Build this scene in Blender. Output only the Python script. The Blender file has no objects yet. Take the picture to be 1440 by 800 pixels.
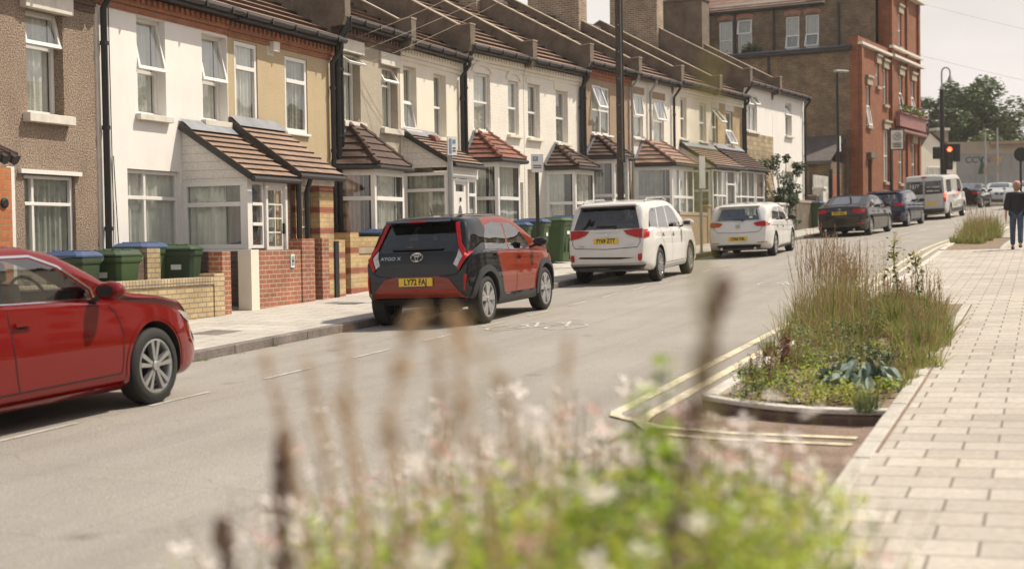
import bpy, bmesh, math, random
import numpy as np
from mathutils import Vector, Matrix
from mathutils.bvhtree import BVHTree
from mathutils.geometry import tessellate_polygon
R = math.radians
random.seed(7)
scene = bpy.context.scene
col = scene.collection

# ---------------------------------------------------------------- camera
cam_data = bpy.data.cameras.new('camera')
cam_data.sensor_width = 36.0
cam_data.lens = 50.0
cam_data.clip_start = 0.1
cam_data.clip_end = 4000.0
cam_data.dof.use_dof = True
cam_data.dof.focus_distance = 22.0
cam_data.dof.aperture_fstop = 1.5
camera = bpy.data.objects.new('camera', cam_data)
col.objects.link(camera)
camera.matrix_world = Matrix.Rotation(R(90 - 1.718), 4, 'X') @ Matrix.Rotation(R(-0.9), 4, 'Z')
scene.camera = camera

# ---------------------------------------------------------------- sun and sky
SUN_DIR = Vector((0.954 * math.cos(R(55)), 0.301 * math.cos(R(55)), math.sin(R(55)))).normalized()
sun_data = bpy.data.lights.new('sun', 'SUN')
sun_data.energy = 5.0
sun_data.angle = R(0.53)
sun_data.color = (1.0, 0.90, 0.745)
sun = bpy.data.objects.new('sun', sun_data)
col.objects.link(sun)
sun.rotation_euler = SUN_DIR.to_track_quat('Z', 'Y').to_euler()

world = bpy.data.worlds.new('World')
scene.world = world
world.use_nodes = True
wn, wl = world.node_tree.nodes, world.node_tree.links
wn.clear()
sky = wn.new('ShaderNodeTexSky'); sky.sky_type = 'NISHITA'; sky.sun_disc = False
sky.sun_elevation = R(55); sky.sun_rotation = math.atan2(SUN_DIR.x, SUN_DIR.y)
sky.air_density = 1.4; sky.dust_density = 2.5
tc = wn.new('ShaderNodeTexCoord'); mp = wn.new('ShaderNodeMapping'); mp.inputs['Scale'].default_value = (1, 1, 2.6)
nz = wn.new('ShaderNodeTexNoise'); nz.inputs['Scale'].default_value = 2.3; nz.inputs['Detail'].default_value = 6; nz.inputs['Roughness'].default_value = .55
cr = wn.new('ShaderNodeValToRGB'); cr.color_ramp.elements[0].position = .3; cr.color_ramp.elements[1].position = .62
cr.color_ramp.elements[0].color = (.75, .75, .75, 1); cr.color_ramp.elements[1].color = (1, 1, 1, 1)
nz2 = wn.new('ShaderNodeTexNoise'); nz2.inputs['Scale'].default_value = 3.6; nz2.inputs['Detail'].default_value = 5
cc = wn.new('ShaderNodeValToRGB'); cc.color_ramp.elements[0].position = .35; cc.color_ramp.elements[1].position = .65
cc.color_ramp.elements[0].color = (6.7, 6.2, 5.8, 1); cc.color_ramp.elements[1].color = (8.3, 7.7, 7.3, 1)
sepz = wn.new('ShaderNodeSeparateXYZ'); wl.new(tc.outputs['Generated'], sepz.inputs[0])
mrz = wn.new('ShaderNodeMapRange'); mrz.inputs['From Min'].default_value = .25; mrz.inputs['From Max'].default_value = .95; mrz.inputs['To Min'].default_value = 1.0; mrz.inputs['To Max'].default_value = .12
wl.new(sepz.outputs['Z'], mrz.inputs['Value'])
mulz = wn.new('ShaderNodeMath'); mulz.operation = 'MULTIPLY'; wl.new(cr.outputs[0], mulz.inputs[0]); wl.new(mrz.outputs[0], mulz.inputs[1])
mx = wn.new('ShaderNodeMixRGB'); bg = wn.new('ShaderNodeBackground'); bg.inputs['Strength'].default_value = .11
wo = wn.new('ShaderNodeOutputWorld')
wl.new(tc.outputs['Generated'], mp.inputs['Vector']); wl.new(mp.outputs[0], nz.inputs['Vector']); wl.new(mp.outputs[0], nz2.inputs['Vector'])
wl.new(nz.outputs['Fac'], cr.inputs[0]); wl.new(nz2.outputs['Fac'], cc.inputs[0])
wl.new(mulz.outputs[0], mx.inputs[0]); wl.new(sky.outputs[0], mx.inputs[1]); wl.new(cc.outputs[0], mx.inputs[2])
wl.new(mx.outputs[0], bg.inputs[0]); wl.new(bg.outputs[0], wo.inputs[0])

scene.view_settings.view_transform = 'Standard'
scene.view_settings.look = 'None'
scene.view_settings.gamma = 1.0
scene.view_settings.exposure = 0.13
cam_data.dof.aperture_fstop = 1.75
scene.cycles.max_bounces = 6
scene.cycles.transparent_max_bounces = 12
scene.cycles.caustics_reflective = False
scene.cycles.caustics_refractive = False

# ---------------------------------------------------------------- street frame: s along the road, t across it (metres)
def head(s): return 20.5 if s < 22 else (20.5 + (s - 22) * .75 if s < 32 else 28.)
def fhead(s): return 21. if s < 13 else (21 + (s - 13) * 8 / 3. if s < 16 else 29.)
DS = .25
def make_table(hf, lo, hi):
    t = {0: (-6.3, 21.5)}
    x, y = t[0]
    for k in range(hi):
        a = R(hf(k * DS + DS / 2)); x += math.sin(a) * DS; y += math.cos(a) * DS; t[k + 1] = (x, y)
    x, y = t[0]
    for k in range(0, -lo, -1):
        a = R(hf(-1)); x -= math.sin(a) * DS; y -= math.cos(a) * DS; t[k - 1] = (x, y)
    return t
TAB = make_table(head, 240, 640)
FT = make_table(fhead, 120, 400)
def frame(tab, hf, s, t):
    k0, k1 = min(tab), max(tab)
    k = min(max(math.floor(s / DS), k0), k1 - 1); f = s / DS - k
    a, b = tab[k], tab[k + 1]; h = R(hf(s))
    return (a[0] + (b[0] - a[0]) * f + t * math.cos(h), a[1] + (b[1] - a[1]) * f - t * math.sin(h))
def PT(s, t): return frame(TAB, head, s, t)       # road frame
def FP(s, t): return frame(FT, fhead, s, t)       # terrace frame
KS = np.array(sorted(TAB)); KX = np.array([TAB[k][0] for k in KS]); KY = np.array([TAB[k][1] for k in KS])
def inv(X, Y):
    i = int(np.argmin((KX - X) ** 2 + (KY - Y) ** 2)); s = KS[i] * DS; h = R(head(s))
    dx, dy = X - KX[i], Y - KY[i]
    return s + dx * math.sin(h) + dy * math.cos(h), dx * math.cos(h) - dy * math.sin(h)
def zs(s):
    s = max(s, -42)
    Y = 18.8 + .937 * s
    if Y < 65: return -1.62 + .02 * Y + .00025 * Y * Y
    d = min(Y - 65, 70.)
    return 0.73625 + .0525 * d - .0525 * d * d / 140
def kerb_l(s): return 4.2 if s < 17 else (4.2 + (s - 17) * .045 if s < 30 else 4.785)
KERB_R = 10.8
def zroad(s, t): return zs(s) - .022 * abs(min(max(t, 4.2), 10.95) - 7.7)
def zpl(s, t): return zroad(s, 4.2) + .11 + .02 * (kerb_l(s) - t)
def zpr(s, t): return zroad(s, 10.95) + .10 + .018 * (t - 10.8)
def zany(s, t): return zpl(s, t) if t < kerb_l(s) else (zroad(s, t) if t < KERB_R else zpr(s, t))
def P3(s, t, dz=0.): x, y = PT(s, t); return Vector((x, y, zany(s, t) + dz))
def gz(X, Y): s, t = inv(X, Y); return zany(s, t)
def rz_of(h): return R(90 - h)

# ---------------------------------------------------------------- mesh helpers
class MB:
    def __init__(self): self.v = []; self.f = []; self.m = []; self.uv = {}
    def add(self, vs, fs, mi=0):
        b = len(self.v); self.v += [tuple(p) for p in vs]
        for f in fs: self.f.append(tuple(b + i for i in f)); self.m.append(mi)
        return b
    def quad(self, a, b, c, d, mi=0): self.add([a, b, c, d], [(0, 1, 2, 3)], mi)
    def box(self, x0, x1, y0, y1, z0, z1, mi=0):
        self.add([(x0, y0, z0), (x1, y0, z0), (x1, y1, z0), (x0, y1, z0), (x0, y0, z1), (x1, y0, z1), (x1, y1, z1), (x0, y1, z1)],
                 [(0, 3, 2, 1), (4, 5, 6, 7), (0, 1, 5, 4), (1, 2, 6, 5), (2, 3, 7, 6), (3, 0, 4, 7)], mi)
        return self
    def mbox(self, M, sx, sy, sz, mi=0):
        c = [(-1, -1, -1), (1, -1, -1), (1, 1, -1), (-1, 1, -1), (-1, -1, 1), (1, -1, 1), (1, 1, 1), (-1, 1, 1)]
        self.add([M @ Vector((a * sx / 2, b * sy / 2, d * sz / 2)) for a, b, d in c],
                 [(0, 3, 2, 1), (4, 5, 6, 7), (0, 1, 5, 4), (1, 2, 6, 5), (2, 3, 7, 6), (3, 0, 4, 7)], mi)
        return self
    def bar(self, a, b, w, h=None, mi=0):
        a, b = Vector(a), Vector(b); d = b - a; h = h or w
        q = d.to_track_quat('X', 'Z')
        self.mbox(Matrix.Translation((a + b) / 2) @ q.to_matrix().to_4x4(), d.length, w, h, mi); return self
    def tube(self, pts, r, n=8, mi=0, cap=True):
        pts = [Vector(p) for p in pts]; rs = r if isinstance(r, (list, tuple)) else [r] * len(pts)
        rings = []; up = None
        for i, p in enumerate(pts):
            d = (pts[min(i + 1, len(pts) - 1)] - pts[max(i - 1, 0)]).normalized()
            if up is None: up = Vector((0, 0, 1)) if abs(d.z) < .9 else Vector((1, 0, 0))
            s = d.cross(up).normalized(); u = s.cross(d).normalized(); up = u
            rings.append([p + (s * math.cos(2 * math.pi * k / n) + u * math.sin(2 * math.pi * k / n)) * rs[i] for k in range(n)])
        vs = [p for rg in rings for p in rg]; fs = []
        for i in range(len(rings) - 1):
            for k in range(n):
                fs.append((i * n + k, i * n + (k + 1) % n, (i + 1) * n + (k + 1) % n, (i + 1) * n + k))
        if cap: fs.append(tuple(range(n - 1, -1, -1))); fs.append(tuple((len(rings) - 1) * n + k for k in range(n)))
        self.add(vs, fs, mi); return self
    def lathe(self, prof, n=24, M=None, mi=0, cap=True):
        "prof: (r, z) list round z"
        M = M or Matrix.Identity(4); vs = []; fs = []
        for r, z in prof:
            for k in range(n):
                a = 2 * math.pi * k / n; vs.append(M @ Vector((r * math.cos(a), r * math.sin(a), z)))
        for i in range(len(prof) - 1):
            for k in range(n): fs.append((i * n + k, i * n + (k + 1) % n, (i + 1) * n + (k + 1) % n, (i + 1) * n + k))
        if cap: fs.append(tuple(range(n - 1, -1, -1))); fs.append(tuple((len(prof) - 1) * n + k for k in range(n)))
        self.add(vs, fs, mi); return self
    def prism(self, poly, fn, d0, d1, mi=0):
        "poly 2D; fn(u, v, d) -> point"
        n = len(poly)
        vs = [fn(u, v, d0) for u, v in poly] + [fn(u, v, d1) for u, v in poly]
        fs = [(i, (i + 1) % n, n + (i + 1) % n, n + i) for i in range(n)]
        tri = tessellate_polygon([[Vector((u, v, 0)) for u, v in poly]])
        fs += [tuple(t) for t in tri] + [tuple(n + i for i in reversed(t)) for t in tri]
        self.add(vs, fs, mi); return self
    def blob(self, c, rx, ry, rz, n=10, m=7, mi=0, fn=None):
        vs = []; fs = []; c = Vector(c)
        for i in range(m + 1):
            th = math.pi * i / m
            for k in range(n):
                a = 2 * math.pi * k / n
                p = Vector((rx * math.sin(th) * math.cos(a), ry * math.sin(th) * math.sin(a), rz * math.cos(th)))
                vs.append(c + (fn(p) if fn else p))
        for i in range(m):
            for k in range(n): fs.append((i * n + k, (i + 1) * n + k, (i + 1) * n + (k + 1) % n, i * n + (k + 1) % n))
        self.add(vs, fs, mi); return self
    def build(self, name, mats, parent=None, smooth=False, bevel=0, fix=True, auto=None):
        me = bpy.data.meshes.new(name); me.from_pydata(self.v, [], self.f)
        if not isinstance(mats, (list, tuple)): mats = [mats]
        for m in mats: me.materials.append(m)
        for p, i in zip(me.polygons, self.m): p.material_index = i
        if fix or smooth:
            bm = bmesh.new(); bm.from_mesh(me)
            if smooth: bmesh.ops.remove_doubles(bm, verts=bm.verts, dist=1e-5)
            if fix: bmesh.ops.recalc_face_normals(bm, faces=bm.faces)
            bm.to_mesh(me); bm.free()
        if smooth:
            for p in me.polygons: p.use_smooth = True
            me.set_sharp_from_angle(angle=R(auto or 40))
        o = bpy.data.objects.new(name, me); col.objects.link(o)
        if parent: o.parent = parent
        if bevel:
            md = o.modifiers.new('bevel', 'BEVEL'); md.width = bevel; md.segments = 2; md.limit_method = 'ANGLE'
        return o

def tag(o, label=None, cat=None, group=None, kind=None):
    if label: o['label'] = label
    if cat: o['category'] = cat
    if group: o['group'] = group
    if kind: o['kind'] = kind
    return o
def thing(name, loc, rz=0, label=None, cat=None, group=None, pitch=0, roll=0):
    o = bpy.data.objects.new(name, None); col.objects.link(o); o.empty_display_size = .2
    o.matrix_world = Matrix.Translation(Vector(loc)) @ Matrix.Rotation(rz, 4, 'Z') @ Matrix.Rotation(pitch, 4, 'Y') @ Matrix.Rotation(roll, 4, 'X')
    return tag(o, label, cat, group)
def copy_tree(o, parent=None):
    c = o.copy(); col.objects.link(c); c.parent = parent
    for ch in list(o.children): copy_tree(ch, c)
    return c
def text_mesh(s, size, name, mat, M, parent, ext=.002, sx=1.0, bold=0.0):
    cu = bpy.data.curves.new(name, 'FONT'); cu.body = s; cu.size = size; cu.extrude = ext; cu.align_x = 'CENTER'; cu.align_y = 'CENTER'
    cu.offset = bold; cu.resolution_u = 3
    tmp = bpy.data.objects.new('tmp', cu); col.objects.link(tmp)
    dg = bpy.context.evaluated_depsgraph_get(); me = bpy.data.meshes.new_from_object(tmp.evaluated_get(dg))
    bpy.data.objects.remove(tmp)
    me.transform(M @ Matrix.Diagonal((sx, 1, 1, 1))); me.materials.clear(); me.materials.append(mat)
    o = bpy.data.objects.new(name, me); col.objects.link(o); o.parent = parent
    return o

# ---------------------------------------------------------------- materials
def new_mat(name):
    m = bpy.data.materials.new(name); m.use_nodes = True; nt = m.node_tree
    return m, nt, nt.nodes['Principled BSDF']
def N(nt, t, **kw):
    n = nt.nodes.new(t)
    for k, v in kw.items():
        if k in n.inputs: n.inputs[k].default_value = v
        else: setattr(n, k, v)
    return n
def mat(name, c, rough=.6, metal=0, var=.12, vs=3.0, fine=0, bump=0, bs=60, coat=0, spec=.5, stain=0, coord='Object', emis=0, sheen=0):
    m, nt, b = new_mat(name); L = nt.links.new
    b.inputs['Roughness'].default_value = rough; b.inputs['Metallic'].default_value = metal
    b.inputs['Coat Weight'].default_value = coat; b.inputs['Coat Roughness'].default_value = .03
    b.inputs['Specular IOR Level'].default_value = spec
    tc = N(nt, 'ShaderNodeTexCoord'); src = tc.outputs[coord]
    cur = None
    if var:
        nz = N(nt, 'ShaderNodeTexNoise', Scale=vs, Detail=5.0, Roughness=.6); L(src, nz.inputs['Vector'])
        r = N(nt, 'ShaderNodeMapRange'); L(nz.outputs['Fac'], r.inputs['Value'])
        r.inputs['From Min'].default_value = .3; r.inputs['From Max'].default_value = .7
        r.inputs['To Min'].default_value = 1 - var; r.inputs['To Max'].default_value = 1 + var
        mu = N(nt, 'ShaderNodeVectorMath', operation='SCALE'); mu.inputs[0].default_value = c[:3]; L(r.outputs[0], mu.inputs['Scale']); cur = mu.outputs[0]
    if fine:
        nz = N(nt, 'ShaderNodeTexNoise', Scale=bs, Detail=2.0); L(src, nz.inputs['Vector'])
        r = N(nt, 'ShaderNodeMapRange'); L(nz.outputs['Fac'], r.inputs['Value'])
        r.inputs['From Min'].default_value = .35; r.inputs['From Max'].default_value = .65
        r.inputs['To Min'].default_value = 1 - fine; r.inputs['To Max'].default_value = 1 + fine
        mu = N(nt, 'ShaderNodeVectorMath', operation='SCALE')
        if cur: L(cur, mu.inputs[0])
        else: mu.inputs[0].default_value = c[:3]
        L(r.outputs[0], mu.inputs['Scale']); cur = mu.outputs[0]
    if stain:
        mpp = N(nt, 'ShaderNodeMapping'); mpp.inputs['Scale'].default_value = (2.2, 2.2, .35); L(src, mpp.inputs['Vector'])
        nz = N(nt, 'ShaderNodeTexNoise', Scale=1.6, Detail=6.0, Roughness=.65); L(mpp.outputs[0], nz.inputs['Vector'])
        r = N(nt, 'ShaderNodeMapRange'); L(nz.outputs['Fac'], r.inputs['Value'])
        r.inputs['From Min'].default_value = .5; r.inputs['From Max'].default_value = .75
        r.inputs['To Min'].default_value = 0; r.inputs['To Max'].default_value = stain
        mi = N(nt, 'ShaderNodeMixRGB'); L(r.outputs[0], mi.inputs[0]); L(cur, mi.inputs[1]); mi.inputs[2].default_value = (c[0] * .45, c[1] * .42, c[2] * .36, 1)
        cur = mi.outputs[0]
    if cur: L(cur, b.inputs['Base Color'])
    else: b.inputs['Base Color'].default_value = (*c[:3], 1)
    if bump:
        nz = N(nt, 'ShaderNodeTexNoise', Scale=bs, Detail=3.0); L(src, nz.inputs['Vector'])
        bp = N(nt, 'ShaderNodeBump', Strength=bump, Distance=.02); L(nz.outputs['Fac'], bp.inputs['Height']); L(bp.outputs[0], b.inputs['Normal'])
    if emis:
        b.inputs['Emission Color'].default_value = (*c[:3], 1); b.inputs['Emission Strength'].default_value = emis
    return m
def brick_mat(name, c1, c2, mortar, bw=.225, bh=.075, ms=.008, rough=.85, var=.25, paint=False, bump=.5, coord='Object', horiz=False, offs=.5, vscale=1.6, msmooth=.1):
    m, nt, b = new_mat(name); L = nt.links.new
    b.inputs['Roughness'].default_value = rough
    tc = N(nt, 'ShaderNodeTexCoord')
    if coord == 'UV': vec = tc.outputs['UV']
    else:
        sp = N(nt, 'ShaderNodeSeparateXYZ'); L(tc.outputs[coord], sp.inputs[0])
        ad = N(nt, 'ShaderNodeMath', operation='ADD'); L(sp.outputs['X'], ad.inputs[0]); L(sp.outputs['Y'], ad.inputs[1])
        cb = N(nt, 'ShaderNodeCombineXYZ')
        if horiz: L(sp.outputs['Z'], cb.inputs['X']); L(ad.outputs[0], cb.inputs['Y'])
        else: L(ad.outputs[0], cb.inputs['X']); L(sp.outputs['Z'], cb.inputs['Y'])
        vec = cb.outputs[0]
    br = N(nt, 'ShaderNodeTexBrick'); L(vec, br.inputs['Vector']); br.offset = offs
    br.inputs['Scale'].default_value = 1; br.inputs['Brick Width'].default_value = bw; br.inputs['Row Height'].default_value = bh
    br.inputs['Mortar Size'].default_value = ms; br.inputs['Mortar Smooth'].default_value = msmooth; br.inputs['Bias'].default_value = 0
    br.inputs['Color1'].default_value = (*c1, 1); br.inputs['Color2'].default_value = (*c2, 1); br.inputs['Mortar'].default_value = (*mortar, 1)
    nz = N(nt, 'ShaderNodeTexNoise', Scale=vscale, Detail=6.0, Roughness=.65); L(tc.outputs['Object'], nz.inputs['Vector'])
    r = N(nt, 'ShaderNodeMapRange'); L(nz.outputs['Fac'], r.inputs['Value'])
    r.inputs['From Min'].default_value = .3; r.inputs['From Max'].default_value = .7
    r.inputs['To Min'].default_value = 1 - var; r.inputs['To Max'].default_value = 1 + var
    mu = N(nt, 'ShaderNodeVectorMath', operation='SCALE'); L(br.outputs['Color'], mu.inputs[0]); L(r.outputs[0], mu.inputs['Scale'])
    n2 = N(nt, 'ShaderNodeTexNoise', Scale=26.0, Detail=3.0); L(tc.outputs['Object'], n2.inputs['Vector'])
    r2 = N(nt, 'ShaderNodeMapRange'); L(n2.outputs['Fac'], r2.inputs['Value'])
    r2.inputs['From Min'].default_value = .3; r2.inputs['From Max'].default_value = .7; r2.inputs['To Min'].default_value = .88; r2.inputs['To Max'].default_value = 1.12
    m2 = N(nt, 'ShaderNodeVectorMath', operation='SCALE'); L(mu.outputs[0], m2.inputs[0]); L(r2.outputs[0], m2.inputs['Scale'])
    L(m2.outputs[0], b.inputs['Base Color'])
    if bump:
        bp = N(nt, 'ShaderNodeBump', Strength=bump, Distance=.008); bp.invert = True; L(br.outputs['Fac'], bp.inputs['Height']); L(bp.outputs[0], b.inputs['Normal'])
    return m
def glass_mat(name, tint=(.85, .9, .88), base=.06, see=True, rough=.01):
    m, nt, b = new_mat(name); L = nt.links.new; nt.nodes.remove(b)
    out = nt.nodes['Material Output']
    lw = N(nt, 'ShaderNodeLayerWeight', Blend=.5); fr = N(nt, 'ShaderNodeMath', operation='POWER'); L(lw.outputs['Facing'], fr.inputs[0]); fr.inputs[1].default_value = 3.2; mr = N(nt, 'ShaderNodeMapRange'); L(fr.outputs[0], mr.inputs['Value'])
    mr.inputs['To Min'].default_value = base; mr.inputs['To Max'].default_value = 1
    tr = N(nt, 'ShaderNodeBsdfTransparent', Color=(*tint, 1)); gl = N(nt, 'ShaderNodeBsdfGlossy', Color=(1, 1, 1, 1), Roughness=rough)
    tc = N(nt, 'ShaderNodeTexCoord'); nz = N(nt, 'ShaderNodeTexNoise', Scale=1.7, Detail=1.0); L(tc.outputs['Object'], nz.inputs['Vector'])
    bp = N(nt, 'ShaderNodeBump', Strength=.06, Distance=.1); L(nz.outputs['Fac'], bp.inputs['Height']); L(bp.outputs[0], gl.inputs['Normal'])
    mi = N(nt, 'ShaderNodeMixShader'); L(mr.outputs[0], mi.inputs[0]); L(tr.outputs[0], mi.inputs[1]); L(gl.outputs[0], mi.inputs[2])
    L(mi.outputs[0], out.inputs['Surface'])
    return m
def stripe_mat(name):
    "yellow brick with red bands"
    m = brick_mat(name, (.52, .37, .18), (.42, .29, .135), (.34, .28, .2))
    nt = m.node_tree; L = nt.links.new; b = nt.nodes['Principled BSDF']
    tc = N(nt, 'ShaderNodeTexCoord'); sp = N(nt, 'ShaderNodeSeparateXYZ'); L(tc.outputs['Object'], sp.inputs[0])
    mo = N(nt, 'ShaderNodeMath', operation='PINGPONG'); L(sp.outputs['Z'], mo.inputs[0]); mo.inputs[1].default_value = .1875
    lt = N(nt, 'ShaderNodeMath', operation='LESS_THAN'); L(mo.outputs[0], lt.inputs[0]); lt.inputs[1].default_value = .055
    src = b.inputs['Base Color'].links[0].from_socket
    mi = N(nt, 'ShaderNodeMixRGB', blend_type='MULTIPLY'); L(lt.outputs[0], mi.inputs[0]); L(src, mi.inputs[1]); mi.inputs[2].default_value = (.62, .30, .35, 1)
    L(mi.outputs[0], b.inputs['Base Color'])
    return m

M = {}
def asphalt_mat():
    m = mat('asphalt', (.31, .282, .247), .85, var=.09, vs=.45, fine=.25, bump=.6, bs=95)
    nt = m.node_tree; L = nt.links.new; b = nt.nodes['Principled BSDF']; src = b.inputs['Base Color'].links[0].from_socket
    tc = N(nt, 'ShaderNodeTexCoord'); sp = N(nt, 'ShaderNodeSeparateXYZ'); L(tc.outputs['UV'], sp.inputs[0])
    def mul(src, fac, colr):
        mi = N(nt, 'ShaderNodeMixRGB', blend_type='MULTIPLY'); L(fac, mi.inputs[0]); L(src, mi.inputs[1]); mi.inputs[2].default_value = (*colr, 1); return mi.outputs[0]
    def rng(v, a, b_, c, d):
        r = N(nt, 'ShaderNodeMapRange'); L(v, r.inputs['Value']); r.inputs['From Min'].default_value = a; r.inputs['From Max'].default_value = b_; r.inputs['To Min'].default_value = c; r.inputs['To Max'].default_value = d; return r.outputs[0]
    # streaks along the lane, darker resurfaced patches, hairline cracks, small oil spots
    mp_ = N(nt, 'ShaderNodeMapping'); mp_.inputs['Scale'].default_value = (1.6, .10, 1); L(tc.outputs['UV'], mp_.inputs['Vector'])
    n1 = N(nt, 'ShaderNodeTexNoise', Scale=1.3, Detail=4.0); L(mp_.outputs[0], n1.inputs['Vector']); cur = mul(src, rng(n1.outputs['Fac'], .45, .7, 0, .55), (.74, .73, .72))
    br = N(nt, 'ShaderNodeTexBrick'); L(tc.outputs['UV'], br.inputs['Vector']); br.offset = .37; br.inputs['Scale'].default_value = 1; br.inputs['Brick Width'].default_value = 2.9; br.inputs['Row Height'].default_value = 5.3; br.inputs['Mortar Size'].default_value = .012
    br.inputs['Color1'].default_value = (1, 1, 1, 1); br.inputs['Color2'].default_value = (.86, .86, .87, 1); br.inputs['Mortar'].default_value = (.6, .6, .6, 1)
    mi = N(nt, 'ShaderNodeMixRGB', blend_type='MULTIPLY'); mi.inputs[0].default_value = .3; L(cur, mi.inputs[1]); L(br.outputs['Color'], mi.inputs[2]); cur = mi.outputs[0]
    nw = N(nt, 'ShaderNodeTexNoise', Scale=.9, Detail=5.0); L(tc.outputs['UV'], nw.inputs['Vector']); ad = N(nt, 'ShaderNodeVectorMath', operation='ADD'); L(tc.outputs['UV'], ad.inputs[0]); L(nw.outputs['Color'], ad.inputs[1])
    vo = N(nt, 'ShaderNodeTexVoronoi', Scale=.42); vo.feature = 'DISTANCE_TO_EDGE'; L(ad.outputs[0], vo.inputs['Vector']); cur = mul(cur, rng(vo.outputs['Distance'], .0, .006, .28, 0), (.35, .33, .31))
    v2 = N(nt, 'ShaderNodeTexVoronoi', Scale=.8); L(tc.outputs['UV'], v2.inputs['Vector']); cur = mul(cur, rng(v2.outputs['Distance'], .03, .10, .55, 0), (.45, .43, .42))
    L(cur, b.inputs['Base Color']); return m
M['asphalt'] = asphalt_mat()
M['ground'] = mat('earth_ground', (.16, .14, .10), .9, var=.3, vs=.3)
M['kerb'] = mat('granite_kerb', (.17, .145, .13), .8, var=.35, vs=2.5, fine=.2, bs=40, bump=.3)
M['kerb_pale'] = mat('pale_kerb', (.52, .485, .43), .8, var=.2, vs=3, fine=.1, bs=40, bump=.3)
M['bed_edging'] = mat('bed_edging_stone', (.43, .40, .345), .8, var=.15, vs=3, fine=.1, bs=40, bump=.3)
M['white_line'] = mat('white_line_paint', (.48, .455, .41), .7, var=.25, vs=6, fine=.12, bs=70)
M['yellow_line'] = mat('yellow_line_paint', (.60, .53, .36), .7, var=.2, vs=5, fine=.12, bs=70)
M['paver'] = brick_mat('concrete_pavers', (.465, .42, .36), (.375, .335, .285), (.19, .165, .13), bw=.405, bh=.305, ms=.009, coord='UV', var=.12, bump=.4, vscale=.8)
M['paver_left'] = brick_mat('left_pavers', (.46, .43, .385), (.40, .375, .335), (.22, .2, .17), bw=.6, bh=.40, ms=.01, coord='UV', var=.12, bump=.3, vscale=.8)
for k in ('paver', 'paver_left'):
    nt = M[k].node_tree; L = nt.links.new; b_ = nt.nodes['Principled BSDF']; src = b_.inputs['Base Color'].links[0].from_socket; tc = N(nt, 'ShaderNodeTexCoord')
    vo = N(nt, 'ShaderNodeTexVoronoi', Scale=2.6); L(tc.outputs['UV'], vo.inputs['Vector']); r = N(nt, 'ShaderNodeMapRange'); L(vo.outputs['Distance'], r.inputs['Value']); r.inputs['From Min'].default_value = .03; r.inputs['From Max'].default_value = .055; r.inputs['To Min'].default_value = .45; r.inputs['To Max'].default_value = 0
    mi = N(nt, 'ShaderNodeMixRGB', blend_type='MULTIPLY'); L(r.outputs[0], mi.inputs[0]); L(src, mi.inputs[1]); mi.inputs[2].default_value = (.5, .47, .43, 1)
    n3 = N(nt, 'ShaderNodeTexNoise', Scale=1.1, Detail=7.0, Roughness=.7); L(tc.outputs['UV'], n3.inputs['Vector']); r3 = N(nt, 'ShaderNodeMapRange'); L(n3.outputs['Fac'], r3.inputs['Value']); r3.inputs['From Min'].default_value = .52; r3.inputs['From Max'].default_value = .72; r3.inputs['To Min'].default_value = 0; r3.inputs['To Max'].default_value = .5
    m3 = N(nt, 'ShaderNodeMixRGB', blend_type='MULTIPLY'); L(r3.outputs[0], m3.inputs[0]); L(mi.outputs[0], m3.inputs[1]); m3.inputs[2].default_value = (.70, .66, .58, 1); L(m3.outputs[0], b_.inputs['Base Color'])
M['recess'] = mat('recess_brown_paving', (.20, .14, .105), .9, var=.3, vs=3, fine=.2, bs=50, bump=.3)
M['soil'] = mat('soil', (.22, .165, .11), .95, var=.35, vs=9, fine=.3, bs=60, bump=.8)
M['pebble_brown'] = mat('brown_pebbledash', (.27, .205, .155), .95, var=.12, vs=2.0, fine=.5, bs=44, bump=.9, stain=.25)
M['white_render'] = mat('white_render', (.78, .75, .71), .8, var=.05, vs=1.3, bump=.08, bs=12, stain=.10)
M['tan_render'] = mat('tan_render', (.47, .375, .235), .9, var=.07, vs=1.5, fine=.12, bs=45, bump=.4, stain=.15)
M['grey_pebble'] = mat('grey_pebbledash', (.41, .36, .285), .95, var=.08, vs=2, fine=.25, bs=45, bump=.7, stain=.2)
M['cream'] = mat('cream_painted', (.75, .69, .58), .8, var=.05, vs=1.5, bump=.1, bs=14, stain=.12)
M['cream_brick'] = brick_mat('cream_painted_brick', (.77, .725, .65), (.75, .705, .63), (.71, .665, .59), var=.06, bump=.2, rough=.8)
M['brown_render'] = mat('brown_render', (.33, .235, .16), .9, var=.1, fine=.15, bs=40, bump=.3, stain=.2)
M['ochre_brick'] = brick_mat('ochre_brick', (.45, .34, .19), (.40, .29, .15), (.36, .30, .22))
M['stone_clad'] = brick_mat('stone_cladding', (.44, .35, .22), (.30, .22, .13), (.24, .20, .15), bw=.34, bh=.17, ms=.016, offs=.37, var=.3)
M['orange_brick'] = brick_mat('orange_brick', (.36, .125, .06), (.29, .10, .05), (.27, .19, .13))
M['brown_brick'] = brick_mat('brown_brick', (.17, .105, .055), (.09, .058, .034), (.24, .19, .13), ms=.010, var=.4)
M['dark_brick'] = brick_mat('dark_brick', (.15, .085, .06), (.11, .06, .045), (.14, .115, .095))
M['yellow_brick'] = brick_mat('yellow_brick', (.50, .385, .215), (.42, .31, .165), (.25, .20, .15), ms=.010, var=.25)
M['yellow_coping'] = brick_mat('yellow_brick_on_edge', (.46, .37, .24), (.38, .29, .18), (.16, .13, .10), bw=.075, bh=.3, ms=.009, offs=0)
M['red_brick'] = brick_mat('red_brick', (.34, .125, .07), (.26, .10, .06), (.40, .32, .24), var=.3)
M['stripe'] = stripe_mat('striped_brick')
M['chimney'] = brick_mat('chimney_brick', (.30, .22, .14), (.19, .13, .085), (.40, .35, .28), ms=.013, var=.3)
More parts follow.
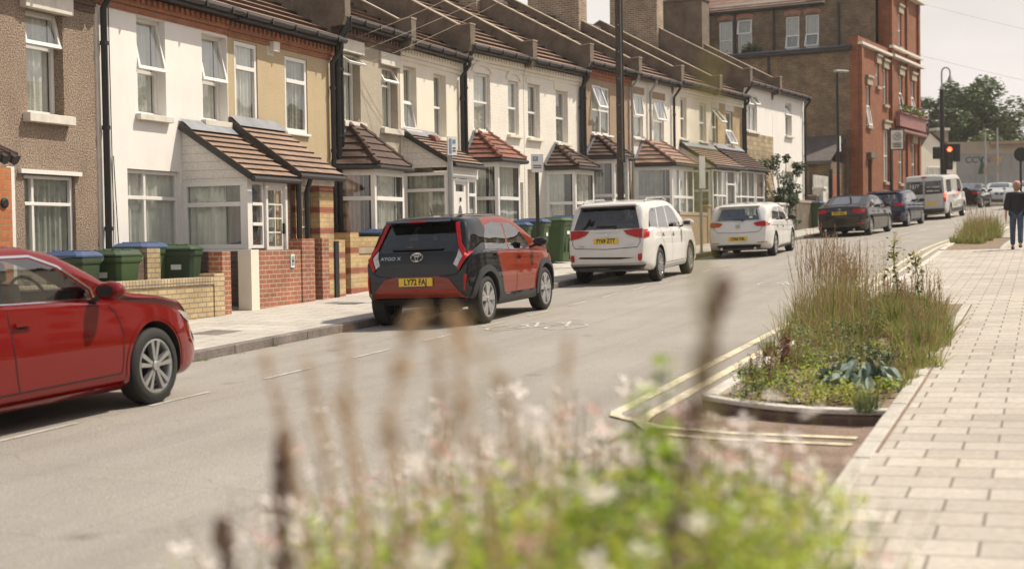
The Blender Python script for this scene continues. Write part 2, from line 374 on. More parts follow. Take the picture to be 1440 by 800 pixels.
M['civic_red'] = brick_mat('orange_red_brick', (.25, .088, .038), (.19, .066, .03), (.22, .10, .055), ms=.006, var=.2)
M['cement'] = mat('weathered_cement', (.15, .12, .09), .9, var=.35, vs=2.2, fine=.12, bs=30, bump=.3, stain=.4)
M['cement_pale'] = mat('pale_cement', (.33, .28, .21), .9, var=.2, vs=2.5, bump=.2, bs=30, stain=.2)
M['lead'] = mat('lead_flashing', (.21, .22, .24), .5, var=.25, vs=3)
M['upvc'] = mat('white_upvc', (.76, .74, .71), .35, var=.02)
M['cladding'] = brick_mat('white_cladding', (.70, .67, .62), (.70, .67, .62), (.50, .47, .43), bw=8, bh=.14, ms=.006, offs=0, var=.03, rough=.4, bump=.5)
M['stone_white'] = mat('painted_stone', (.64, .60, .53), .8, var=.12, vs=5, stain=.3)
M['black_pipe'] = mat('black_pipe', (.018, .018, .02), .4, var=.1)
M['grey_pipe'] = mat('grey_pipe', (.30, .29, .26), .5, var=.1)
M['gutter'] = mat('gutter_dark', (.035, .03, .028), .45, var=.2)
for k in ('yellow_line', 'white_line'):
    nt = M[k].node_tree; L = nt.links.new; b_ = nt.nodes['Principled BSDF']; src = b_.inputs['Base Color'].links[0].from_socket; tc = N(nt, 'ShaderNodeTexCoord')
    n3 = N(nt, 'ShaderNodeTexNoise', Scale=4.5, Detail=8.0, Roughness=.75); L(tc.outputs['Object'], n3.inputs['Vector']); r3 = N(nt, 'ShaderNodeMapRange'); L(n3.outputs['Fac'], r3.inputs['Value']); r3.inputs['From Min'].default_value = .50; r3.inputs['From Max'].default_value = .62; r3.inputs['To Min'].default_value = 0; r3.inputs['To Max'].default_value = .85
    m3 = N(nt, 'ShaderNodeMixRGB'); L(r3.outputs[0], m3.inputs[0]); L(src, m3.inputs[1]); m3.inputs[2].default_value = (.30, .27, .235, 1); L(m3.outputs[0], b_.inputs['Base Color'])
def tile_mat(name, c, lw=.3):
    m = brick_mat(name, c, (c[0] * .78, c[1] * .75, c[2] * .74), (c[0] * .3, c[1] * .28, c[2] * .26), bw=.30, bh=5, ms=.006, offs=0, var=.25, rough=.8, bump=.3)
    nt = m.node_tree; L = nt.links.new; b = nt.nodes['Principled BSDF']
    tc = N(nt, 'ShaderNodeTexCoord'); wv = N(nt, 'ShaderNodeTexWave', Scale=1.05); wv.wave_type = 'BANDS'; wv.bands_direction = 'X'; L(tc.outputs['Object'], wv.inputs['Vector'])
    bp = N(nt, 'ShaderNodeBump', Strength=.7, Distance=.03); L(wv.outputs['Fac'], bp.inputs['Height']); L(bp.outputs[0], b.inputs['Normal'])
    return m
M['tile'] = tile_mat('roof_tiles', (.27, .165, .12))
M['tile_pale'] = tile_mat('pale_roof_tiles', (.30, .205, .15))
M['tile_shadow'] = mat('painted_tile_shadow', (.06, .04, .028), .9, var=.3)  # dark brown on the course risers paints the shadow lines under the tiles
M['tile_red'] = tile_mat('red_clay_tiles', (.22, .085, .06))
M['tile_dark'] = tile_mat('dark_brown_tiles', (.085, .05, .038))
M['glass'] = glass_mat('window_glass', (.93, .96, .94), base=.12)
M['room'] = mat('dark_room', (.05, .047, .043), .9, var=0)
M['curtain'] = mat('net_curtain', (.66, .65, .60), .9, var=.1, vs=6)
M['curtain_pink'] = mat('pink_curtain', (.50, .35, .29), .9, var=.1, vs=6)
M['curtain_dim'] = mat('grey_curtain', (.36, .36, .32), .9, var=.2, vs=6)
M['door_white'] = mat('white_door_panel', (.72, .70, .66), .4, var=.03)
M['chrome'] = mat('chrome', (.7, .7, .7), .15, metal=1, var=0)
M['bin_green'] = mat('bin_green', (.045, .085, .03), .5, var=.12, vs=3)
M['bin_dark'] = mat('bin_dark_green', (.035, .062, .03), .5, var=.15, vs=3)
M['bin_blue'] = mat('bin_lid_blue', (.045, .075, .16), .45, var=.15, vs=3)
M['black'] = mat('black_plastic', (.014, .014, .015), .5, var=.1)
M['label_white'] = mat('white_label', (.75, .75, .73), .5, var=.03)
M['sign_blue'] = mat('sign_blue', (.20, .28, .38), .5, var=0)
M['steel'] = mat('galvanised_steel', (.36, .37, .36), .5, metal=.5, var=.15)
M['pole_black'] = mat('pole_black_paint', (.012, .013, .014), .35, var=.1)
M['wood'] = mat('dark_timber', (.065, .05, .04), .8, var=.25, vs=4, bump=.3, bs=30)
# ================================================================ GROUND, ROAD, PAVEMENTS
def strip(name, s0, s1, ds, ts, zf, material, dz=0., kind='structure', uvscale=1.):
    ss = np.arange(s0, s1 + 1e-6, ds); vs = []; fs = []; uv = []
    nt_ = None
    for s in ss:
        tv = ts(s) if callable(ts) else ts
        nt_ = len(tv)
        for t in tv:
            x, y = PT(s, t); vs.append((x, y, zf(s, t) + dz)); uv.append((t, s))
    for i in range(len(ss) - 1):
        for k in range(nt_ - 1):
            a = i * nt_ + k; fs.append((a, a + 1, a + nt_ + 1, a + nt_))
    me = bpy.data.meshes.new(name); me.from_pydata(vs, [], fs); me.materials.append(material)
    ul = me.uv_layers.new(name='UVMap')
    for lp in me.loops: ul.data[lp.index].uv = uv[lp.vertex_index]
    for p in me.polygons: p.use_smooth = True
    o = bpy.data.objects.new(name, me); col.objects.link(o)
    if kind: o['kind'] = kind
    return o
S0, S1 = -45., 150.
road = strip('road', S0, S1, .5, lambda s: [kerb_l(s) - .02, 5.5, 6.6, 7.7, 9., 10., KERB_R + .05], lambda s, t: zroad(s, t), M['asphalt'])
pl = strip('left_pavement', S0, 62, .5, lambda s: [-9., -4., 0., 1.5, 3., kerb_l(s) - .14], zpl, M['paver_left'])
pr = strip('right_pavement', S0, 90, .5, lambda s: [12.45, 13.5, 15, 18., 26.], zpr, M['paver'])
# right pavement between the beds (s outside bed spans, up to the kerb)
BEDS = [(-20.0, -10.5), (-6.5, 3.5), (22.0, 29.5)]
gaps = [(-45, -20.0), (3.5, 22.0), (29.5, 90)]
for a, b in gaps: strip('right_pavement', a, b, .5, [KERB_R + .14, 11.5, 12.45], zpr, M['paver'])
# big ground sheet
gx = np.concatenate([-np.geomspace(2500, 60, 14), np.arange(-55, 100, 2.5), np.geomspace(105, 2500, 14)])
gy = np.concatenate([-np.geomspace(2500, 60, 10), np.arange(-55, 150, 2.5), np.geomspace(160, 2500, 14)])
vs = []; fs = []
for y in gy:
    for x in gx:
        s, t = inv(x, y)
        near = abs(x) < 101 and abs(y) < 155
        z = min(zroad(s, 4.2), zroad(s, 10.9)) - .14 if near else zs(min(s, 140)) - .3
        vs.append((x, y, z))
nx = len(gx)
for j in range(len(gy) - 1):
    for i in range(nx - 1): a = j * nx + i; fs.append((a, a + 1, a + nx + 1, a + nx))
me = bpy.data.meshes.new('ground'); me.from_pydata(vs, [], fs); me.materials.append(M['ground'])
g = bpy.data.objects.new('ground', me); col.objects.link(g); g['kind'] = 'structure'

def kerb(name, s0, s1, tf, w, zf_low, top, material, ds=.915):
    mb = MB(); s = s0
    while s < s1 - .01:
        e = min(s + ds, s1) - .006
        j = random.uniform(-.004, .004)
        pts = []
        for q in (s, e):
            for t, z in ((tf(q), zf_low(q) - .1), (tf(q) + w, zf_low(q) - .1), (tf(q) + w, top(q) + j), (tf(q), top(q) + j)):
                x, y = PT(q, t); pts.append((x, y, z))
        mb.add(pts, [(0, 1, 2, 3), (7, 6, 5, 4), (0, 4, 5, 1), (1, 5, 6, 2), (2, 6, 7, 3), (3, 7, 4, 0)])
        s += ds
    o = mb.build(name, material, bevel=.012); o['kind'] = 'structure'; return o
kerb('kerb', S0, 62, lambda s: kerb_l(s) - .14, .14, lambda s: zroad(s, 4.2), lambda s: zpl(s, kerb_l(s)) + .004, M['kerb'])
for a, b in ((-20.0, -10.5), (-6.5, 3.5), (22, 29.5)) : kerb('bed_kerb', a, b, lambda s: KERB_R, .13, lambda s: zroad(s, 10.8), lambda s: zpr(s, 10.9) + .03, M['kerb_pale'], .6)
for a, b in gaps: kerb('kerb', a, b, lambda s: KERB_R, .14, lambda s: zroad(s, 10.8), lambda s: zpr(s, 10.9) + .004, M['kerb_pale'])
for a, b in ((-20.0, 3.5), (22, 29.5)): kerb('bed_kerb', a, b, lambda s: 12.34, .115, lambda s: zroad(s, 10.8), lambda s: zpr(s, 12.4) + .005, M['bed_edging'], .6)
# soil of the beds
def soilz(s, t): return zpr(s, t) - .02 + .03 * math.sin(s * 3.1) * math.sin(t * 5)
for a, b in BEDS: strip('soil', a, b, .25, [KERB_R + .13, 11.2, 11.7, 12.1, 12.34], soilz, M['soil'])
# recess between near bed and middle bed
strip('recess_paving', -10.6, -6.3, .35, [KERB_R - .3, 11.4, 12.36], lambda s, t: zroad(s, 10.8) + .006, M['recess'])
# curved front wall of the middle bed
def arc_kerb(name, sc, bulge, h, wdt, material, zlo=-.12, ov=0.):
    mb = MB(); n = 22; prev = None; rows = []
    for i in range(n + 1):
        f = i / n; t = 10.82 + f * 1.62
        s = sc - bulge * math.sin(math.pi * f) ** .8 - .55 * f
        row = []
        for d, z in ((-ov, zlo), (-ov, h), (wdt, h), (wdt, zlo)):
            x, y = PT(s + d, t); row.append((x, y, zroad(s, 10.8) + z))
        rows.append(row)
    vs = [p for r_ in rows for p in r_]; fs = []
    for i in range(n):
        for k in range(4): a = i * 4; fs.append((a + k, a + (k + 1) % 4, a + 4 + (k + 1) % 4, a + 4 + k))
    fs += [(0, 1, 2, 3), (n * 4 + 3, n * 4 + 2, n * 4 + 1, n * 4)]
    mb.add(vs, fs); o = mb.build(name, material, bevel=.012); o['kind'] = 'structure'; return o
arc_kerb('bed_front_kerb', -6.55, .28, .125, .13, M['kerb_pale'], .085, .012)
arc_kerb('bed_front_shaded_wall', -6.55, .28, .082, .12, M['dark_brick'])  # lower face in dark brick, its shade put into the colour
ak2 = arc_kerb('bed_front_kerb', -10.55, -.30, .125, .12, M['kerb_pale'])
mb = MB(); vs = []
for i in range(15):
    f = i / 14; t = 10.9 + f * 1.46; fa = (t - 10.82) / 1.62; sf = -6.55 - .28 * math.sin(math.pi * min(fa, 1)) ** .8 - .55 * fa + .10
    for s_ in (sf, (sf - 6.35) / 2, -6.35):
        x, y = PT(s_, t); vs.append((x, y, soilz(s_, t) - .006))
mb.add(vs, [(3 * i + k, 3 * i + k + 1, 3 * i + k + 4, 3 * i + k + 3) for i in range(14) for k in (0, 1)]); o = mb.build('soil', M['soil'], smooth=True); o['kind'] = 'structure'

# painted markings: flat strips that follow the road
def line(name, pts, w, material, dz=.006, zf=zroad):
    mb = MB(); L_ = []
    for i, (s, t) in enumerate(pts):
        a = pts[max(i - 1, 0)]; b = pts[min(i + 1, len(pts) - 1)]
        ds_, dt = b[0] - a[0], b[1] - a[1]; l = math.hypot(ds_, dt) or 1
        n = (-dt / l, ds_ / l)
        for sg in (-1, 1):
            ss_, tt = s + n[0] * w / 2 * sg, t + n[1] * w / 2 * sg
            x, y = PT(ss_, tt); L_.append((x, y, zf(ss_, tt) + dz))
    fs = [(2 * i, 2 * i + 1, 2 * i + 3, 2 * i + 2) for i in range(len(pts) - 1)]
    mb.add(L_, fs); return mb
def dens(a, b, t, n=None):
    n = n or max(2, int(abs(b - a) / 1.0) + 1)
    return [(a + (b - a) * i / (n - 1), t if not callable(t) else t(a + (b - a) * i / (n - 1))) for i in range(n)]
def marking(name, mb, material, label=None): o = mb.build(name, material, fix=False); o['kind'] = 'structure'; return o
for t in (10.20, 10.48):
    marking('yellow_line', line('y', dens(-6.9, 75, t), .105, M['yellow_line']), M['yellow_line'])
    off = t - 10.22
    # return round the recess
    marking('yellow_line', line('y', [(-6.95, t)] + [(-7.2 - .1 * i, t + .1 * i) for i in range(1, 4)] + [(-7.6 , 11.0 - off * 0), (-7.75, 11.6)] if False else [(-6.9, t), (-7.15 - off, t + .05), (-7.6 - off, 10.75), (-7.75 - off, 11.3), (-7.8 - off, 12.2)], .10, M['yellow_line'], dz=.014,
            zf=lambda s, t_: zroad(s, min(t_, 10.8))), M['yellow_line'])
for i in range(-14, 30):
    a = i * 1.95 + .35
    marking('white_line', line('d', dens(a, a + .95, 6.12, 3), .055, M['white_line']), M['white_line'])
for i in range(0, 12):
    a = 34 + i * 3.2
    marking('white_line', line('d', dens(a, a + 1.4, 7.9, 3), .08, M['white_line']), M['white_line'])
# bicycle symbol, and a worn one farther on
def bicycle(s, t, k):
    mb = MB()
    def ring(cs, ct, r):
        p = [(cs + r * math.cos(a) * 1.6, ct + r * math.sin(a)) for a in np.linspace(0, 2 * math.pi, 25)]
        q = line('', p, .045, None); mb.add(q.v, q.f)
    def seg(a, b):
        q = line('', [a, b], .05, None); mb.add(q.v, q.f)
    r = .26 * k
    w1, w2 = (s, t - .42 * k), (s, t + .42 * k)
    ring(*w1, r); ring(*w2, r)
    c = (s, t - .02 * k); a1 = (s + .62 * k, t - .2 * k); b1 = (s + .62 * k, t + .24 * k)
    for p, q in ((w1, a1), (w1, c), (c, a1), (a1, b1), (c, b1), (w2, (s + .85 * k, t + .2 * k)), ((s + .85 * k, t + .2 * k), (s + .85 * k, t + .38 * k)), (a1, (s + .74 * k, t - .24 * k)), ((s + .76 * k, t - .36 * k), (s + .76 * k, t - .12 * k))): seg(p, q)
    o = mb.build('bicycle_marking', M['white_line'], fix=False); o['kind'] = 'structure'
bicycle(.25, 6.98, 1.0); bicycle(9.4, 8.9, .9)
# iron covers and crack seams
mb = MB(); 
for s_, t_, a_, b_ in ((-1.6, 3.1, .3, .22), (3.5, 2.4, .2, .3)):
    c = [(s_ - a_, t_ - b_), (s_ + a_, t_ - b_), (s_ + a_, t_ + b_), (s_ - a_, t_ + b_)]
    mb.add([(*PT(a, b), zpl(a, b) + .004) for a, b in c], [(0, 1, 2, 3)])
o = mb.build('utility_cover', M['kerb']); o['kind'] = 'structure'
mb = line('', [(-9, 12.47), (-5.5, 12.48), (-2, 12.465), (1.8, 12.475), (3.4, 12.47)], .022, None, zf=zpr)
o = mb.build('moss_seam', M['recess'], fix=False); o['kind'] = 'structure'
# ================================================================ TERRACE
def T(x, y, z): return Matrix.Translation((x, y, z))
def panel(parent, Mx, w, h, vb=(), hb=(.42,), fw=.055, curtain='curtain', opens=None, dep=.06, name='window', sill=None, segs=None, glass='glass'):
    """framed window in its own plane: x right, y inward, z up.  vb/hb: bar positions as fractions.
    opens: list of (x0, x1, z0, z1, angle, hinge) open sashes (fractions), hinge 'top' or 'bottom'"""
    fr = MB()
    def bx(x0, x1, z0, z1, y0=0., y1=dep): fr.mbox(Mx @ T((x0 + x1) / 2, (y0 + y1) / 2, (z0 + z1) / 2), x1 - x0, y1 - y0, z1 - z0)
    bx(0, w, 0, fw); bx(0, w, h - fw, h); bx(0, fw, fw, h - fw); bx(w - fw, w, fw, h - fw)
    for v in vb: bx(v * w - fw / 2, v * w + fw / 2, fw, h - fw, -.004, dep - .004)
    for q in hb: bx(fw, w - fw, q * h - fw / 2, q * h + fw / 2, -.008, dep - .008)
    for g in (segs or []):   # (x0,x1,z0,z1) thin bars as fractions
        x0, x1, z0, z1 = g
        if x0 == x1: bx(x0 * w - .012, x0 * w + .012, z0 * h, z1 * h, .01, .035)
        else: bx(x0 * w, x1 * w, z0 * h - .012, z0 * h + .012, .012, .037)
    fo = fr.build(name, M['upvc'], parent, bevel=.006)
    holes = [o[:4] for o in (opens or [])]
    def inhole(a, b, c, d): return any(a >= q[0] - .01 and b <= q[1] + .01 and c >= q[2] - .01 and d <= q[3] + .01 for q in holes)
    xs = [0] + sorted(vb) + [1]; zz = [0] + sorted(hb) + [1]
    pa = MB()
    for i in range(len(xs) - 1):
        for k in range(len(zz) - 1):
            if inhole(xs[i], xs[i + 1], zz[k], zz[k + 1]): continue
            x0, x1, z0, z1 = xs[i] * w, xs[i + 1] * w, zz[k] * h, zz[k + 1] * h
            tw = random.uniform(-.004, .004)
            pa.quad(Mx @ Vector((x0, .03 + tw, z0)), Mx @ Vector((x1, .03 - tw, z0)), Mx @ Vector((x1, .03 - tw, z1)), Mx @ Vector((x0, .03 + tw, z1)))
    if pa.v: pa.build('pane', M[glass], fo, fix=False)
    for (x0, x1, z0, z1, ang, hinge) in (opens or []):
        sw, sh = (x1 - x0) * w, (z1 - z0) * h; s_ = MB()
        if hinge == 'top': Ms = Mx @ T(x0 * w, -.01, z1 * h) @ Matrix.Rotation(-R(ang), 4, 'X') @ T(0, 0, -sh)
        else: Ms = Mx @ T(x0 * w, -.01, z0 * h) @ Matrix.Rotation(R(ang), 4, 'X')
        for a, b, c, d in ((0, sw, 0, fw), (0, sw, sh - fw, sh), (0, fw, fw, sh - fw), (sw - fw, sw, fw, sh - fw)):
            s_.mbox(Ms @ T((a + b) / 2, 0, (c + d) / 2), b - a, .045, d - c)
        so = s_.build('open_sash', M['upvc'], fo)
        # keep the glass of the open sash in the frame's pane-level part
        g_ = MB(); g_.quad(Ms @ Vector((0, 0, 0)), Ms @ Vector((sw, 0, 0)), Ms @ Vector((sw, 0, sh)), Ms @ Vector((0, 0, sh)))
        g_.build('sash_pane', M[glass], fo, fix=False)
    if curtain:
        cu = MB(); n = max(8, int(w / .022)); vs = []
        kind = curtain
        amp = .026 if w > .6 else .018
        for i in range(n + 1):
            x = .02 + (w - .04) * i / n; y = .10 + amp * math.sin(i * 1.15 + .9 * math.sin(i * .37)) + random.uniform(-.006, .006)
            vs += [Mx @ Vector((x, y, .0)), Mx @ Vector((x, y, h))]
        cu.add(vs, [(2 * i, 2 * i + 2, 2 * i + 3, 2 * i + 1) for i in range(n)])
        cu.build('curtain', M[kind], fo, fix=False)
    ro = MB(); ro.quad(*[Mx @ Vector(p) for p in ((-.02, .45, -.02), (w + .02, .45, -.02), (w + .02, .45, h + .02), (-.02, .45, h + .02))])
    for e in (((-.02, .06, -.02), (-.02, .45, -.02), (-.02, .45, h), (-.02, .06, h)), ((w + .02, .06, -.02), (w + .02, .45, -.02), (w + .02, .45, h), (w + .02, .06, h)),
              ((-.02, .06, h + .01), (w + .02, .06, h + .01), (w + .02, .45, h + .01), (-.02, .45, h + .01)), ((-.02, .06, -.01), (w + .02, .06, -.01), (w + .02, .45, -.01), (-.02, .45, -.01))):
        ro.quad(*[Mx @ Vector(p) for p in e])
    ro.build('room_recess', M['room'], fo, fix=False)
    return fo

def tiles(mb, a, b, c, d, n, lift=.03, thick=.045):
    "courses between eave a-b and top d-c (a under d, b under c)"
    a, b, c, d = map(Vector, (a, b, c, d)); nrm = (b - a).cross(d - a)
    if nrm.length < 1e-6: nrm = (b - a).cross(c - a)
    nrm.normalize()
    if nrm.z < 0: nrm = -nrm
    for i in range(n):
        v0, v1 = i / n, (i + 1) / n
        p0, p1 = a.lerp(d, v0), b.lerp(c, v0); q0, q1 = a.lerp(d, v1), b.lerp(c, v1)
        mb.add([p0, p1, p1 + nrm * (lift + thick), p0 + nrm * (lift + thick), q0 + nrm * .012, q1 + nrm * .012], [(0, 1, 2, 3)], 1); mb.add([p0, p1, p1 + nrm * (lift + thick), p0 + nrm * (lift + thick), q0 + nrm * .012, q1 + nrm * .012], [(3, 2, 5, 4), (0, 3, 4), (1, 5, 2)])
    mb.add([a, b, c, d], [(0, 3, 2, 1)])

HOUSES = []
class House:
    def __init__(s_, s0, s1, eave, wall, label, ups, holes=(), roof='tile', cornice=None, name='terraced_house', parapet='cement', rise=2.42, chim=False, lowz=None, pipe=None):
        x0, y0 = FP(s0, 0); x1, y1 = FP(s1, 0); xm, ym = FP((s0 + s1) / 2, 0)
        s_.base = gz(xm, ym); s_.s0 = s0; s_.W = math.hypot(x1 - x0, y1 - y0)
        s_.root = thing(name, (x0, y0, s_.base), math.atan2(y1 - y0, x1 - x0), label, 'house', 'terraced houses along the left side of the street')
        s_.E = E = eave - s_.base; W = s_.W; r = s_.root
        ups_ = [(a - s0, b - s0, z0 - s_.base, z1 - s_.base, rec) for a, b, z0, z1, rec in ups]
        ho = [(a - s0, b - s0, z0 - s_.base, z1 - s_.base, rec) for a, b, z0, z1, rec in holes]
        op = ups_ + ho; s_.ups = ups_; s_.ho = ho
        mb = MB(); xs = sorted({0., W} | {o[0] for o in op} | {o[1] for o in op}); zz = sorted({-1., E} | {o[2] for o in op} | {o[3] for o in op})
        for i in range(len(xs) - 1):
            for k in range(len(zz) - 1):
                cx, cz = (xs[i] + xs[i + 1]) / 2, (zz[k] + zz[k + 1]) / 2
                if any(o[0] < cx < o[1] and o[2] < cz < o[3] for o in op): continue
                mb.quad((xs[i], 0, zz[k]), (xs[i + 1], 0, zz[k]), (xs[i + 1], 0, zz[k + 1]), (xs[i], 0, zz[k + 1]))
        for a, b, c, d, rec in op:
            rec += .07
            mb.quad((a, 0, c), (a, rec, c), (a, rec, d), (a, 0, d)); mb.quad((b, 0, c), (b, 0, d), (b, rec, d), (b, rec, c))
            mb.quad((a, 0, d), (a, rec, d), (b, rec, d), (b, 0, d)); mb.quad((a, 0, c), (b, 0, c), (b, rec, c), (a, rec, c))
        e = .004; rz_ = rise; D = 8.4
        for x in (e, W - e):
            mb.add([(x, .004, -1), (x, D, -1), (x, D, E), (x, D / 2, E + rz_ - .05), (x, .004, E)], [(0, 1, 2, 3, 4)])
        mb.quad((e, D, -1), (W - e, D, -1), (W - e, D, E), (e, D, E))
        mb.build('wall', M[wall], r, fix=False)
        rf = MB(); z0 = E - .06
        tiles(rf, (0, -.27, z0), (W, -.27, z0), (W, D / 2, E + rz_), (0, D / 2, E + rz_), 13)
        rf.quad((0, D / 2, E + rz_), (W, D / 2, E + rz_), (W, D + .2, E - .1), (0, D + .2, E - .1))
        ro = rf.build('roof', [M[roof], M['tile_shadow']], r, fix=False)
        ri = MB(); ri.tube([(0, D / 2, E + rz_ - .01), (W, D / 2, E + rz_ - .01)], .11, 8); ri.build('ridge_tiles', M['tile_dark'], ro, smooth=True)
        gt = MB(); gt.tube([(.0, -.31, E - .06), (W, -.31, E - .06)], .058, 8); gt.box(.02, W - .02, -.25, -.22, E - .17, E - .02)
        for i in range(5): gt.box(i * W / 4.6 + .1, i * W / 4.6 + .13, -.38, -.24, E - .13, E - .03)
        gt.build('gutter', M['gutter'], r)
        sf = MB(); sf.box(.01, W - .01, -.222, -.001, E - .16, E - .13); sf.build('soffit', M['gutter'], r)
        if cornice:
            c = MB(); c.box(.005, W - .005, -.05, -.002, E - .34, E - .17)
            n = int(W / .15)
            for i in range(n): c.box(i * W / n + .02, i * W / n + .095, -.09, -.05, E - .27, E - .18)
            c.box(.005, W - .005, -.03, -.002, E - .44, E - .35)
            c.build('cornice', M[cornice], r)
        if parapet:
            pw = MB()
            poly = [(-.30, E - .22), (-.36, E - .05), (-.36, E + .42), (-.05, E + .40), (D / 2, E + rz_ + .28), (D + .2, E + .35), (D + .2, E - .7), (.05, E - .9), (-.02, E - .25)]
            pw.prism(poly, lambda u, v, d: (d, u, v), -.12, .12)
            po = pw.build('parapet', M[parapet], r)
            cp = MB(); cp.prism([(-.37, E + .423), (-.37, E + .455), (-.05, E + .435), (D / 2, E + rz_ + .315), (D + .22, E + .39), (D + .2, E + .353), (D / 2, E + rz_ + .283), (-.05, E + .403)], lambda u, v, d: (d, u, v), -.135, .135)
            cp.build('coping', M['cement_pale'], po)
            fl = MB(); fl.quad((.122, -.22, E + .02), (.30, -.22, E + .0), (.30, D / 2, E + rz_ + .04), (.122, D / 2, E + rz_ + .12)); fl.build('flashing', M['lead'], po, fix=False)
        if chim: s_.chimney(0)
        if pipe is not None:
            for q in pipe:
                x, mt = q[0], q[1]; pp = MB(); rr = q[2] if len(q) > 2 else .042
                pp.tube([(x, -.30, E - .10), (x, -.30, E - .22), (x, -.085, E - .5), (x, -.085, -.1)], rr, 8)
                for zc in (E * .25, E * .55, E * .8): pp.tube([(x, -.085, zc - .03), (x, -.085, zc + .03)], rr * 1.35, 8)
                pp.build('downpipe', M[mt], r, smooth=True)
        HOUSES.append(s_)
    def chimney(s_, x, hgt=1.9, w=.62, d=1.95, m='chimney', pots=4):
        E = s_.E; zt = E + 2.42 + hgt; c = MB(); c.box(x - w / 2, x + w / 2, 4.2 - d / 2, 4.2 + d / 2, E + .3, zt)
        c.box(x - w / 2 - .05, x + w / 2 + .05, 4.2 - d / 2 - .05, 4.2 + d / 2 + .05, zt + .001, zt + .12)
        o = c.build('chimney', M[m], s_.root, bevel=.01)
        for i in range(pots):
            p = MB(); y = 4.2 - d / 2 + d * (i + .5) / pots
            p.lathe([(.11, zt + .12), (.125, zt + .16), (.10, zt + .2), (.09, zt + .5), (.115, zt + .52), (.115, zt + .56), (.08, zt + .565)], 12, T(x, y, 0)); p.build('chimney_pot', M['tile_red'], o, smooth=True)
    def up(s_, i, **kw):
        a, b, c, d, rec = s_.ups[i]; return panel(s_.root, T(a + .005, rec, c + .005), b - a - .01, d - c - .01, **kw)
    def low(s_, i, **kw):
        a, b, c, d, rec = s_.ho[i]; return panel(s_.root, T(a + .005, rec, c + .005), b - a - .01, d - c - .01, **kw)
    def sill(s_, i, m='stone_white', over=.08, z=None, holes=False, th=.10, proj=.10):
        a, b, c, d, rec = (s_.ho if holes else s_.ups)[i]; q = MB(); q.box(a - over, b + over, -proj, rec - .002, c - th, c - .001); q.build('sill', M[m], s_.root, bevel=.008)
    def lintel(s_, i, m='stone_white', over=.1, hh=.22, proj=.06):
        a, b, c, d, rec = s_.ups[i]; q = MB(); q.box(a - over, b + over, -proj, -.002, d + .003, d + hh); q.build('lintel', M[m], s_.root, bevel=.01)
    def arch_trim(s_, i, m='stone_white'):
        a, b, c, d, rec = s_.ups[i]; q = MB(); r0 = (b - a) / 2
        pts = [(a + r0 + (r0 + .02) * math.cos(t), d + .02 + .16 * math.sin(t)) for t in np.linspace(math.pi, 0, 9)]
        pts2 = [(a + r0 + (r0 + .12) * math.cos(t), d + .02 + .27 * math.sin(t)) for t in np.linspace(0, math.pi, 9)]
        q.prism(pts + pts2, lambda u, v, dd: (u, dd, v), -.045, -.002); q.build('arch_surround', M[m], s_.root)
    def door(s_, Mx, w, h, m='door_white', glazed=None, oval=False, grid=False, number=None):
        fr = MB(); f = .06
        for x0, x1, z0, z1 in ((0, f, 0, h), (w - f, w, 0, h), (f, w - f, h - f, h)): fr.mbox(Mx @ T((x0 + x1) / 2, 0, (z0 + z1) / 2), x1 - x0, .09, z1 - z0)
        d = MB()
        g = glazed or []
        # leaf built of strips round its glazing (x0,x1,z0,z1)
        xs = sorted({f, w - f} | {q[0] for q in g} | {q[1] for q in g}); zz = sorted({.02, h - f} | {q[2] for q in g} | {q[3] for q in g})
        for i in range(len(xs) - 1):
            for k in range(len(zz) - 1):
                cx, cz = (xs[i] + xs[i + 1]) / 2, (zz[k] + zz[k + 1]) / 2
                if any(q[0] < cx < q[1] and q[2] < cz < q[3] for q in g): continue
                d.mbox(Mx @ T(cx, .02, cz), xs[i + 1] - xs[i], .045, zz[k + 1] - zz[k])
        if not g:
            for zc, hh in ((h * .3, h * .32), (h * .68, h * .3)):
                for xc in (w * .32, w * .68): d.mbox(Mx @ T(xc, -.008, zc), w * .24, .016, hh)
        if grid:
            for q in g:
                for k in (1, 2, 3): d.mbox(Mx @ T((q[0] + q[1]) / 2, .0, q[2] + (q[3] - q[2]) * k / 4), q[1] - q[0], .02, .022)
                d.mbox(Mx @ T((q[0] + q[1]) / 2, .003, (q[2] + q[3]) / 2), .022, .02, q[3] - q[2])
        do = d.build('door', M[m], s_.root); fr.build('door_frame', M['upvc'], do)
        for q in g:
            p = MB(); p.quad(*[Mx @ Vector(v) for v in ((q[0], .02, q[2]), (q[1], .02, q[2]), (q[1], .02, q[3]), (q[0], .02, q[3]))]); p.build('pane', M['glass'], do, fix=False)
            p = MB(); p.quad(*[Mx @ Vector(v) for v in ((q[0], .10, q[2]), (q[1], .10, q[2]), (q[1], .10, q[3]), (q[0], .10, q[3]))]); p.build('curtain', M['curtain_dim'], do, fix=False)
        if oval:
            p = MB(); p.prism([(w / 2 + w * .13 * math.cos(a), h * .55 + h * .17 * math.sin(a)) for a in np.linspace(0, 2 * math.pi, 25)[:-1]], lambda u, v, dd: Mx @ Vector((u, dd, v)), -.012, .0); p.build('oval_pane', M['sign_dark_glass'], do)
            p = MB(); p.mbox(Mx @ T(w / 2, -.02, h * .78), .03, .03, .09); p.build('knocker', M['black'], do)
        hd = MB(); hd.mbox(Mx @ T(w - f - .07, -.04, h * .48), .03, .04, .18); hd.build('handle', M['black'], do)
        lb = MB(); lb.mbox(Mx @ T(w / 2, -.012, .55 if h > 1.5 else .2), .24, .02, .05); lb.build('letterbox', M['black'], do)
        return do
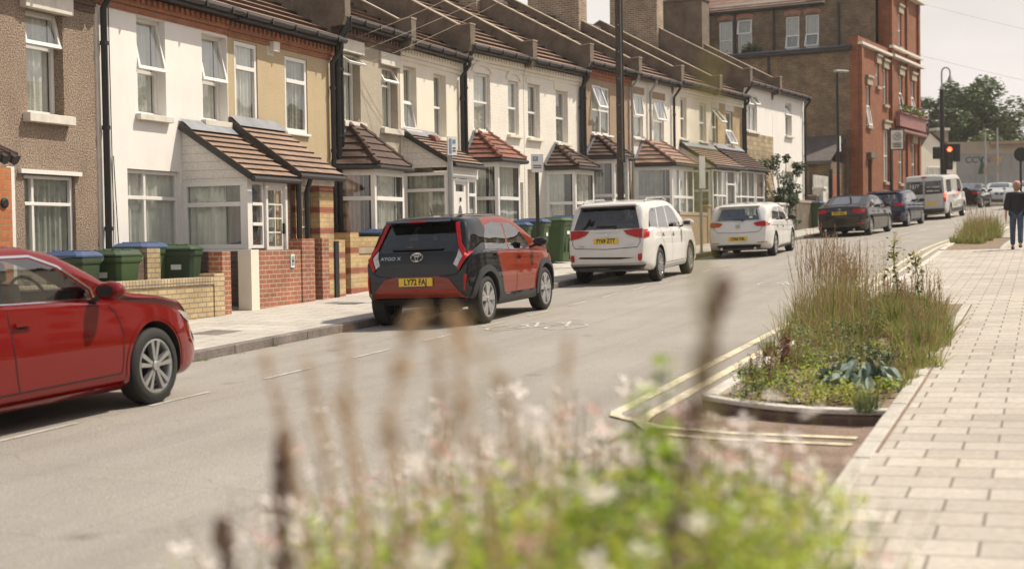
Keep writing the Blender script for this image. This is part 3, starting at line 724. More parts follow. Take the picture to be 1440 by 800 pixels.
    def bay(s_, x0, x1, depth, zs_, zt, apex, xa, xb, base_m, roof='tile_red', cur=('curtain', 'curtain', 'curtain'), cant=.32, hb=(.42,), opens=None, over=.13, vbc=()):
        r = s_.root; A, B, C, D = (x0, 0), (x0 + cant, -depth), (x1 - cant, -depth), (x1, 0)
        P = [A, B, C, D]
        mb = MB(); mb.prism([(A[0], .0), B, C, (D[0], .0)], lambda u, v, d: (u, v - .002, d), -.6, zs_); 
        mb.build('bay_wall', M[base_m], r); mb = MB(); mb.prism([(A[0] + .0, .0), B, C, (D[0], .0)], lambda u, v, d: (u, v - .002, d), zt, zt + .14)
        mb.build('bay_head', M['upvc'], r)
        for k in range(3):
            p, q = P[k], P[k + 1]; dx, dy = q[0] - p[0], q[1] - p[1]; l = math.hypot(dx, dy)
            Mx = T(p[0], p[1], zs_) @ Matrix.Rotation(math.atan2(dy, dx), 4, 'Z')
            panel(r, Mx, l, zt - zs_, hb=hb, curtain=cur[k], fw=.085, vb=vbc if k == 1 else (), opens=(opens or {}).get(k))
        o = over; ze = zt + .12
        Ao, Bo, Co, Do = (A[0] - .12, -.0, ze), (B[0] - .1, B[1] - o, ze), (C[0] + .1, C[1] - o, ze), (D[0] + .12, -.0, ze)
        Pk, Qk = (xa, -.02, apex), (xb, -.02, apex)
        mb = MB(); tiles(mb, Ao, Bo, Pk, Pk, 6, .02, .02); tiles(mb, Bo, Co, Qk, Pk, 6, .02, .02); tiles(mb, Co, Do, Qk, Qk, 6, .02, .02)
        ro = mb.build('bay_roof', [M[roof], M['tile_shadow']], r, fix=False)
        for a_, b_ in ((Bo, Pk), (Co, Qk)):
            n = 6; hp = MB()
            for i in range(n):
                p = Vector(a_).lerp(Vector(b_), i / n) + Vector((0, 0, .035)); q = Vector(a_).lerp(Vector(b_), (i + .98) / n) + Vector((0, 0, .02)); hp.tube([p, q], [.065, .05], 8)
            hp.build('hip_tiles', M[roof], ro, smooth=True)
        fl = MB()
        for a_, b_ in ((Ao, Pk), (Do, Qk)): fl.bar(Vector(a_) + Vector((0, -.03, .05)), Vector(b_) + Vector((0, -.03, .05)), .02, .14)
        fl.build('flashing', M['lead'], ro)
        g = MB(); off = Vector((0, -.03, -.05)); g.tube([Vector(Ao) + off, Vector(Bo) + off, Vector(Co) + off, Vector(Do) + off], .05, 8); g.build('bay_gutter', M['gutter'], r, smooth=True)
M['sign_dark_glass'] = mat('leaded_glass', (.12, .12, .11), .15, var=.5, vs=60)

mat_orange = brick_mat('bright_orange_brick', (.50, .17, .06), (.44, .14, .05), (.30, .22, .12))
# ---- 0: brown pebbledash house at the left edge
h = House(-4.1, .12, 3.98, 'pebble_brown', 'brown pebbledash house at the far left with a white framed window above the red car', [(-1.42, -.62, 1.93, 3.40, .16)], [(-1.53, -.42, -.15, 1.06, .05)], cornice='dark_brick', parapet='cement')
h.up(0, hb=(.66,), opens=[(0, 1, .66, 1, 14, 'top')], curtain='curtain'); h.sill(0, over=.1, th=.13, proj=.13); h.lintel(0, hh=.32, over=.12, proj=.12)
h.low(0, hb=(.66,), vb=(.2,), curtain='curtain_dim', fw=.05)
mb = MB(); mb.box(2.45, 3.78, -.06, -.002, 1.06 - h.base + .01, 1.06 - h.base + .07); mb.build('window_board', M['upvc'], h.root)
mb = MB(); mb.box(1.2, 1.86, -.38, -.003, -.4, 2.2); mb.build('brick_pier', mat_orange, h.root)
mb = MB(); mb.box(1.863, 2.02, -.30, -.003, -.4, 2.22); mb.build('door_trim', M['upvc'], h.root)
mb = MB(); mb.lathe([(.07, 0), (.07, .02), (.045, .03)], 16, T(1.70, -.385, 1.72) @ Matrix.Rotation(R(90), 4, 'X')); mb.build('number_plaque', M['black'], h.root)
CX_ = 1.48
mb = MB(); tiles(mb, (-.2, -.85, 2.27), (CX_, -.85, 2.27), (CX_ - .1, -.02, 2.62), (-.2, -.02, 2.62), 3, .02, .03)
for i in range(12): mb.tube([(-.14 + i * .14, -.86, 2.33), (-.14 + i * .14, -.02, 2.68)], .04, 6)
co = mb.build('door_canopy', [M['tile_dark'], M['tile_shadow']], h.root, fix=False)
mb = MB()
for i in range(9): mb.tube([(-.1 + i * .18, -.9, 2.25), (-.1 + i * .18, -.80, 2.31)], .07, 8)
mb.build('canopy_edge_tiles', M['gutter'], co, smooth=True)
h0 = h

# ---- 1: white rendered
h = House(.12, 3.82, 4.13, 'white_render', 'white rendered house with an enclosed white porch under a pink tiled lean-to roof', [(1.18, 1.95, 2.12, 3.67, .17), (3.02, 3.80, 2.16, 3.64, .17)], [(.86, 2.3, -.35, 1.24, .06)], cornice='orange_brick', parapet='cement', pipe=[(.12, 'black_pipe', .05)])
b = h.base
for i in (0, 1): h.up(i, hb=(.45,), opens=[(0, 1, .45, 1, 12, 'top')], curtain='curtain'); h.sill(i, over=.07, th=.1)
h.low(0, hb=(.72,), vb=(.36,), curtain='curtain', fw=.06)
mb = MB(); mb.box(0.005, .07, -.022, -.002, -.5, h.E - .2); mb.build('edge_pilaster', M['stone_white'], h.root)
mb = MB(); mb.box(.2, .27, -.022, -.002, -.5, h.E - .2); mb.build('edge_pilaster', M['stone_white'], h.root)
mb = MB(); mb.tube([(.33, -.02, h.E - .4), (.34, -.02, 2), (.32, -.02, 0)], .008, 5); mb.tube([(.36, -.03, 2.4), (.42, -.03, 1.3), (.50, -.03, .1)], .008, 5); mb.build('cable', M['black_pipe'], h.root)
def porch(h, xa, xb, dep, zwall, zeave, base_h, roofm, wallm='cladding', basem='dark_brick', side=True):
    "closed side walls of a lean-to porch: gable cladding above zw"
    r = h.root; b = h.base
    mb = MB(); zt = zeave - .04
    top = zeave - .12
    for x0, x1 in (((xa, xa + .07), (xb - .07, xb)) if side else ()):
        mb.prism([(0, top), (-dep, top), (-dep, zeave), (0, zwall)], lambda u, v, d: (d, u - .003, v), x0, x1)
    mb.box(xa + .07, xb - .07, -dep, -dep + .07, top, zeave)
    mb.build('porch_gable', M[wallm], r)
    if basem:
        mb = MB(); mb.box(xa + .01, xb - .01, -dep + .01, -.003, -.6, base_h); mb.build('porch_plinth', M[basem], r)
    mb = MB(); o = .12; sl = (zwall - zeave) / dep
    tiles(mb, (xa - .06, -dep - o, zeave - o * sl + .03), (xb + .03, -dep - o, zeave - o * sl + .03), (xb + .03, -.01, zwall + .05), (xa - .06, -.01, zwall + .05), 9, .02, .025)
    ro = mb.build('porch_roof', [M[roofm], M['tile_shadow']], r, fix=False)
    mb = MB(); mb.bar((xa - .075, -dep - o, zeave - o * sl + .02), (xa - .075, -.01, zwall + .04), .03, .11); mb.tube([(xa - .08, -dep - o - .04, zeave - o * sl - .02), (xb + .02, -dep - o - .04, zeave - o * sl - .02)], .05, 8); mb.build('porch_gutter', M['gutter'], ro)
    mb = MB(); mb.quad((xa - .06, -.02, zwall + .16), (xb + .03, -.02, zwall + .16), (xb + .03, -.24, zwall - .2 * sl + .1), (xa - .06, -.24, zwall - .2 * sl + .1)); mb.build('flashing', M['lead'], ro, fix=False)
    return ro
xa, xb = 2.36 - h.s0, 3.67
porch(h, xa, xb, 1.24, 2.95, 2.17, .93, 'tile_pale')
zb_ = .94; zt_ = 2.05
Ms = T(xa + .002, -.003, zb_) @ Matrix.Rotation(R(-90), 4, 'Z')
panel(h.root, Ms, 1.17, zt_ - zb_, hb=(.66,), curtain='curtain', fw=.075)
mb = MB(); mb.box(xa, xa + .09, -1.24, -1.17, .9, 2.06); mb.box(xa + .001, xa + .09, -1.24, -.001, .90, .938); mb.build('corner_post', M['upvc'], h.root)
panel(h.root, T(xa + .09, -1.24, zb_), .42, zt_ - zb_, hb=(.36, .66), curtain='curtain', fw=.055)
h.door(T(xa + .52, -1.235, .55), .70, 1.5, glazed=[(.13, .57, .42, 1.36)], grid=True)
mb = MB(); mb.box(xa + 1.23, xb, -1.235, -1.15, -.2, 2.05); mb.build('brick_pier', M['dark_brick'], h.root)
h1 = h
# ---- 2: tan rendered with open brick porch
h = House(3.82, 7.7, 4.12, 'tan_render', 'tan rendered house with a striped brick porch under a dark edged tiled roof', [(4.04, 4.82, 2.20, 3.64, .02), (5.80, 6.66, 2.14, 3.58, .02)], cornice='orange_brick', parapet=None, pipe=[(3.72, 'black_pipe', .05)])
b = h.base
for i in (0, 1): h.up(i, hb=(.68,), curtain='curtain' if i == 0 else 'curtain_dim', fw=.075); h.sill(i, m='upvc', over=.03, th=.05, proj=.06)
mb = MB(); mb.box(5.14 - 3.82, 5.40 - 3.82, -.012, -.002, 3.5 - b, 3.8 - b); mb.box(1.40, 1.62, -.12, -.012, 3.58 - b, 3.76 - b); mb.build('vent_box', M['stone_white'], h.root, bevel=.01)
mb = MB(); mb.lathe([(.05, 0), (.06, .03), (.05, .09)], 10, T(.12, -.05, 3.9 - b)); mb.bar((.12, 0, 3.95 - b), (.12, -.08, 3.95 - b), .03); mb.build('wall_bracket', M['black'], h.root)
porch(h, .06, 1.62, 1.24, 3.02, 2.17, .0, 'tile_pale', wallm='stone_white', basem=None)
for x0, x1 in ((.12, .30), (.98, 1.5)):
    mb = MB(); mb.box(x0, x1, -1.235, -.9, -.6, 2.03); mb.build('porch_pier', M['stripe'], h.root)
mb = MB(); mb.box(.11, 1.52, -1.25, -.95, 1.93, 2.04); mb.build('porch_beam', M['stone_white'], h.root)
h.door(T(.33, -1.0, .02), .62, 1.9, glazed=[(.1, .52, .55, 1.8)], grid=True)
mb = MB(); mb.tube([(.05, -1.34, 2.05), (.05, -1.34, -.4)], .05, 8); mb.tube([(.42, -1.38, 2.05), (.40, -1.3, 1.8), (.40, -1.3, -.4)], .045, 8); mb.build('porch_downpipe', M['black_pipe'], h.root, smooth=True)
mb = MB(); mb.box(1.52, 3.9, -.02, -.003, -.6, 1.9); mb.build('brick_facing', M['stripe'], h.root)
h2 = h
# ---- 3: grey pebbledash
h = House(7.72, 10.83, 4.60, 'grey_pebble', 'grey pebbledash house with white block lintels over a dark hipped bay', [(8.13, 8.92, 2.52, 3.93, .17), (9.94, 10.72, 2.50, 3.86, .17)], cornice='dark_brick', chim=True, pipe=[(.05, 'black_pipe', .06), (.2, 'black_pipe', .045)])
h.up(0, hb=(.72,), vb=(), opens=[(0, 1, .72, 1, 55, 'top')], curtain='curtain'); h.up(1, hb=(.70,), opens=[(0, 1, .70, 1, 30, 'top')], curtain='curtain')
for i in (0, 1): h.sill(i, th=.12, over=.1); h.lintel(i, hh=.27, over=.12)
h.bay(.02, 2.05, .72, .62, 2.24, 3.26, .55, .95, 'grey_pebble', 'tile_dark', cur=('curtain_pink', 'curtain', 'curtain'), hb=(.66,))
mb = MB(); mb.box(2.75, 3.06, -.03, -.002, -.5, 2.6); mb.build('corner_block', M['cement_pale'], h.root)
h3 = h
# ---- 4: cream
h = House(10.85, 14.2, 4.51, 'cream', 'cream house with a white clad porch whose front door has an oval window', [(11.03, 11.70, 2.54, 3.97, .14), (12.64, 13.34, 2.48, 3.96, .14)], cornice='cream', parapet='cement', pipe=[(3.25, 'black_pipe', .05)])
h.up(0, hb=(.45,), opens=[(0, 1, 0, .45, 10, 'top')], curtain='curtain_dim'); h.up(1, hb=(.48,), curtain='curtain_dim')
for i in (0, 1): h.sill(i, th=.08, m='cream')
xa, xb = .10, 1.72
porch(h, xa, xb, 1.12, 3.08, 2.45, .7, 'tile_pale')
panel(h.root, T(xa + .002, -.003, .72) @ Matrix.Rotation(R(-90), 4, 'Z'), 1.05, 1.50, hb=(.74,), curtain='curtain_dim', fw=.07)
mb = MB(); mb.box(xa, xa + .12, -1.12, -1.06, -.3, 2.33); mb.box(xa + .12, xb, -1.115, -1.06, 2.1, 2.33); mb.build('corner_post', M['upvc'], h.root)
h.door(T(xa + .16, -1.1, .0), .85, 2.08, oval=True, glazed=[(.2, .65, 1.80, 1.96)])
panel(h.root, T(xa + 1.05, -1.1, .3), .5, 1.8, hb=(.5, .8), curtain='curtain_dim', fw=.07)
mb = MB(); mb.tube([(1.0, -.25, 2.98), (1.3, -.2, 3.0)], .15, 8); mb.build('hip_end_tile', M['tile_red'], h.root, smooth=True)
h4 = h
# ---- 5
h = House(14.22, 17.55, 4.84, 'cream_brick', 'cream painted brick house with arched windows over a red tiled bay', [(14.86, 15.72, 2.78, 4.22, .08), (16.68, 17.28, 2.78, 4.18, .08)], [(16.8, 17.46, -.6, 1.55, .28)], cornice='cream', pipe=[(-.12 + .2, 'black_pipe', .05)])
h.up(0, hb=(.5,), curtain='curtain'); h.up(1, hb=(.5,), curtain='curtain')
for i in (0, 1): h.sill(i, th=.08, m='cream'); h.arch_trim(i, 'cream')
h.bay(.18, 2.0, .72, .7, 2.48, 3.32, .72, 1.18, 'cream_brick', 'tile_red', hb=(.52,))
h.door(T(16.8 - h.s0 + .003, .25, .0), .65, 2.08)
h5 = h
# ---- 6
h = House(17.57, 21.0, 4.83, 'cream_brick', 'cream painted brick house with a brown tiled bay behind the black sign post', [(17.80, 18.48, 2.76, 4.20, .12), (19.42, 20.16, 2.72, 4.16, .12)], [(17.72, 18.36, -.6, 1.92, .42)], cornice='cream', pipe=[(3.3, 'black_pipe', .06)])
for i in (0, 1): h.up(i, hb=(.48,), curtain='curtain_dim'); h.sill(i, th=.08, m='cream'); h.lintel(i, 'cream', hh=.25, proj=.02)
h.bay(1.22, 3.05, .72, .6, 2.34, 3.08, 1.75, 2.05, 'cream_brick', 'tile_dark', hb=(.5,))
h.door(T(17.72 - h.s0 + .003, .38, .0), .63, 2.3, m='cream')
h6 = h
# ---- 7 brown
h = House(21.02, 24.4, 5.13, 'brown_render', 'brown rendered house with a wide white four light window behind the telegraph pole', [(21.70, 22.93, 3.10, 4.50, .03)], cornice='orange_brick', chim=True, pipe=[(.02, 'black_pipe', .06), (3.34, 'grey_pipe')])
h.up(0, hb=(.5,), vb=(.5,), curtain='curtain_dim', opens=[(0, .5, .5, 1, 22, 'top')]); h.sill(0, m='upvc', th=.06)
h.bay(.35, 2.0, .7, .6, 2.62, 3.38, .9, 1.2, 'stone_white', 'tile_dark', hb=(.5,), cur=('curtain_dim', 'curtain_dim', 'curtain_dim'))
h7 = h
# ---- 8
h = House(24.42, 27.8, 5.11, 'cream_brick', 'cream house with brown painted lintels over a long tiled bay roof', [(24.62, 25.38, 3.14, 4.50, .05), (26.20, 27.05, 3.08, 4.46, .05)], cornice=None, pipe=[(1.35, 'grey_pipe'), (3.3, 'black_pipe')])
for i in (0, 1): h.up(i, hb=(.5,), curtain='curtain', opens=[(0, 1, .5, 1, 8, 'top')] if i == 0 else [(0, 1, .5, 1, 16, 'top')]); h.sill(i, th=.06); h.lintel(i, 'brown_render', hh=.22, proj=.015)
M_ = T(0, 0, 0)
h.bay(.35, 3.15, 1.0, .6, 2.42, 3.32, .95, 2.3, 'stone_white', 'tile', hb=(.5,), cant=.5, vbc=(.33, .66), cur=('curtain_dim', 'curtain', 'curtain'))
# ---- 9, 10
h = House(27.82, 31.3, 5.2, 'cream', 'pale cream house with narrow windows over a white clad porch end', [(28.45, 29.0, 3.32, 4.70, .08), (30.15, 30.8, 3.32, 4.64, .08)], cornice='cream', chim=True)
for i in (0, 1): h.up(i, hb=(.5,), curtain='curtain'); h.sill(i, th=.06)
xa = .6; porch(h, xa, 3.46, 1.1, 3.15, 2.5, .6, 'tile_pale')
panel(h.root, T(xa + .002, -.003, .62) @ Matrix.Rotation(R(-90), 4, 'Z'), 1.03, 1.7, hb=(.6,), curtain='curtain_dim', fw=.07)
panel(h.root, T(xa + .06, -1.1, .62), 1.3, 1.72, vb=(.33, .66), hb=(.5,), curtain='curtain'); panel(h.root, T(xa + 1.4, -1.1, .0), .8, 2.35, hb=(.4, .8), curtain='curtain_dim'); panel(h.root, T(xa + 2.22, -1.1, .62), .6, 1.72, hb=(.5,), curtain='curtain')
h = House(31.32, 34.45, 5.22, 'ochre_brick', 'tan brick house with two upper windows hanging wide open', [(31.2 + .15, 31.9, 3.25, 4.55, .06), (32.70, 33.42, 3.32, 4.55, .06)], cornice='cream', pipe=[(3.0, 'black_pipe')])
h.up(0, hb=(.5,), curtain='curtain_dim', opens=[(0, 1, .5, 1, 40, 'top')]); h.up(1, hb=(.45,), curtain='curtain_dim', opens=[(0, 1, 0, .45, 26, 'top')])
for i in (0, 1): h.sill(i, th=.06); h.lintel(i, 'stone_white', hh=.3, proj=.02)
porch(h, .05, 2.7, 1.0, 3.1, 2.42, .6, 'tile_dark')
panel(h.root, T(.1, -1.0, .62), 1.5, 1.65, vb=(.5,), hb=(.45,), curtain='curtain_dim'); panel(h.root, T(1.7, -1.0, .62), .9, 1.65, hb=(.45,), curtain='curtain_pink')
# ---- 11, 12
h = House(34.47, 37.85, 5.78, 'white_render', 'white house with stone cladding on its ground floor and a climbing shrub', [(34.95, 36.08, 3.98, 5.34, .06)], [(36.3, 36.95, -.2, 2.0, .2)], cornice=None, chim=True, parapet='cement', pipe=[(.05, 'black_pipe', .06)])
h.up(0, hb=(.7,), vb=(.5,), curtain='curtain', opens=[(0, .5, .7, 1, 20, 'top'), (.5, 1, .7, 1, 32, 'top')]); h.sill(0, th=.08)
mb = MB(); E_ = 3.9 - h.base
mb.box(.01, 36.3 - h.s0 - .02, -.04, -.003, -.5, E_); mb.box(36.97 - h.s0, h.W - .02, -.04, -.003, -.5, E_); mb.box(36.3 - h.s0 - .02, 36.97 - h.s0, -.04, -.003, 1.95, E_); mb.build('stone_facing', M['stone_clad'], h.root)
panel(h.root, T(.35, -.05, .7), .9, 1.3, hb=(.6,), curtain='curtain_dim')
h.door(T(36.3 - h.s0, .18, -.1), .65, 2.0)
h = House(37.87, 41.9, 5.78, 'white_render', 'white end house of the terrace with an arched doorway', [(39.46, 40.28, 4.06, 5.38, .14)], [(39.5, 40.5, 0, 2.8, .25)], cornice=None, parapet='cement', pipe=[(3.9, 'black_pipe', .05)])
h.up(0, hb=(.6,), curtain='curtain_dim', opens=[(0, 1, .6, 1, 18, 'top')]); h.sill(0, th=.08)
h.door(T(39.5 - h.s0, .22, 0), 1.0, 2.4)
mb = MB(); pts = [(2.13 + .62 * math.cos(a), 2.25 + .5 * math.sin(a)) for a in np.linspace(0, math.pi, 12)]
mb.prism(pts, lambda u, v, d: (u, d, v), -.04, -.003); mb.build('door_arch', M['stone_white'], h.root)
h.chimney(.1, hgt=1.25, w=.8, d=2.9, m='cement', pots=3)
hend = h
# telephone wires
mb = MB()
def wire(mb, a, b, sag, r=.0055, n=14):
    a, b = Vector(a), Vector(b); mb.tube([a.lerp(b, i / n) - Vector((0, 0, sag * 4 * (i / n) * (1 - i / n))) for i in range(n + 1)], r, 4, cap=False)
o = None
mb = MB()
A_ = FP(8.0, .05); za = 4.35
for (bx_, by_, bz_, sg) in ((1.5, 24.5, 6.0, .3), (1.2, 23.5, 5.2, .25), (.2, 20.0, 5.6, .22)):
    pass
wa = Vector((*FP(8.6, .1), 4.25)); 
for k, tgt in enumerate(((3.75, 34.0, 8.6), (4.6, 36.5, 9.0), (2.6, 35.0, 7.6))): wire(mb, wa + Vector((.1 * k, .1 * k, -.25 * k)), tgt, .25)
tag(mb.build('telephone_wires', M['cement_pale'], smooth=True), 'thin pale overhead wires fanning out from under the eave of the grey pebbledash house', 'wires')

# ================================================================ BIG BRICK CORNER BUILDING
def grid_wall(mb, x0, x1, z0, z1, ops, y=0., rec=.14, mi=0):
    xs = sorted({x0, x1} | {o[0] for o in ops} | {o[1] for o in ops}); zz = sorted({z0, z1} | {o[2] for o in ops} | {o[3] for o in ops})
    for i in range(len(xs) - 1):
        for k in range(len(zz) - 1):
            cx, cz = (xs[i] + xs[i + 1]) / 2, (zz[k] + zz[k + 1]) / 2
            if any(o[0] < cx < o[1] and o[2] < cz < o[3] for o in ops): continue
            mb.quad((xs[i], y, zz[k]), (xs[i + 1], y, zz[k]), (xs[i + 1], y, zz[k + 1]), (xs[i], y, zz[k + 1]), mi)
    for a, b, c, d in [o[:4] for o in ops]:
        r_ = y + rec
        mb.quad((a, y, c), (a, r_, c), (a, r_, d), (a, y, d), mi); mb.quad((b, y, c), (b, y, d), (b, r_, d), (b, r_, c), mi)
        mb.quad((a, y, d), (a, r_, d), (b, r_, d), (b, y, d), mi); mb.quad((a, y, c), (b, y, c), (b, r_, c), (a, r_, c), mi)
bx0, by0 = FP(48.45, .5); bz0 = .6
B = thing('corner_building', (bx0, by0, bz0), R(61), 'tall brick building at the corner with a brown side wall and an orange red front', 'building')
fw_ = [(1.35, 2.0, 4.5, 6.35), (3.05, 3.6, 6.45, 7.5), (4.35, 5.05, 5.7, 7.4), (7.2, 7.95, 5.65, 7.35), (9.75, 10.5, 5.65, 7.3), (4.35, 5.35, 2.0, 4.5), (7.1, 7.9, 2.0, 4.1), (9.8, 10.6, 2.0, 4.1), (7.15, 7.8, 8.75, 10.4)]
mb = MB(); grid_wall(mb, 0, 5.45, -1, 8.0, fw_[:3] + [fw_[5], (1.5, 2.15, .1, 2.95)]); mb.quad((0, 0, 8), (5.45, 0, 8), (5.45, 0, 8.45), (0, 0, 8.45)); mb.quad((0, 0, 8.45), (5.45, 0, 8.45), (5.45, .35, 8.45), (0, .35, 8.45))
mb.quad((0, .0, -1), (0, .0, 8.45), (0, .40, 8.45), (0, .40, -1))
grid_wall(mb, 5.45, 11.4, -1, 12.9, fw_[3:5] + fw_[6:], y=-.05)
mb.quad((5.45, -.05, -1), (5.45, -.05, 12.9), (5.45, .5, 12.9), (5.45, .5, -1)); mb.quad((11.4, -.05, -1), (11.4, 10, -1), (11.4, 10, 12.9), (11.4, -.05, 12.9))
mb.build('front_wall', M['civic_red'], B, fix=False)
mb = MB(); mb.quad((0, .402, -1), (0, .402, 8.0), (0, 13, 8.0), (0, 13, -1)); mb.build('side_wall', M['brown_brick'], B, fix=False)
mb = MB()
sw = [(3.30, 3.98, 8.75, 10.35), (4.30, 4.98, 8.75, 10.35), (6.75, 7.5, 8.78, 10.4), (7.8, 8.5, 8.78, 10.4)]
# upper side wall at x=5.0, facing -x: build in its own plane with x -> -y
Mw = T(5.0, 0, 0) @ Matrix.Rotation(R(-90), 4, 'Z')
t_ = MB(); grid_wall(t_, -10.3, -.5, 7.9, 10.95, [(-b, -a, c, d) for a, b, c, d in sw], rec=.12); grid_wall(t_, -3.0, -.5, 10.95, 12.9, [])
mb.add([Mw @ Vector(v) for v in t_.v], t_.f); mb.quad((5.0, 3.0, 10.95), (5.0, 3.0, 12.9), (11.4, 3.0, 12.9), (11.4, 3.0, 10.95))
mb.quad((5.0, 10.3, -1), (5.0, 10.3, 10.95), (11.4, 10.3, 10.95), (11.4, 10.3, -1))
mb.build('upper_side_wall', M['brown_brick'], B, fix=False)
mb = MB(); mb.quad((0, .3, 7.95), (5.0, .3, 7.95), (5.0, 13, 7.95), (0, 13, 7.95)); mb.quad((5.0, 0, 12.85), (11.4, 0, 12.85), (11.4, 3, 12.85), (5.0, 3, 12.85)); mb.build('flat_roof', M['lead'], B, fix=False)
mb = MB(); mb.prism([(4.7, 11.0), (11.7, 11.0), (8.2, 13.6)], lambda u, v, d: (u, d, v), 3.02, 10.5); mb.build('pitched_roof', M['tile'], B)
mb = MB(); mb.box(4.90, 4.99, 3.0, 10.4, 10.85, 11.28); mb.build('eaves_board', M['cream'], B)
mb = MB(); mb.tube([(-.12, .3, 7.92), (-.12, 13, 7.92)], .13, 8); mb.tube([(4.85, 3.0, 10.84), (4.85, 10.4, 10.84)], .07, 8)
for y in (2.3, 5.6, 7.65): mb.tube([(4.92, y, 10.84), (4.92, y, 8.0)], .055, 8)
mb.tube([(-.08, 4.2, 7.9), (-.08, 4.2, -.5)], .055, 8)
mb.build('pipes_and_gutters', M['black_pipe'], B)
for a, b, c, d in sw:
    op = {0: [(0, 1, 0, .42, 24, 'top')], 1: [(0, 1, 0, .42, 18, 'top')], 2: [(0, 1, .55, 1, 15, 'top')], 3: None}[sw.index((a, b, c, d))]
    panel(B, Mw @ T(-b, .04, c), b - a, d - c, hb=(.42,) if sw.index((a, b, c, d)) != 2 else (.55,), curtain='curtain_dim', opens=op, fw=.05)
    q = MB(); w_ = (b - a) / 2; cx = -(a + b) / 2
    p1 = [(cx + (w_ + .04) * math.cos(t), d + .01 + .12 * math.sin(t)) for t in np.linspace(math.pi, 0, 7)]; p2 = [(cx + (w_ + .1) * math.cos(t), d + .2 + .14 * math.sin(t)) for t in np.linspace(0, math.pi, 7)]
    q.prism(p1 + p2, lambda u, v, dd: Mw @ Vector((u, dd, v)), -.03, -.004); q.build('brick_arch', M['red_brick'], B)
for i, (a, b, c, d) in enumerate(fw_):
    yy = -.05 if a > 5.4 else 0.
    panel(B, T(a, yy + .08, c), b - a, d - c, hb=(.5,), vb=(.5,) if i == 5 else (), curtain='curtain', fw=.06, opens=[(0, 1, 0, .5, 10, 'top')] if i in (0, 3, 4) else None)
    q = MB(); q.box(a - .14, b + .14, yy - .1, yy - .003, d + .02, d + .34); q.box(a - .2, b + .2, yy - .16, yy - .003, d + .345, d + .45); q.build('stone_lintel', M['cement_pale'], B)
    q = MB(); q.box(a - .1, b + .1, yy - .12, yy + .07, c - .14, c - .005); q.build('sill', M['cement_pale'], B)
mb = MB(); mb.box(1.52, 2.13, .12, .16, -.2, 2.93); mb.build('side_door', M['black'], B)
mb = MB(); mb.box(1.3, 2.35, -.22, -.003, 3.0, 3.25); mb.build('door_hood', M['cement'], B)
mb = MB()
for x, top in ((.05, 7.98), (5.50, 12.5), (8.55, 12.5), (11.05, 12.5)): mb.box(x, x + .34, -.16, -.053 if x > 5 else -.003, -.6, top)
mb.build('pilasters', M['civic_red'], B)
mb = MB()
for x0, x1, z, p in ((-.08, 5.40, 8.05, .18), (5.35, 11.6, 8.05, .30), (5.35, 11.6, 8.5, .22), (5.35, 11.6, 11.35, .35)): mb.box(x0, x1, -.05 - p, -.055 if x0 > 3 else -.003, z, z + .12)
mb.build('string_courses', M['stone_white'], B)
mb = MB(); mb.box(5.9, 11.4, -.42, -.20, 4.75, 5.35); mb.box(5.85, 11.45, -.5, -.2, 5.36, 5.46); mb.box(5.85, 11.45, -.46, -.2, 4.5, 4.62)
mb.build('fascia', mat('fascia_pink', (.27, .12, .11), .6), B)
text_mesh('THE PLOUGH INN', .34, 'fascia_letters', M['stone_white'], T(8.7, -.425, 5.05) @ Matrix.Rotation(R(90), 4, 'X'), B) if False else None
mb = MB(); mb.quad((-2.6, .55, 2.75), (-2.6, 3.4, 2.75), (-.01, 3.4, 4.0), (-.01, .55, 4.0)); mb.box(-2.62, -2.5, .5, 3.4, 2.6, 2.75); mb.build('lean_to_roof', mat('slates', (.095, .08, .075), .7, var=.2), B)
mb = MB(); mb.box(-2.4, -.01, .6, 3.4, -.8, 2.7); mb.build('lean_to_wall', M['brown_brick'], B)
mb = MB(); mb.prism([(.45, -.5), (.45, 4.2), (.9, 3.6), (1.5, 1.2), (1.6, -.5)], lambda u, v, d: (d, u, v), -.35, -.01); mb.build('buttress', M['dark_brick'], B)
mb = MB()
for i, (y, zt) in enumerate(((9.0, 13.9), (9.6, 13.9))): mb.box(4.2, 4.9, y, y + .35, 9, zt)
mb.build('chimney_shaft', M['civic_red'], B)
# flower baskets along the fascia
mb = MB()
for i in range(260):
    c = Vector((random.uniform(6.0, 11.4), -.5 + random.gauss(0, .08), 5.62 + random.gauss(0, .12))); q = Matrix.Rotation(random.random() * 6, 3, 'Z') @ Matrix.Rotation(random.random() * 6, 3, 'X'); s = .07
    mb.add([c + q @ Vector(p) for p in ((-s, -s / 2, 0), (s, -s / 2, 0), (s, s / 2, 0), (-s, s / 2, 0))], [(0, 1, 2, 3)], random.choice((0, 0, 1)))
M['leaf'] = mat('leaf_green', (.085, .12, .035), .6, var=.4, vs=6)
M['flower_mix'] = mat('flower_mix', (.36, .30, .15), .6, var=.2)
mb.build('flower_baskets', [M['leaf'], M['flower_mix']], B, fix=False)['kind'] = 'stuff'

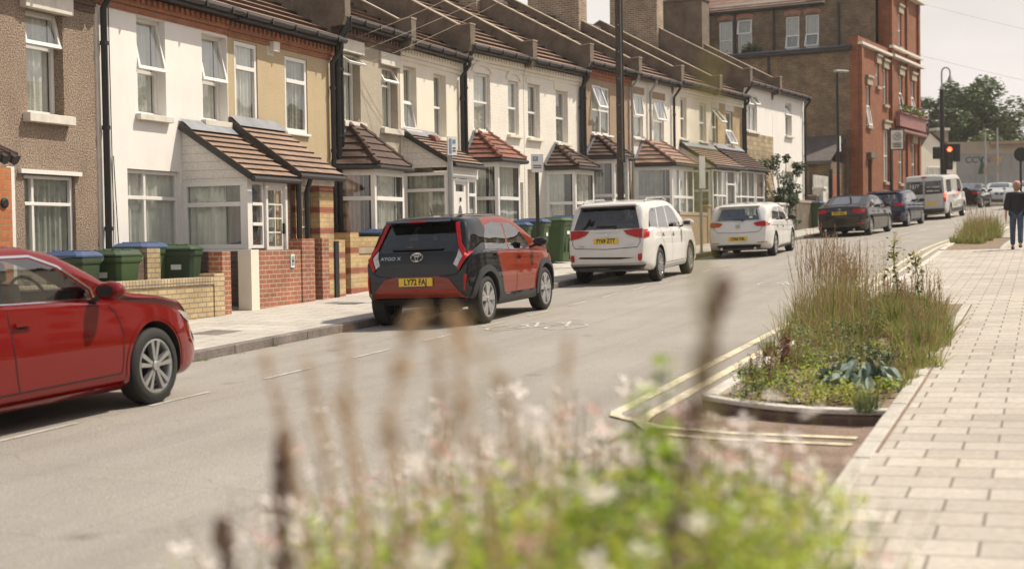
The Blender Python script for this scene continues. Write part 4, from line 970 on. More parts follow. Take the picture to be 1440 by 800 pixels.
# yard wall, gate and boards between terrace and building
def stf(name, s, t, label, cat, group=None, dz=0, fr='R', rot=0):
    if fr == 'R': x, y = PT(s, t); a = rz_of(head(s)); z = zany(s, t)
    else: x, y = FP(s, t); a = rz_of(fhead(s)); z = gz(x, y)
    return thing(name, (x, y, z + dz), R(a) if False else a + rot, label, cat, group)
w = stf('yard_gate', 44.8, 2.6, 'rusty orange timber yard gate between the terrace end and the corner building', 'gate')
mb = MB(); mb.box(0, 1.0, -.03, .03, 0, 2.1)
for i in range(6): mb.box(.02 + i * .165, .15 + i * .165, -.045, -.032, .05, 2.05)
mb.build('gate_panel', mat('orange_timber', (.33, .10, .045), .8, var=.3), w); mb = MB(); mb.box(-.14, -.02, -.07, .07, 0, 2.3); mb.build('gate_post', M['black'], w); mb = MB(); mb.box(.85, .95, -.08, -.046, 1.0, 1.06); mb.build('latch', M['steel'], w)
w = stf('notice_hoarding', 42.3, 2.5, 'pale weathered hoarding with torn posters beside the orange gate', 'hoarding')
mb = MB(); mb.box(0, 2.3, -.03, .03, .1, 2.1); mb.build('board', mat('faded_board', (.42, .40, .37), .8, var=.35, vs=2.5), w)
for x in (-.05, 2.25): mb = MB(); mb.box(x, x + .09, .031, .12, -.1, 2.2); mb.build('post', M['wood'], w)
w = stf('white_gate_pillar', 41.2, 3.1, 'white painted pillar at the end of the terrace wall, left of the lamp post', 'pillar')
mb = MB(); mb.box(-.2, .2, -.2, .2, -.2, 1.5); mb.build('shaft', M['stone_white'], w, bevel=.01); mb = MB(); mb.box(-.25, .25, -.25, .25, 1.503, 1.6); mb.build('cap', M['stone_white'], w, bevel=.02)

# ================================================================ GARDEN WALLS (each wall a thing), pillars
def wall_thing(name, s0, s1, t, hgt, m, cop, label, th=.22, cat='wall', ccol=None, extra=None):
    x0, y0 = PT(s0, t); x1, y1 = PT(s1, t); xm, ym = PT((s0 + s1) / 2, t)
    w = thing(name, (x0, y0, gz(xm, ym)), math.atan2(y1 - y0, x1 - x0), label, cat, 'front garden walls')
    W = math.hypot(x1 - x0, y1 - y0); mb = MB(); mb.box(0, W, 0, th, -.4, hgt); mb.build('brickwork', M[m], w)
    if cop: mb = MB(); mb.box(-.015, W + .015, -.02, th + .02, hgt + .002, hgt + .11); mb.build('coping', M[cop], w, bevel=.006)
    return w, W
def pillar_on(w, x, y, sz, hgt, m, cap=None):
    mb = MB(); mb.box(x, x + sz, y, y + sz, -.4, hgt); mb.build('pillar', M[m], w)
    if cap: mb = MB(); mb.box(x - .03, x + sz + .03, y - .03, y + sz + .03, hgt + .002, hgt + .07); mb.build('pillar_cap', M[cap], w, bevel=.01)
w, W = wall_thing('garden_wall', -4.6, .55, 1.72, .56, 'yellow_brick', 'yellow_coping', 'low yellow brick wall topped with bricks on edge, beside the red car bonnet')
pillar_on(w, W + .003, -.02, .28, .72, 'yellow_brick'); pillar_on(w, W + .29, 0.02, .24, 1.05, 'red_brick')
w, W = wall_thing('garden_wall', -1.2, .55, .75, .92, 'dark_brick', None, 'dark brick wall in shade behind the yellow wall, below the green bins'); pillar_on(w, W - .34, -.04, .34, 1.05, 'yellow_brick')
w, W = wall_thing('garden_wall', 1.98, 3.8, 1.66, .92, 'red_brick', None, 'square red brick wall with a small hydrant plate and a cream end pillar')
pillar_on(w, -.245, -.01, .24, .93, 'cream'); mb = MB(); mb.box(W - .42, W + .02, -.02, .24, -.4, 1.10); mb.build('raised_end', M['red_brick'], w)
mb = MB(); mb.box(1.02, 1.14, -.02, -.002, .62, .84); mb.build('hydrant_plate', M['label_white'], w)
mb = MB(); mb.box(1.045, 1.06, -.026, -.021, .65, .81); mb.box(1.10, 1.115, -.026, -.021, .65, .81); mb.box(1.06, 1.10, -.026, -.021, .72, .74); mb.build('hydrant_letter', M['black'], w)
w, W = wall_thing('gate_pillar_wall', 4.35, 5.0, 1.66, 1.02, 'stripe', None, 'striped brick gate pillar with a black painted edge, right of the red wall'); mb = MB(); mb.box(.22, .36, -.03, -.003, -.3, 1.0); mb.build('dark_strip', M['black'], w); mb = MB(); mb.box(-.26, -.003, -.02, .24, -.4, 1.06); mb.build('red_end', M['red_brick'], w)
w, W = wall_thing('garden_wall', 5.75, 8.6, 1.50, .68, 'stripe', 'cement_pale', 'yellow and red striped brick wall with pale coping, left of the black and red car'); pillar_on(w, -.30, -.04, .34, 1.08, 'stripe')
mb = MB(); mb.box(.05, W, .32, .5, -.3, 1.0); mb.build('rear_course', M['stripe'], w)
specs = [(18.4, 20.4, 2.35, .9, 'cement_pale', 'rough pale wall behind the telegraph pole, beyond the tall bins'), (21.0, 22.9, 2.75, 1.15, 'ochre_brick', 'tan brick wall end with a white edge between two green bins'),
         (24.6, 27.8, 3.0, .95, 'brown_render', 'low brown garden wall behind the white hatchback'), (28.6, 31.9, 3.0, .9, 'dark_brick', 'dark brick wall with a wire rail beyond the white hatchback'),
         (32.2, 35.2, 3.0, 1.0, 'stone_clad', 'stone faced garden wall in front of the stone clad house'), (36.0, 40.6, 3.1, 1.05, 'cement', 'weathered grey wall with paired pillars in front of the white end house')]
for s0, s1, t, hh, m, lb in specs:
    w, W = wall_thing('garden_wall', s0, s1, t, hh, m, 'cement_pale', lb); pillar_on(w, W + .003, -.03, .32, hh + .3, m, 'cement_pale')

# ================================================================ WHEELIE BINS
def bin_(x, y, z, rz, body='bin_green', lid='bin_green', k=1.0, label='', group='wheelie bins in the front gardens', big=False, tilt=0):
    r = thing('wheelie_bin', (x, y, z), rz, label, 'bin', group)
    wx, wy, h_ = (.58 * k, .66 * k, 1.0 * k)
    mb = MB(); n = 5; vs = []; fs = []
    def ring(sx, sy, zz, ch=.06):
        return [(sx / 2 - ch, -sy / 2, zz), (sx / 2, -sy / 2 + ch, zz), (sx / 2, sy / 2 - ch, zz), (sx / 2 - ch, sy / 2, zz), (-sx / 2 + ch, sy / 2, zz), (-sx / 2, sy / 2 - ch, zz), (-sx / 2, -sy / 2 + ch, zz), (-sx / 2 + ch, -sy / 2, zz)]
    rings = [ring(wx * .78, wy * .72, .04), ring(wx * .80, wy * .74, .2 * h_), ring(wx * .96, wy * .93, h_ * .86), ring(wx * 1.0, wy * .98, h_ * .87), ring(wx * 1.03, wy * 1.02, h_ * .90), ring(wx * 1.03, wy * 1.02, h_ * .955)]
    for q in rings: vs += q
    for i in range(len(rings) - 1):
        for j in range(8): fs.append((i * 8 + j, i * 8 + (j + 1) % 8, (i + 1) * 8 + (j + 1) % 8, (i + 1) * 8 + j))
    fs += [tuple(range(7, -1, -1)), tuple(40 + j for j in range(8))]
    mb.add(vs, fs)
    for xx in (-.12, .12): mb.box(xx - .012, xx + .012, -wy * .44, -wy * .30, .25 * h_, .8 * h_)
    mb.build('body', M[body], r, bevel=.008)
    l = MB(); vs = ring(wx * 1.06, wy * 1.08, h_ * .96) + ring(wx * 1.06, wy * 1.08, h_ * .99) + ring(wx * .82, wy * .84, h_ * 1.045)
    fs = [(i * 8 + j, i * 8 + (j + 1) % 8, (i + 1) * 8 + (j + 1) % 8, (i + 1) * 8 + j) for i in range(2) for j in range(8)] + [tuple(range(7, -1, -1)), tuple(16 + j for j in range(8))]
    l.add(vs, fs)
    for xx in (-.14, 0, .14): l.box(xx - .02, xx + .02, -wy * .38, wy * .34, h_ * 1.045, h_ * 1.06)
    l.build('lid', M[lid], r, bevel=.01)
    hd = MB(); hd.tube([(-wx * .42, wy * .56, h_ * .90), (-wx * .42, wy * .64, h_ * .95), (wx * .42, wy * .64, h_ * .95), (wx * .42, wy * .56, h_ * .90)], .018, 6); hd.build('handle', M[body], r)
    for sx in (-1, 1):
        wv = MB(); wv.tube([(sx * wx * .40, wy * .36, .10), (sx * wx * .48, wy * .36, .10)], .10, 14); wv.build('wheel', M['black'], r)
    st = MB(); st.box(-.08, .08, -wy * .475, -wy * .46, h_ * .66, h_ * .74); st.build('label_plate', M['label_white'], r)
    return r
def bin_at(s, t, fr='R', rot=0, **kw):
    f = PT if fr == 'R' else FP; x, y = f(s, t); hd_ = head(s) if fr == 'R' else fhead(s)
    return bin_(x, y, gz(x, y), rz_of(hd_) + rot, **kw)
bin_at(-1.7, .9, rot=R(-80), k=1.02, lid='bin_blue', body='bin_dark', label='green bin with a blue lid behind the red car roof, nearest the brown house')
bin_at(-.85, .95, rot=R(-84), k=1.0, body='bin_green', lid='bin_dark', label='green bin with a dark lid between the blue lidded bin and the black downpipe')
bin_at(.0, .45, rot=R(-75), k=.98, body='bin_dark', lid='bin_dark', label='dark green bin under the large window of the white house')
bin_at(.75, .3, rot=R(-88), k=1.05, body='bin_green', lid='bin_blue', label='green bin with a blue lid in front of the white porch corner')
bin_at(1.35, .62, rot=R(-70), k=1.0, body='bin_dark', lid='bin_dark', label='dark green bin beside the red brick pillar of the white porch')
bin_at(7.9, .95, rot=R(-85), k=1.06, body='bin_dark', lid='bin_blue', label='dark bin with a blue lid behind the striped wall')
bin_at(14.2, 1.55, rot=R(10), k=1.05, lid='bin_blue', label='green bin with a blue lid just behind the wing mirror of the black car')
bin_at(15.3, 1.6, rot=R(5), k=1.1, lid='bin_blue', label='large green bin with a blue lid left of the black post')
bin_at(16.6, 1.75, rot=R(-6), k=1.1, label='large green bin right of the black sign post')
bin_at(17.5, 1.7, rot=R(8), k=1.12, lid='bin_blue', label='green bin with a blue lid half hidden by the white estate car')
bin_at(20.6, 2.5, rot=R(0), k=1.05, lid='cement_pale', label='green bin with a pale lid right of the white estate car')
bin_at(23.5, 2.8, rot=R(0), k=1.05, body='bin_dark', label='dark green bin right of the thin grey signpost')
bin_at(33.6, 3.1, rot=R(0), k=1.15, body='bin_dark', lid='bin_blue', label='dark green bin with a dark blue lid below the climbing shrub')
bin_at(40.2, 3.2, rot=R(0), k=1.0, body='bin_green', lid='bin_blue', label='small green bin with a blue lid at the terrace end')
sb = stf('storage_chest', 35.2, 3.15, 'rounded white storage chest beside the dark green bin', 'storage box')
mb = MB(); mb.box(-.55, .55, -.3, .3, 0, 1.0); mb.build('body', M['upvc'], sb, bevel=.06); mb = MB(); mb.box(-.58, .58, -.33, .33, 1.003, 1.12); mb.build('lid', M['upvc'], sb, bevel=.05)

# ================================================================ POLES, SIGNS, LAMPS
def pole(name, s, t, hgt, r0, m, label, cat, base=True, lean=(0, 0)):
    p = stf(name, s, t, label, cat)
    mb = MB(); mb.tube([(0, 0, -.05), (lean[0], lean[1], hgt)], r0, 12); mb.build('post', M[m], p, smooth=True)
    if base: mb = MB(); mb.lathe([(r0 * 1.5, 0), (r0 * 1.5, .03), (r0 * 1.05, .05)], 12); mb.build('base_collar', M[m], p, smooth=True)
    return p
def plate(p, z, w, h_, rot, m='label_white', off=.05, bands=(), back='steel', pictos=()):
    Mx = Matrix.Rotation(rot, 4, 'Z') @ T(0, -off, z)
    mb = MB(); mb.mbox(Mx, w, .006, h_); o_ = mb.build('sign_plate', M[back], p); mb = MB(); mb.mbox(Mx @ T(0, -.006, 0), w * .96, .004, h_ * .97); f = mb.build('sign_face', M[m], o_)
    mb = MB()
    for (x, zc, ww, hh, mm) in bands:
        b = MB(); b.mbox(Mx @ T(x * w, -.011, zc * h_), ww * w, .004, hh * h_); b.build('sign_marking', M[mm], o_)
    mb = MB(); 
    for q in (-.3, .3): mb.mbox(Mx @ T(0, off * .6, q * h_), .07, off * 1.1, .02)
    mb.build('bracket', M['steel'], o_)
    return o_
p = pole('parking_sign_post', 8.75, 4.02, 2.58, .038, 'pole_black', 'black post with a small white parking sign between the black and white cars', 'sign post')
o_ = plate(p, 2.40, .24, .36, R(-66), bands=[(-.15, .25, .42, .26, 'sign_blue'), (0, -.12, .7, .05, 'black'), (0, -.24, .7, .05, 'black')], off=.10)
text_mesh('P', .085, 'sign_letter', M['label_white'], Matrix.Rotation(R(-66), 4, 'Z') @ T(-.036, -.115, 2.49) @ Matrix.Rotation(R(90), 4, 'X'), o_)
p = pole('parking_sign_post', 4.5, 3.95, 2.78, .045, 'steel', 'grey post with a narrow blue edged sign in front of the cream porch', 'sign post')
o_ = plate(p, 2.63, .20, .32, R(-30), bands=[(-.2, 0, .25, .8, 'sign_blue'), (.2, .25, .3, .2, 'sign_blue'), (.2, -.1, .3, .06, 'black'), (.2, -.25, .3, .06, 'black')], off=.06)
p = pole('parking_sign_post', 22.3, kerb_l(22) - .2, 2.75, .04, 'steel', 'thin grey post with a pale sign standing left of the white hatchback', 'sign post')
plate(p, 2.3, .22, .95, R(-40), off=.07); mb = MB(); mb.box(-.16, -.10, .05, .2, .5, 1.25); 
p = stf('telegraph_pole', 15.3, 3.85, 'dark telegraph pole with step bolts rising behind the white estate car', 'telegraph pole')
mb = MB(); mb.tube([(0, 0, -.2), (.0, 0, 3), (-.05, .0, 9)], [.088, .08, .07], 14); mb.build('pole', M['wood'], p, smooth=True)
for i in range(12):
    mb = MB(); sg = 1 if i % 2 else -1; mb.tube([(0, 0, 2.6 + i * .32), (.2 * sg, -.05, 2.6 + i * .32)], .011, 6); mb.build('step_bolt', M['steel'], p)
mb = MB(); mb.box(-.05, .02, -.19, -.12, 0, 2.6); mb.build('cable_guard', M['steel'], p)
mb = MB(); mb.tube([(-.1, -.13, 2.5), (-.12, -.12, 8.5)], .02, 6); mb.build('cable', M['black_pipe'], p)
p = stf('street_lamp', 39.2, 4.4, 'slim black street lamp with a flat head in front of the brown brick side wall', 'street lamp')
mb = MB(); mb.tube([(0, 0, 0), (0, 0, 1.25)], .10, 12); mb.build('base', M['pole_black'], p, smooth=True)
mb = MB(); mb.tube([(0, 0, 1.25), (0, 0, 6.05)], [.065, .05], 12); mb.build('post', M['pole_black'], p, smooth=True)
mb = MB(); mb.mbox(T(.1, -.12, 6.12) @ Matrix.Rotation(R(-40), 4, 'Z'), .62, .2, .08); mb.build('lamp_head', M['steel'], p, bevel=.03)
mb = MB(); mb.box(-.05, .05, -.10, -.07, 3.0, 3.6); mb.build('notice', M['label_white'], p)
# hanging inn sign on a post
p = stf('hanging_sign', 49.3, 4.1, 'white square sign with a crossed circle on a dark post outside the orange brick front', 'sign')
mb = MB(); mb.tube([(0, 0, 0), (0, 0, 4.1)], .06, 10); mb.build('post', M['pole_black'], p, smooth=True)
Mx = Matrix.Rotation(R(-78), 4, 'Z') @ T(.28, -.06, 3.55)
mb = MB(); Mx = Mx @ Matrix.Diagonal((.74, 1, .78, 1)); mb.mbox(Mx, .86, .12, 1.22); mb.build('sign_frame', M['pole_black'], p, bevel=.01)
mb = MB(); mb.mbox(Mx @ T(0, -.065, 0), .72, .01, 1.08); fc = mb.build('sign_face', M['stone_white'], p)
mb = MB()
for k in range(20):
    a0, a1 = 2 * math.pi * k / 20, 2 * math.pi * (k + 1) / 20; mb.bar(Mx @ Vector((.22 * math.cos(a0), -.075, .18 + .22 * math.sin(a0))), Mx @ Vector((.22 * math.cos(a1), -.075, .18 + .22 * math.sin(a1))), .045, .01)
for a in (45, 135): mb.bar(Mx @ Vector((.2 * math.cos(R(a)), -.078, .18 + .2 * math.sin(R(a)))), Mx @ Vector((-.2 * math.cos(R(a)), -.078, .18 - .2 * math.sin(R(a)))), .05, .01)
for z_ in (-.22, -.32, -.42): mb.mbox(Mx @ T(0, -.075, z_), .5, .01, .05)
mb.build('sign_symbol', M['black'], fc)
# traffic light with tall lamp column behind
def at_px(px, Y): return (px - 720) / 2000 * Y
X_ = at_px(1327, 75.0); Z_ = gz(X_, 75.0)
p = thing('lamp_column', (X_, 75.0, Z_), 0, 'tall dark lamp column with a hooked swan neck top beside the traffic light', 'street lamp')
mb = MB(); mb.tube([(0, 0, 0), (-.02, 0, 6.3)], [.13, .12], 12); mb.build('column', M['pole_black'], p, smooth=True)
pts = [(-.02, 0, 6.3), (-.02, 0, 7.2)] + [(-.02 + .22 - .22 * math.cos(a), 0, 7.2 + .26 * math.sin(a)) for a in np.linspace(0, math.pi, 9)[1:]] + [(.42, 0, 7.05)]
mb = MB(); mb.tube(pts, .045, 8); mb.build('swan_neck', M['steel'], p, smooth=True)
mb = MB(); mb.lathe([(.05, .0), (.10, -.12), (.17, -.3), (.05, -.38)], 12, T(.42, 0, 7.05)); mb.build('lamp_head', M['steel'], p, smooth=True)
X_ = at_px(1331, 72.0); Z_ = gz(X_, 72.0)
p = thing('traffic_light', (X_, 72.0, Z_), 0, 'traffic light showing red on a post beside the dark lamp column', 'traffic light')
mb = MB(); mb.tube([(0, 0, 0), (0, 0, 3.5)], .07, 10); mb.build('post', M['black'], p, smooth=True)
for dx, z0, z1, nm in ((0.12, 2.2, 3.5, 'signal_head'), (.5, 2.6, 3.5, 'side_signal_head'), (-.5, 2.75, 3.35, 'rear_signal_head')):
    mb = MB(); mb.box(dx - .17, dx + .17, -.28, -.06, z0, z1); hd = mb.build(nm, M['black'], p, bevel=.03)
    if dx == .12:
        for z_, m_ in ((3.22, 'signal_red'), (2.86, 'signal_dark'), (2.5, 'signal_dark')):
            if m_ not in M: M[m_] = mat('signal_red', (1.0, .06, .02), .3, var=0, emis=9) if m_ == 'signal_red' else mat('signal_dark', (.04, .03, .02), .3)
            mb = MB(); mb.lathe([(.12, 0), (.11, .015), (.05, .03)], 16, T(dx, -.29, z_) @ Matrix.Rotation(R(90), 4, 'X')); mb.build('lens', M[m_], hd, smooth=True)
            mb = MB(); mb.tube([(dx - .13, -.36, z_ + .02), (dx - .09, -.38, z_ + .12), (dx, -.38, z_ + .15), (dx + .09, -.38, z_ + .12), (dx + .13, -.36, z_ + .02)], .02, 6); mb.build('visor', M['black'], hd)
mb = MB(); mb.bar((-.5, -.1, 3.0), (.6, -.1, 3.0), .05); mb.build('cross_arm', M['black'], p)
X_ = at_px(1437, 62.0); Z_ = gz(X_, 62.0)
p = thing('round_sign', (X_, 62.0, Z_), 0, 'dark back of a round road sign at the right edge', 'road sign')
mb = MB(); mb.tube([(0, .04, 0), (0, .04, 2.9)], .05, 8); mb.build('post', M['black'], p, smooth=True); mb = MB(); mb.lathe([(.31, 0), (.31, .02)], 24, T(0, 0, 2.75) @ Matrix.Rotation(R(90), 4, 'X')); mb.build('disc', M['black'], p)
for px, Y, hh, lb in ((1387, 92., 4.6, 'thin grey post in front of the painted wall, left one of two'), (1404, 100., 5.2, 'thin dark post in front of the painted wall, right one of two')):
    X_ = at_px(px, Y); p = thing('slender_post', (X_, Y, gz(X_, Y)), 0, lb, 'post'); mb = MB(); mb.tube([(0, 0, 0), (0, 0, hh)], .06, 8); mb.build('shaft', M['steel'], p, smooth=True); mb = MB(); mb.mbox(T(0, -.08, hh * .45), .3, .03, .5); mb.build('small_sign', M['cement_pale'], p)

# ================================================================ FAR SIDE: painted wall, low house
Yw = 128.; xl, xr = at_px(1335, Yw), at_px(1335, Yw) + 60
zb = gz(xl, Yw)
W_ = thing('painted_wall', (xl, Yw, zb), R(-4), 'long pale concrete wall with colourful painted letters under the tree', 'wall')
mb = MB(); mb.box(0, 60, 0, .4, -2, 4.4); mb.build('lower_panel', mat('pale_concrete', (.31, .30, .29), .85, var=.22, vs=.35, stain=.4), W_)
mb = MB(); mb.box(-.1, 3.6, -.05, .45, 4.402, 5.5); mb.box(3.6, 60, -.02, .45, 4.402, 5.2); mb.build('upper_band', mat('tan_concrete', (.34, .28, .21), .85, var=.15, vs=.6), W_)
mb = MB(); mb.box(3.65, 60, -.3, .5, 5.21, 5.5); mb.box(3.65, 60, -.12, -.03, 4.9, 5.0); mb.build('capping', M['brown_render'], W_)
for i, (ch, c) in enumerate((('C', (.10, .10, .14)), ('C', (.12, .12, .16)), ('V', (.03, .09, .05)), ('N', (.22, .13, .25)), ('N', (.45, .22, .08)), ('Y', (.55, .34, .10)))):
    text_mesh(ch, .78, 'painted_letter', mat('letter_paint', c, .8), T(1.75 + i * .56, -.012, 3.85) @ Matrix.Rotation(R(90), 4, 'X'), W_, ext=.006, sx=1.0, bold=.03)
mb = MB(); mb.prism([(2.6, 2.6), (3.3, 2.6), (3.2, 3.2), (3.0, 3.9), (2.9, 4.2), (2.85, 3.6), (2.7, 3.1)], lambda u, v, d: (u, d, v), -.02, -.004); mb.build('painted_shape', mat('dark_green_paint', (.05, .075, .06), .8), W_)
# low white gabled house behind the lights
Yh = 98.; xh = at_px(1288, Yh); zh = gz(xh, Yh)
H_ = thing('low_house', (xh, Yh, zh), R(30), 'low pale gabled house beyond the orange brick front, behind the traffic light', 'house')
mb = MB(); mb.box(0, 4.0, 0, 6, -1, 3.2); mb.prism([(0, 3.2), (4.0, 3.2), (1.4, 4.9)], lambda u, v, d: (u, d, v), 0, 6); mb.build('wall', M['cream'], H_)
mb = MB(); mb.quad((1.4, -.15, 4.95), (4.2, -.15, 3.15), (4.2, 6.2, 3.15), (1.4, 6.2, 4.95)); mb.quad((1.4, -.15, 4.95), (-.2, -.15, 3.1), (-.2, 6.2, 3.1), (1.4, 6.2, 4.95)); mb.build('roof', M['tile_dark'], H_, fix=False)
mb = MB(); mb.box(1.0, 2.0, 1, 1.8, 4.5, 6.2); mb.build('chimney', M['chimney'], H_)
panel(H_, T(1.2, -.05, 1.3), 1.2, 1.2, vb=(.5,), curtain='curtain'); mb = MB(); mb.box(.1, 3.9, -.25, -.01, -.5, .9); mb.build('graffiti_plinth', mat('graffiti_teal', (.15, .28, .24), .8, var=.8, vs=1.8), H_)
Yh = 104.; xh = at_px(1283, Yh)
H2 = thing('brown_roofed_house', (xh, Yh, gz(xh, Yh)), R(20), 'small brown brick house with a white topped chimney behind the low pale house', 'house')
mb = MB(); mb.box(0, 4, 0, 6, -1, 3.7); mb.build('wall', M['chimney'], H2); mb = MB(); mb.prism([(-.2, 3.7), (4.2, 3.7), (2, 4.9)], lambda u, v, d: (u, d, v), -.2, 6.2); mb.build('roof', M['tile_dark'], H2)
mb = MB(); mb.box(2.4, 3.4, .2, .9, 4.0, 5.3); mb.build('chimney', M['chimney'], H2); mb = MB(); mb.box(2.3, 3.5, .1, 1.0, 5.302, 5.5); mb.build('chimney_cap', M['stone_white'], H2)
mb = MB(); zz_ = 12.5
wire(mb, Vector((*FP(57, -1), 9.8)), (60, 105, 7.8), .8, r=.009); wire(mb, Vector((*FP(59, -1), 12.6)), (62, 100, 9.8), .8, r=.009)
tag(mb.build('overhead_cables', M['grey_pipe']), 'faint overhead cables crossing the sky right of the corner building', 'wires')
# ================================================================ CARS
def paint(name, c, coat=1.0, rough=.35, flake=.0, metal=.0):
    m = mat(name, c, .55, metal=metal, var=.015, coat=coat, spec=.0); return m
M['car_red'] = paint('soul_red_paint', (.155, .006, .005), metal=.0, rough=.38)
M['car_orange'] = paint('chilli_red_paint', (.20, .027, .012), metal=.0, rough=.38)
M['car_black'] = paint('gloss_black_paint', (.007, .0075, .010), rough=.25)
M['car_white'] = paint('pearl_white_paint', (.66, .645, .62), rough=.4)
M['car_silver'] = paint('silver_paint', (.42, .42, .41), metal=.5, rough=.35)
M['car_brown'] = paint('bronze_grey_paint', (.035, .03, .028), metal=.2, rough=.32)
M['car_navy'] = paint('navy_paint', (.018, .025, .05), rough=.25)
M['car_grey'] = paint('van_white_paint', (.50, .49, .47), rough=.45)
M['trim'] = mat('grey_black_trim', (.03, .03, .031), .55, var=.1)
M['tyre'] = mat('tyre_rubber', (.018, .017, .016), .8, var=.2, bump=.2, bs=30)
M['alloy'] = mat('alloy_rim', (.50, .50, .50), .3, metal=.75, var=.05)
M['well'] = mat('wheel_well', (.008, .008, .008), .95, var=0)
M['cabin'] = mat('cabin_trim', (.035, .034, .033), .9, var=.1)
M['seat'] = mat('seat_fabric', (.14, .135, .125), .9, var=.1)
M['lamp_red'] = mat('tail_lamp_red', (.40, .008, .007), .3, var=.12, vs=14, coat=.35, spec=.2)
M['lamp_clear'] = mat('clear_lamp', (.50, .48, .46), .1, var=.3, vs=18, coat=1)
M['plate_y'] = mat('yellow_plate', (.72, .50, .04), .45, var=.02)
M['plate_w'] = mat('white_plate', (.75, .75, .72), .45, var=.02)
M['car_glass'] = glass_mat('car_glass', (.82, .87, .85), base=.16)
M['car_glass_dark'] = glass_mat('tinted_car_glass', (.10, .105, .11), base=.08)
M['brake_light'] = mat('lit_brake_lamp', (1, .05, .02), .3, var=0, emis=4)
def interp(pts, x):
    if x <= pts[0][0]: return pts[0][1]
    for (a, b), (c, d) in zip(pts, pts[1:]):
        if x <= c: return b + (d - b) * (x - a) / (c - a) if c > a else d
    return pts[-1][1]
class Car:
    def __init__(c, name, s, t, spec, paintm, label, flip=False, frame='R', drot=0, group='cars parked along the kerb', pos=None, cat='car'):
        c.sp = sp = spec
        if pos: x, y, a = pos; z = zroad(*inv(x, y)); 
        else:
            x, y = PT(s, t); a = rz_of(head(s)); z = zroad(s, t)
        s_, t_ = (s, t) if not pos else inv(x, y)
        sl = math.atan2(zroad(s_ + 1.3, t_) - zroad(s_ - 1.3, t_), 2.6)
        roll = math.atan2(zroad(s_, t_ - .7) - zroad(s_, t_ + .7), 1.4)
        if flip: a += math.pi; sl = -sl; roll = -roll
        c.root = thing(name, (x, y, z), a + drot, label, cat, group, pitch=-sl, roll=-roll if False else roll)
        c.build_body(paintm)
    def build_body(c, paintm):
        sp = c.sp; W = sp['W'] / 2
        top, bot, belt = sp['top'], sp['bot'], sp['belt']
        x0, x1 = top[0][0], top[-1][0]
        def sm(pts, x, r=.05): return sum(interp(pts, min(max(x + k * r, x0), x1)) for k in (-1, -.5, 0, .5, 1)) / 5
        # stations by arc length of the top profile
        fine = np.linspace(x0, x1, 1200); L = [0.]
        for i in range(1, 1200):
            L.append(L[-1] + math.hypot(fine[i] - fine[i - 1], (interp(top, fine[i]) - interp(top, fine[i - 1])) * .8))
        n = sp.get('n', 74); st = [fine[min(1199, int(np.searchsorted(L, L[-1] * i / n)))] for i in range(n + 1)]
        st = sorted(set([x0, x1] + list(st)))
        cr = sp.get('crn', .24); ex = sp.get('exn', 2.6); lc = sp.get('lc', .75)
        def hw(x):
            e = 0
            if x < x0 + lc: e = (x0 + lc - x) / lc; k = sp.get('crr', cr)
            elif x > x1 - lc: e = (x - x1 + lc) / lc; k = cr
            else: k = 0
            return W * (1 - k * e ** ex)
        c.hw = hw
        secs = []
        for x in st:
            e = min(x - x0, x1 - x); r_ = min(.05, max(.012, e * .6))
            zt, zb, zl = sm(top, x, r_), sm(bot, x, r_), sm(belt, x, r_)
            zt += 0
            zl = min(zl, zt - .02); w = hw(x); g = zt - zl
            tum = sp.get('tumble', .26); wt = w * .985 - tum * max(g - .03, 0)
            h_ = zl - zb
            lo = [(0, zb), (w * .5, zb), (w * .86, zb + .005), (w * .955, zb + .05 * h_ + .015), (w * .985, zb + .18 * h_), (w * .992, zb + .34 * h_), (w * 1.0, zb + .52 * h_), (w * .995, zb + .70 * h_), (w * .975, zb + .87 * h_), (w * .962, zl)]
            rr = min(.10, g * .45)
            sh = sp.get('shoulder', .035) * min(1, g / .25)
            wl = w * .962 - sh
            up = [(wl + (wt - wl) * .08, zl + .06 * g), (wl + (wt - wl) * .35, zl + .33 * g), (wl + (wt - wl) * .66, zl + .63 * g), (wt - (wl - wt) * -.0, zt - rr), (wt - rr * .35, zt - rr * .42), (wt - rr * 1.1, zt - rr * .10), (wt * .62, zt + .012 * min(1, g / .2)), (wt * .3, zt + .02), (0, zt + .024)]
            pr = lo + up
            # catmull-rom refine
            P = [Vector((p[0], p[1])) for p in pr]; out = []
            for i in range(len(P) - 1):
                a = P[max(i - 1, 0)]; b = P[i]; d = P[i + 1]; e_ = P[min(i + 2, len(P) - 1)]
                for f in (0, .5):
                    out.append(.5 * ((2 * b) + (d - a) * f + (2 * a - 5 * b + 4 * d - e_) * f * f + (3 * b - a - 3 * d + e_) * f ** 3))
            out.append(P[-1])
            secs.append([(x, -p.x, p.y) for p in out] + [(x, p.x, p.y) for p in reversed(out[1:-1])])
        m = len(secs[0]); vs = [v for s_ in secs for v in s_]; fs = []
        for i in range(len(secs) - 1):
            for k in range(m): fs.append((i * m + k, i * m + (k + 1) % m, (i + 1) * m + (k + 1) % m, (i + 1) * m + k))
        fs.append(tuple(range(m))); fs.append(tuple((len(secs) - 1) * m + k for k in range(m - 1, -1, -1)))
        me = bpy.data.meshes.new('body'); me.from_pydata(vs, [], fs)
        bm = bmesh.new(); bm.from_mesh(me); bmesh.ops.remove_doubles(bm, verts=bm.verts, dist=1e-5); bmesh.ops.recalc_face_normals(bm, faces=bm.faces)
        caps = [f for f in bm.faces if len(f.verts) > 6]
        if caps: bmesh.ops.triangulate(bm, faces=caps)
        c.bvh = BVHTree.FromBMesh(bm)
        for co, no in sp.get('split', []):
            bmesh.ops.bisect_plane(bm, geom=bm.verts[:] + bm.edges[:] + bm.faces[:], plane_co=co, plane_no=no)
        two = sp.get('two')
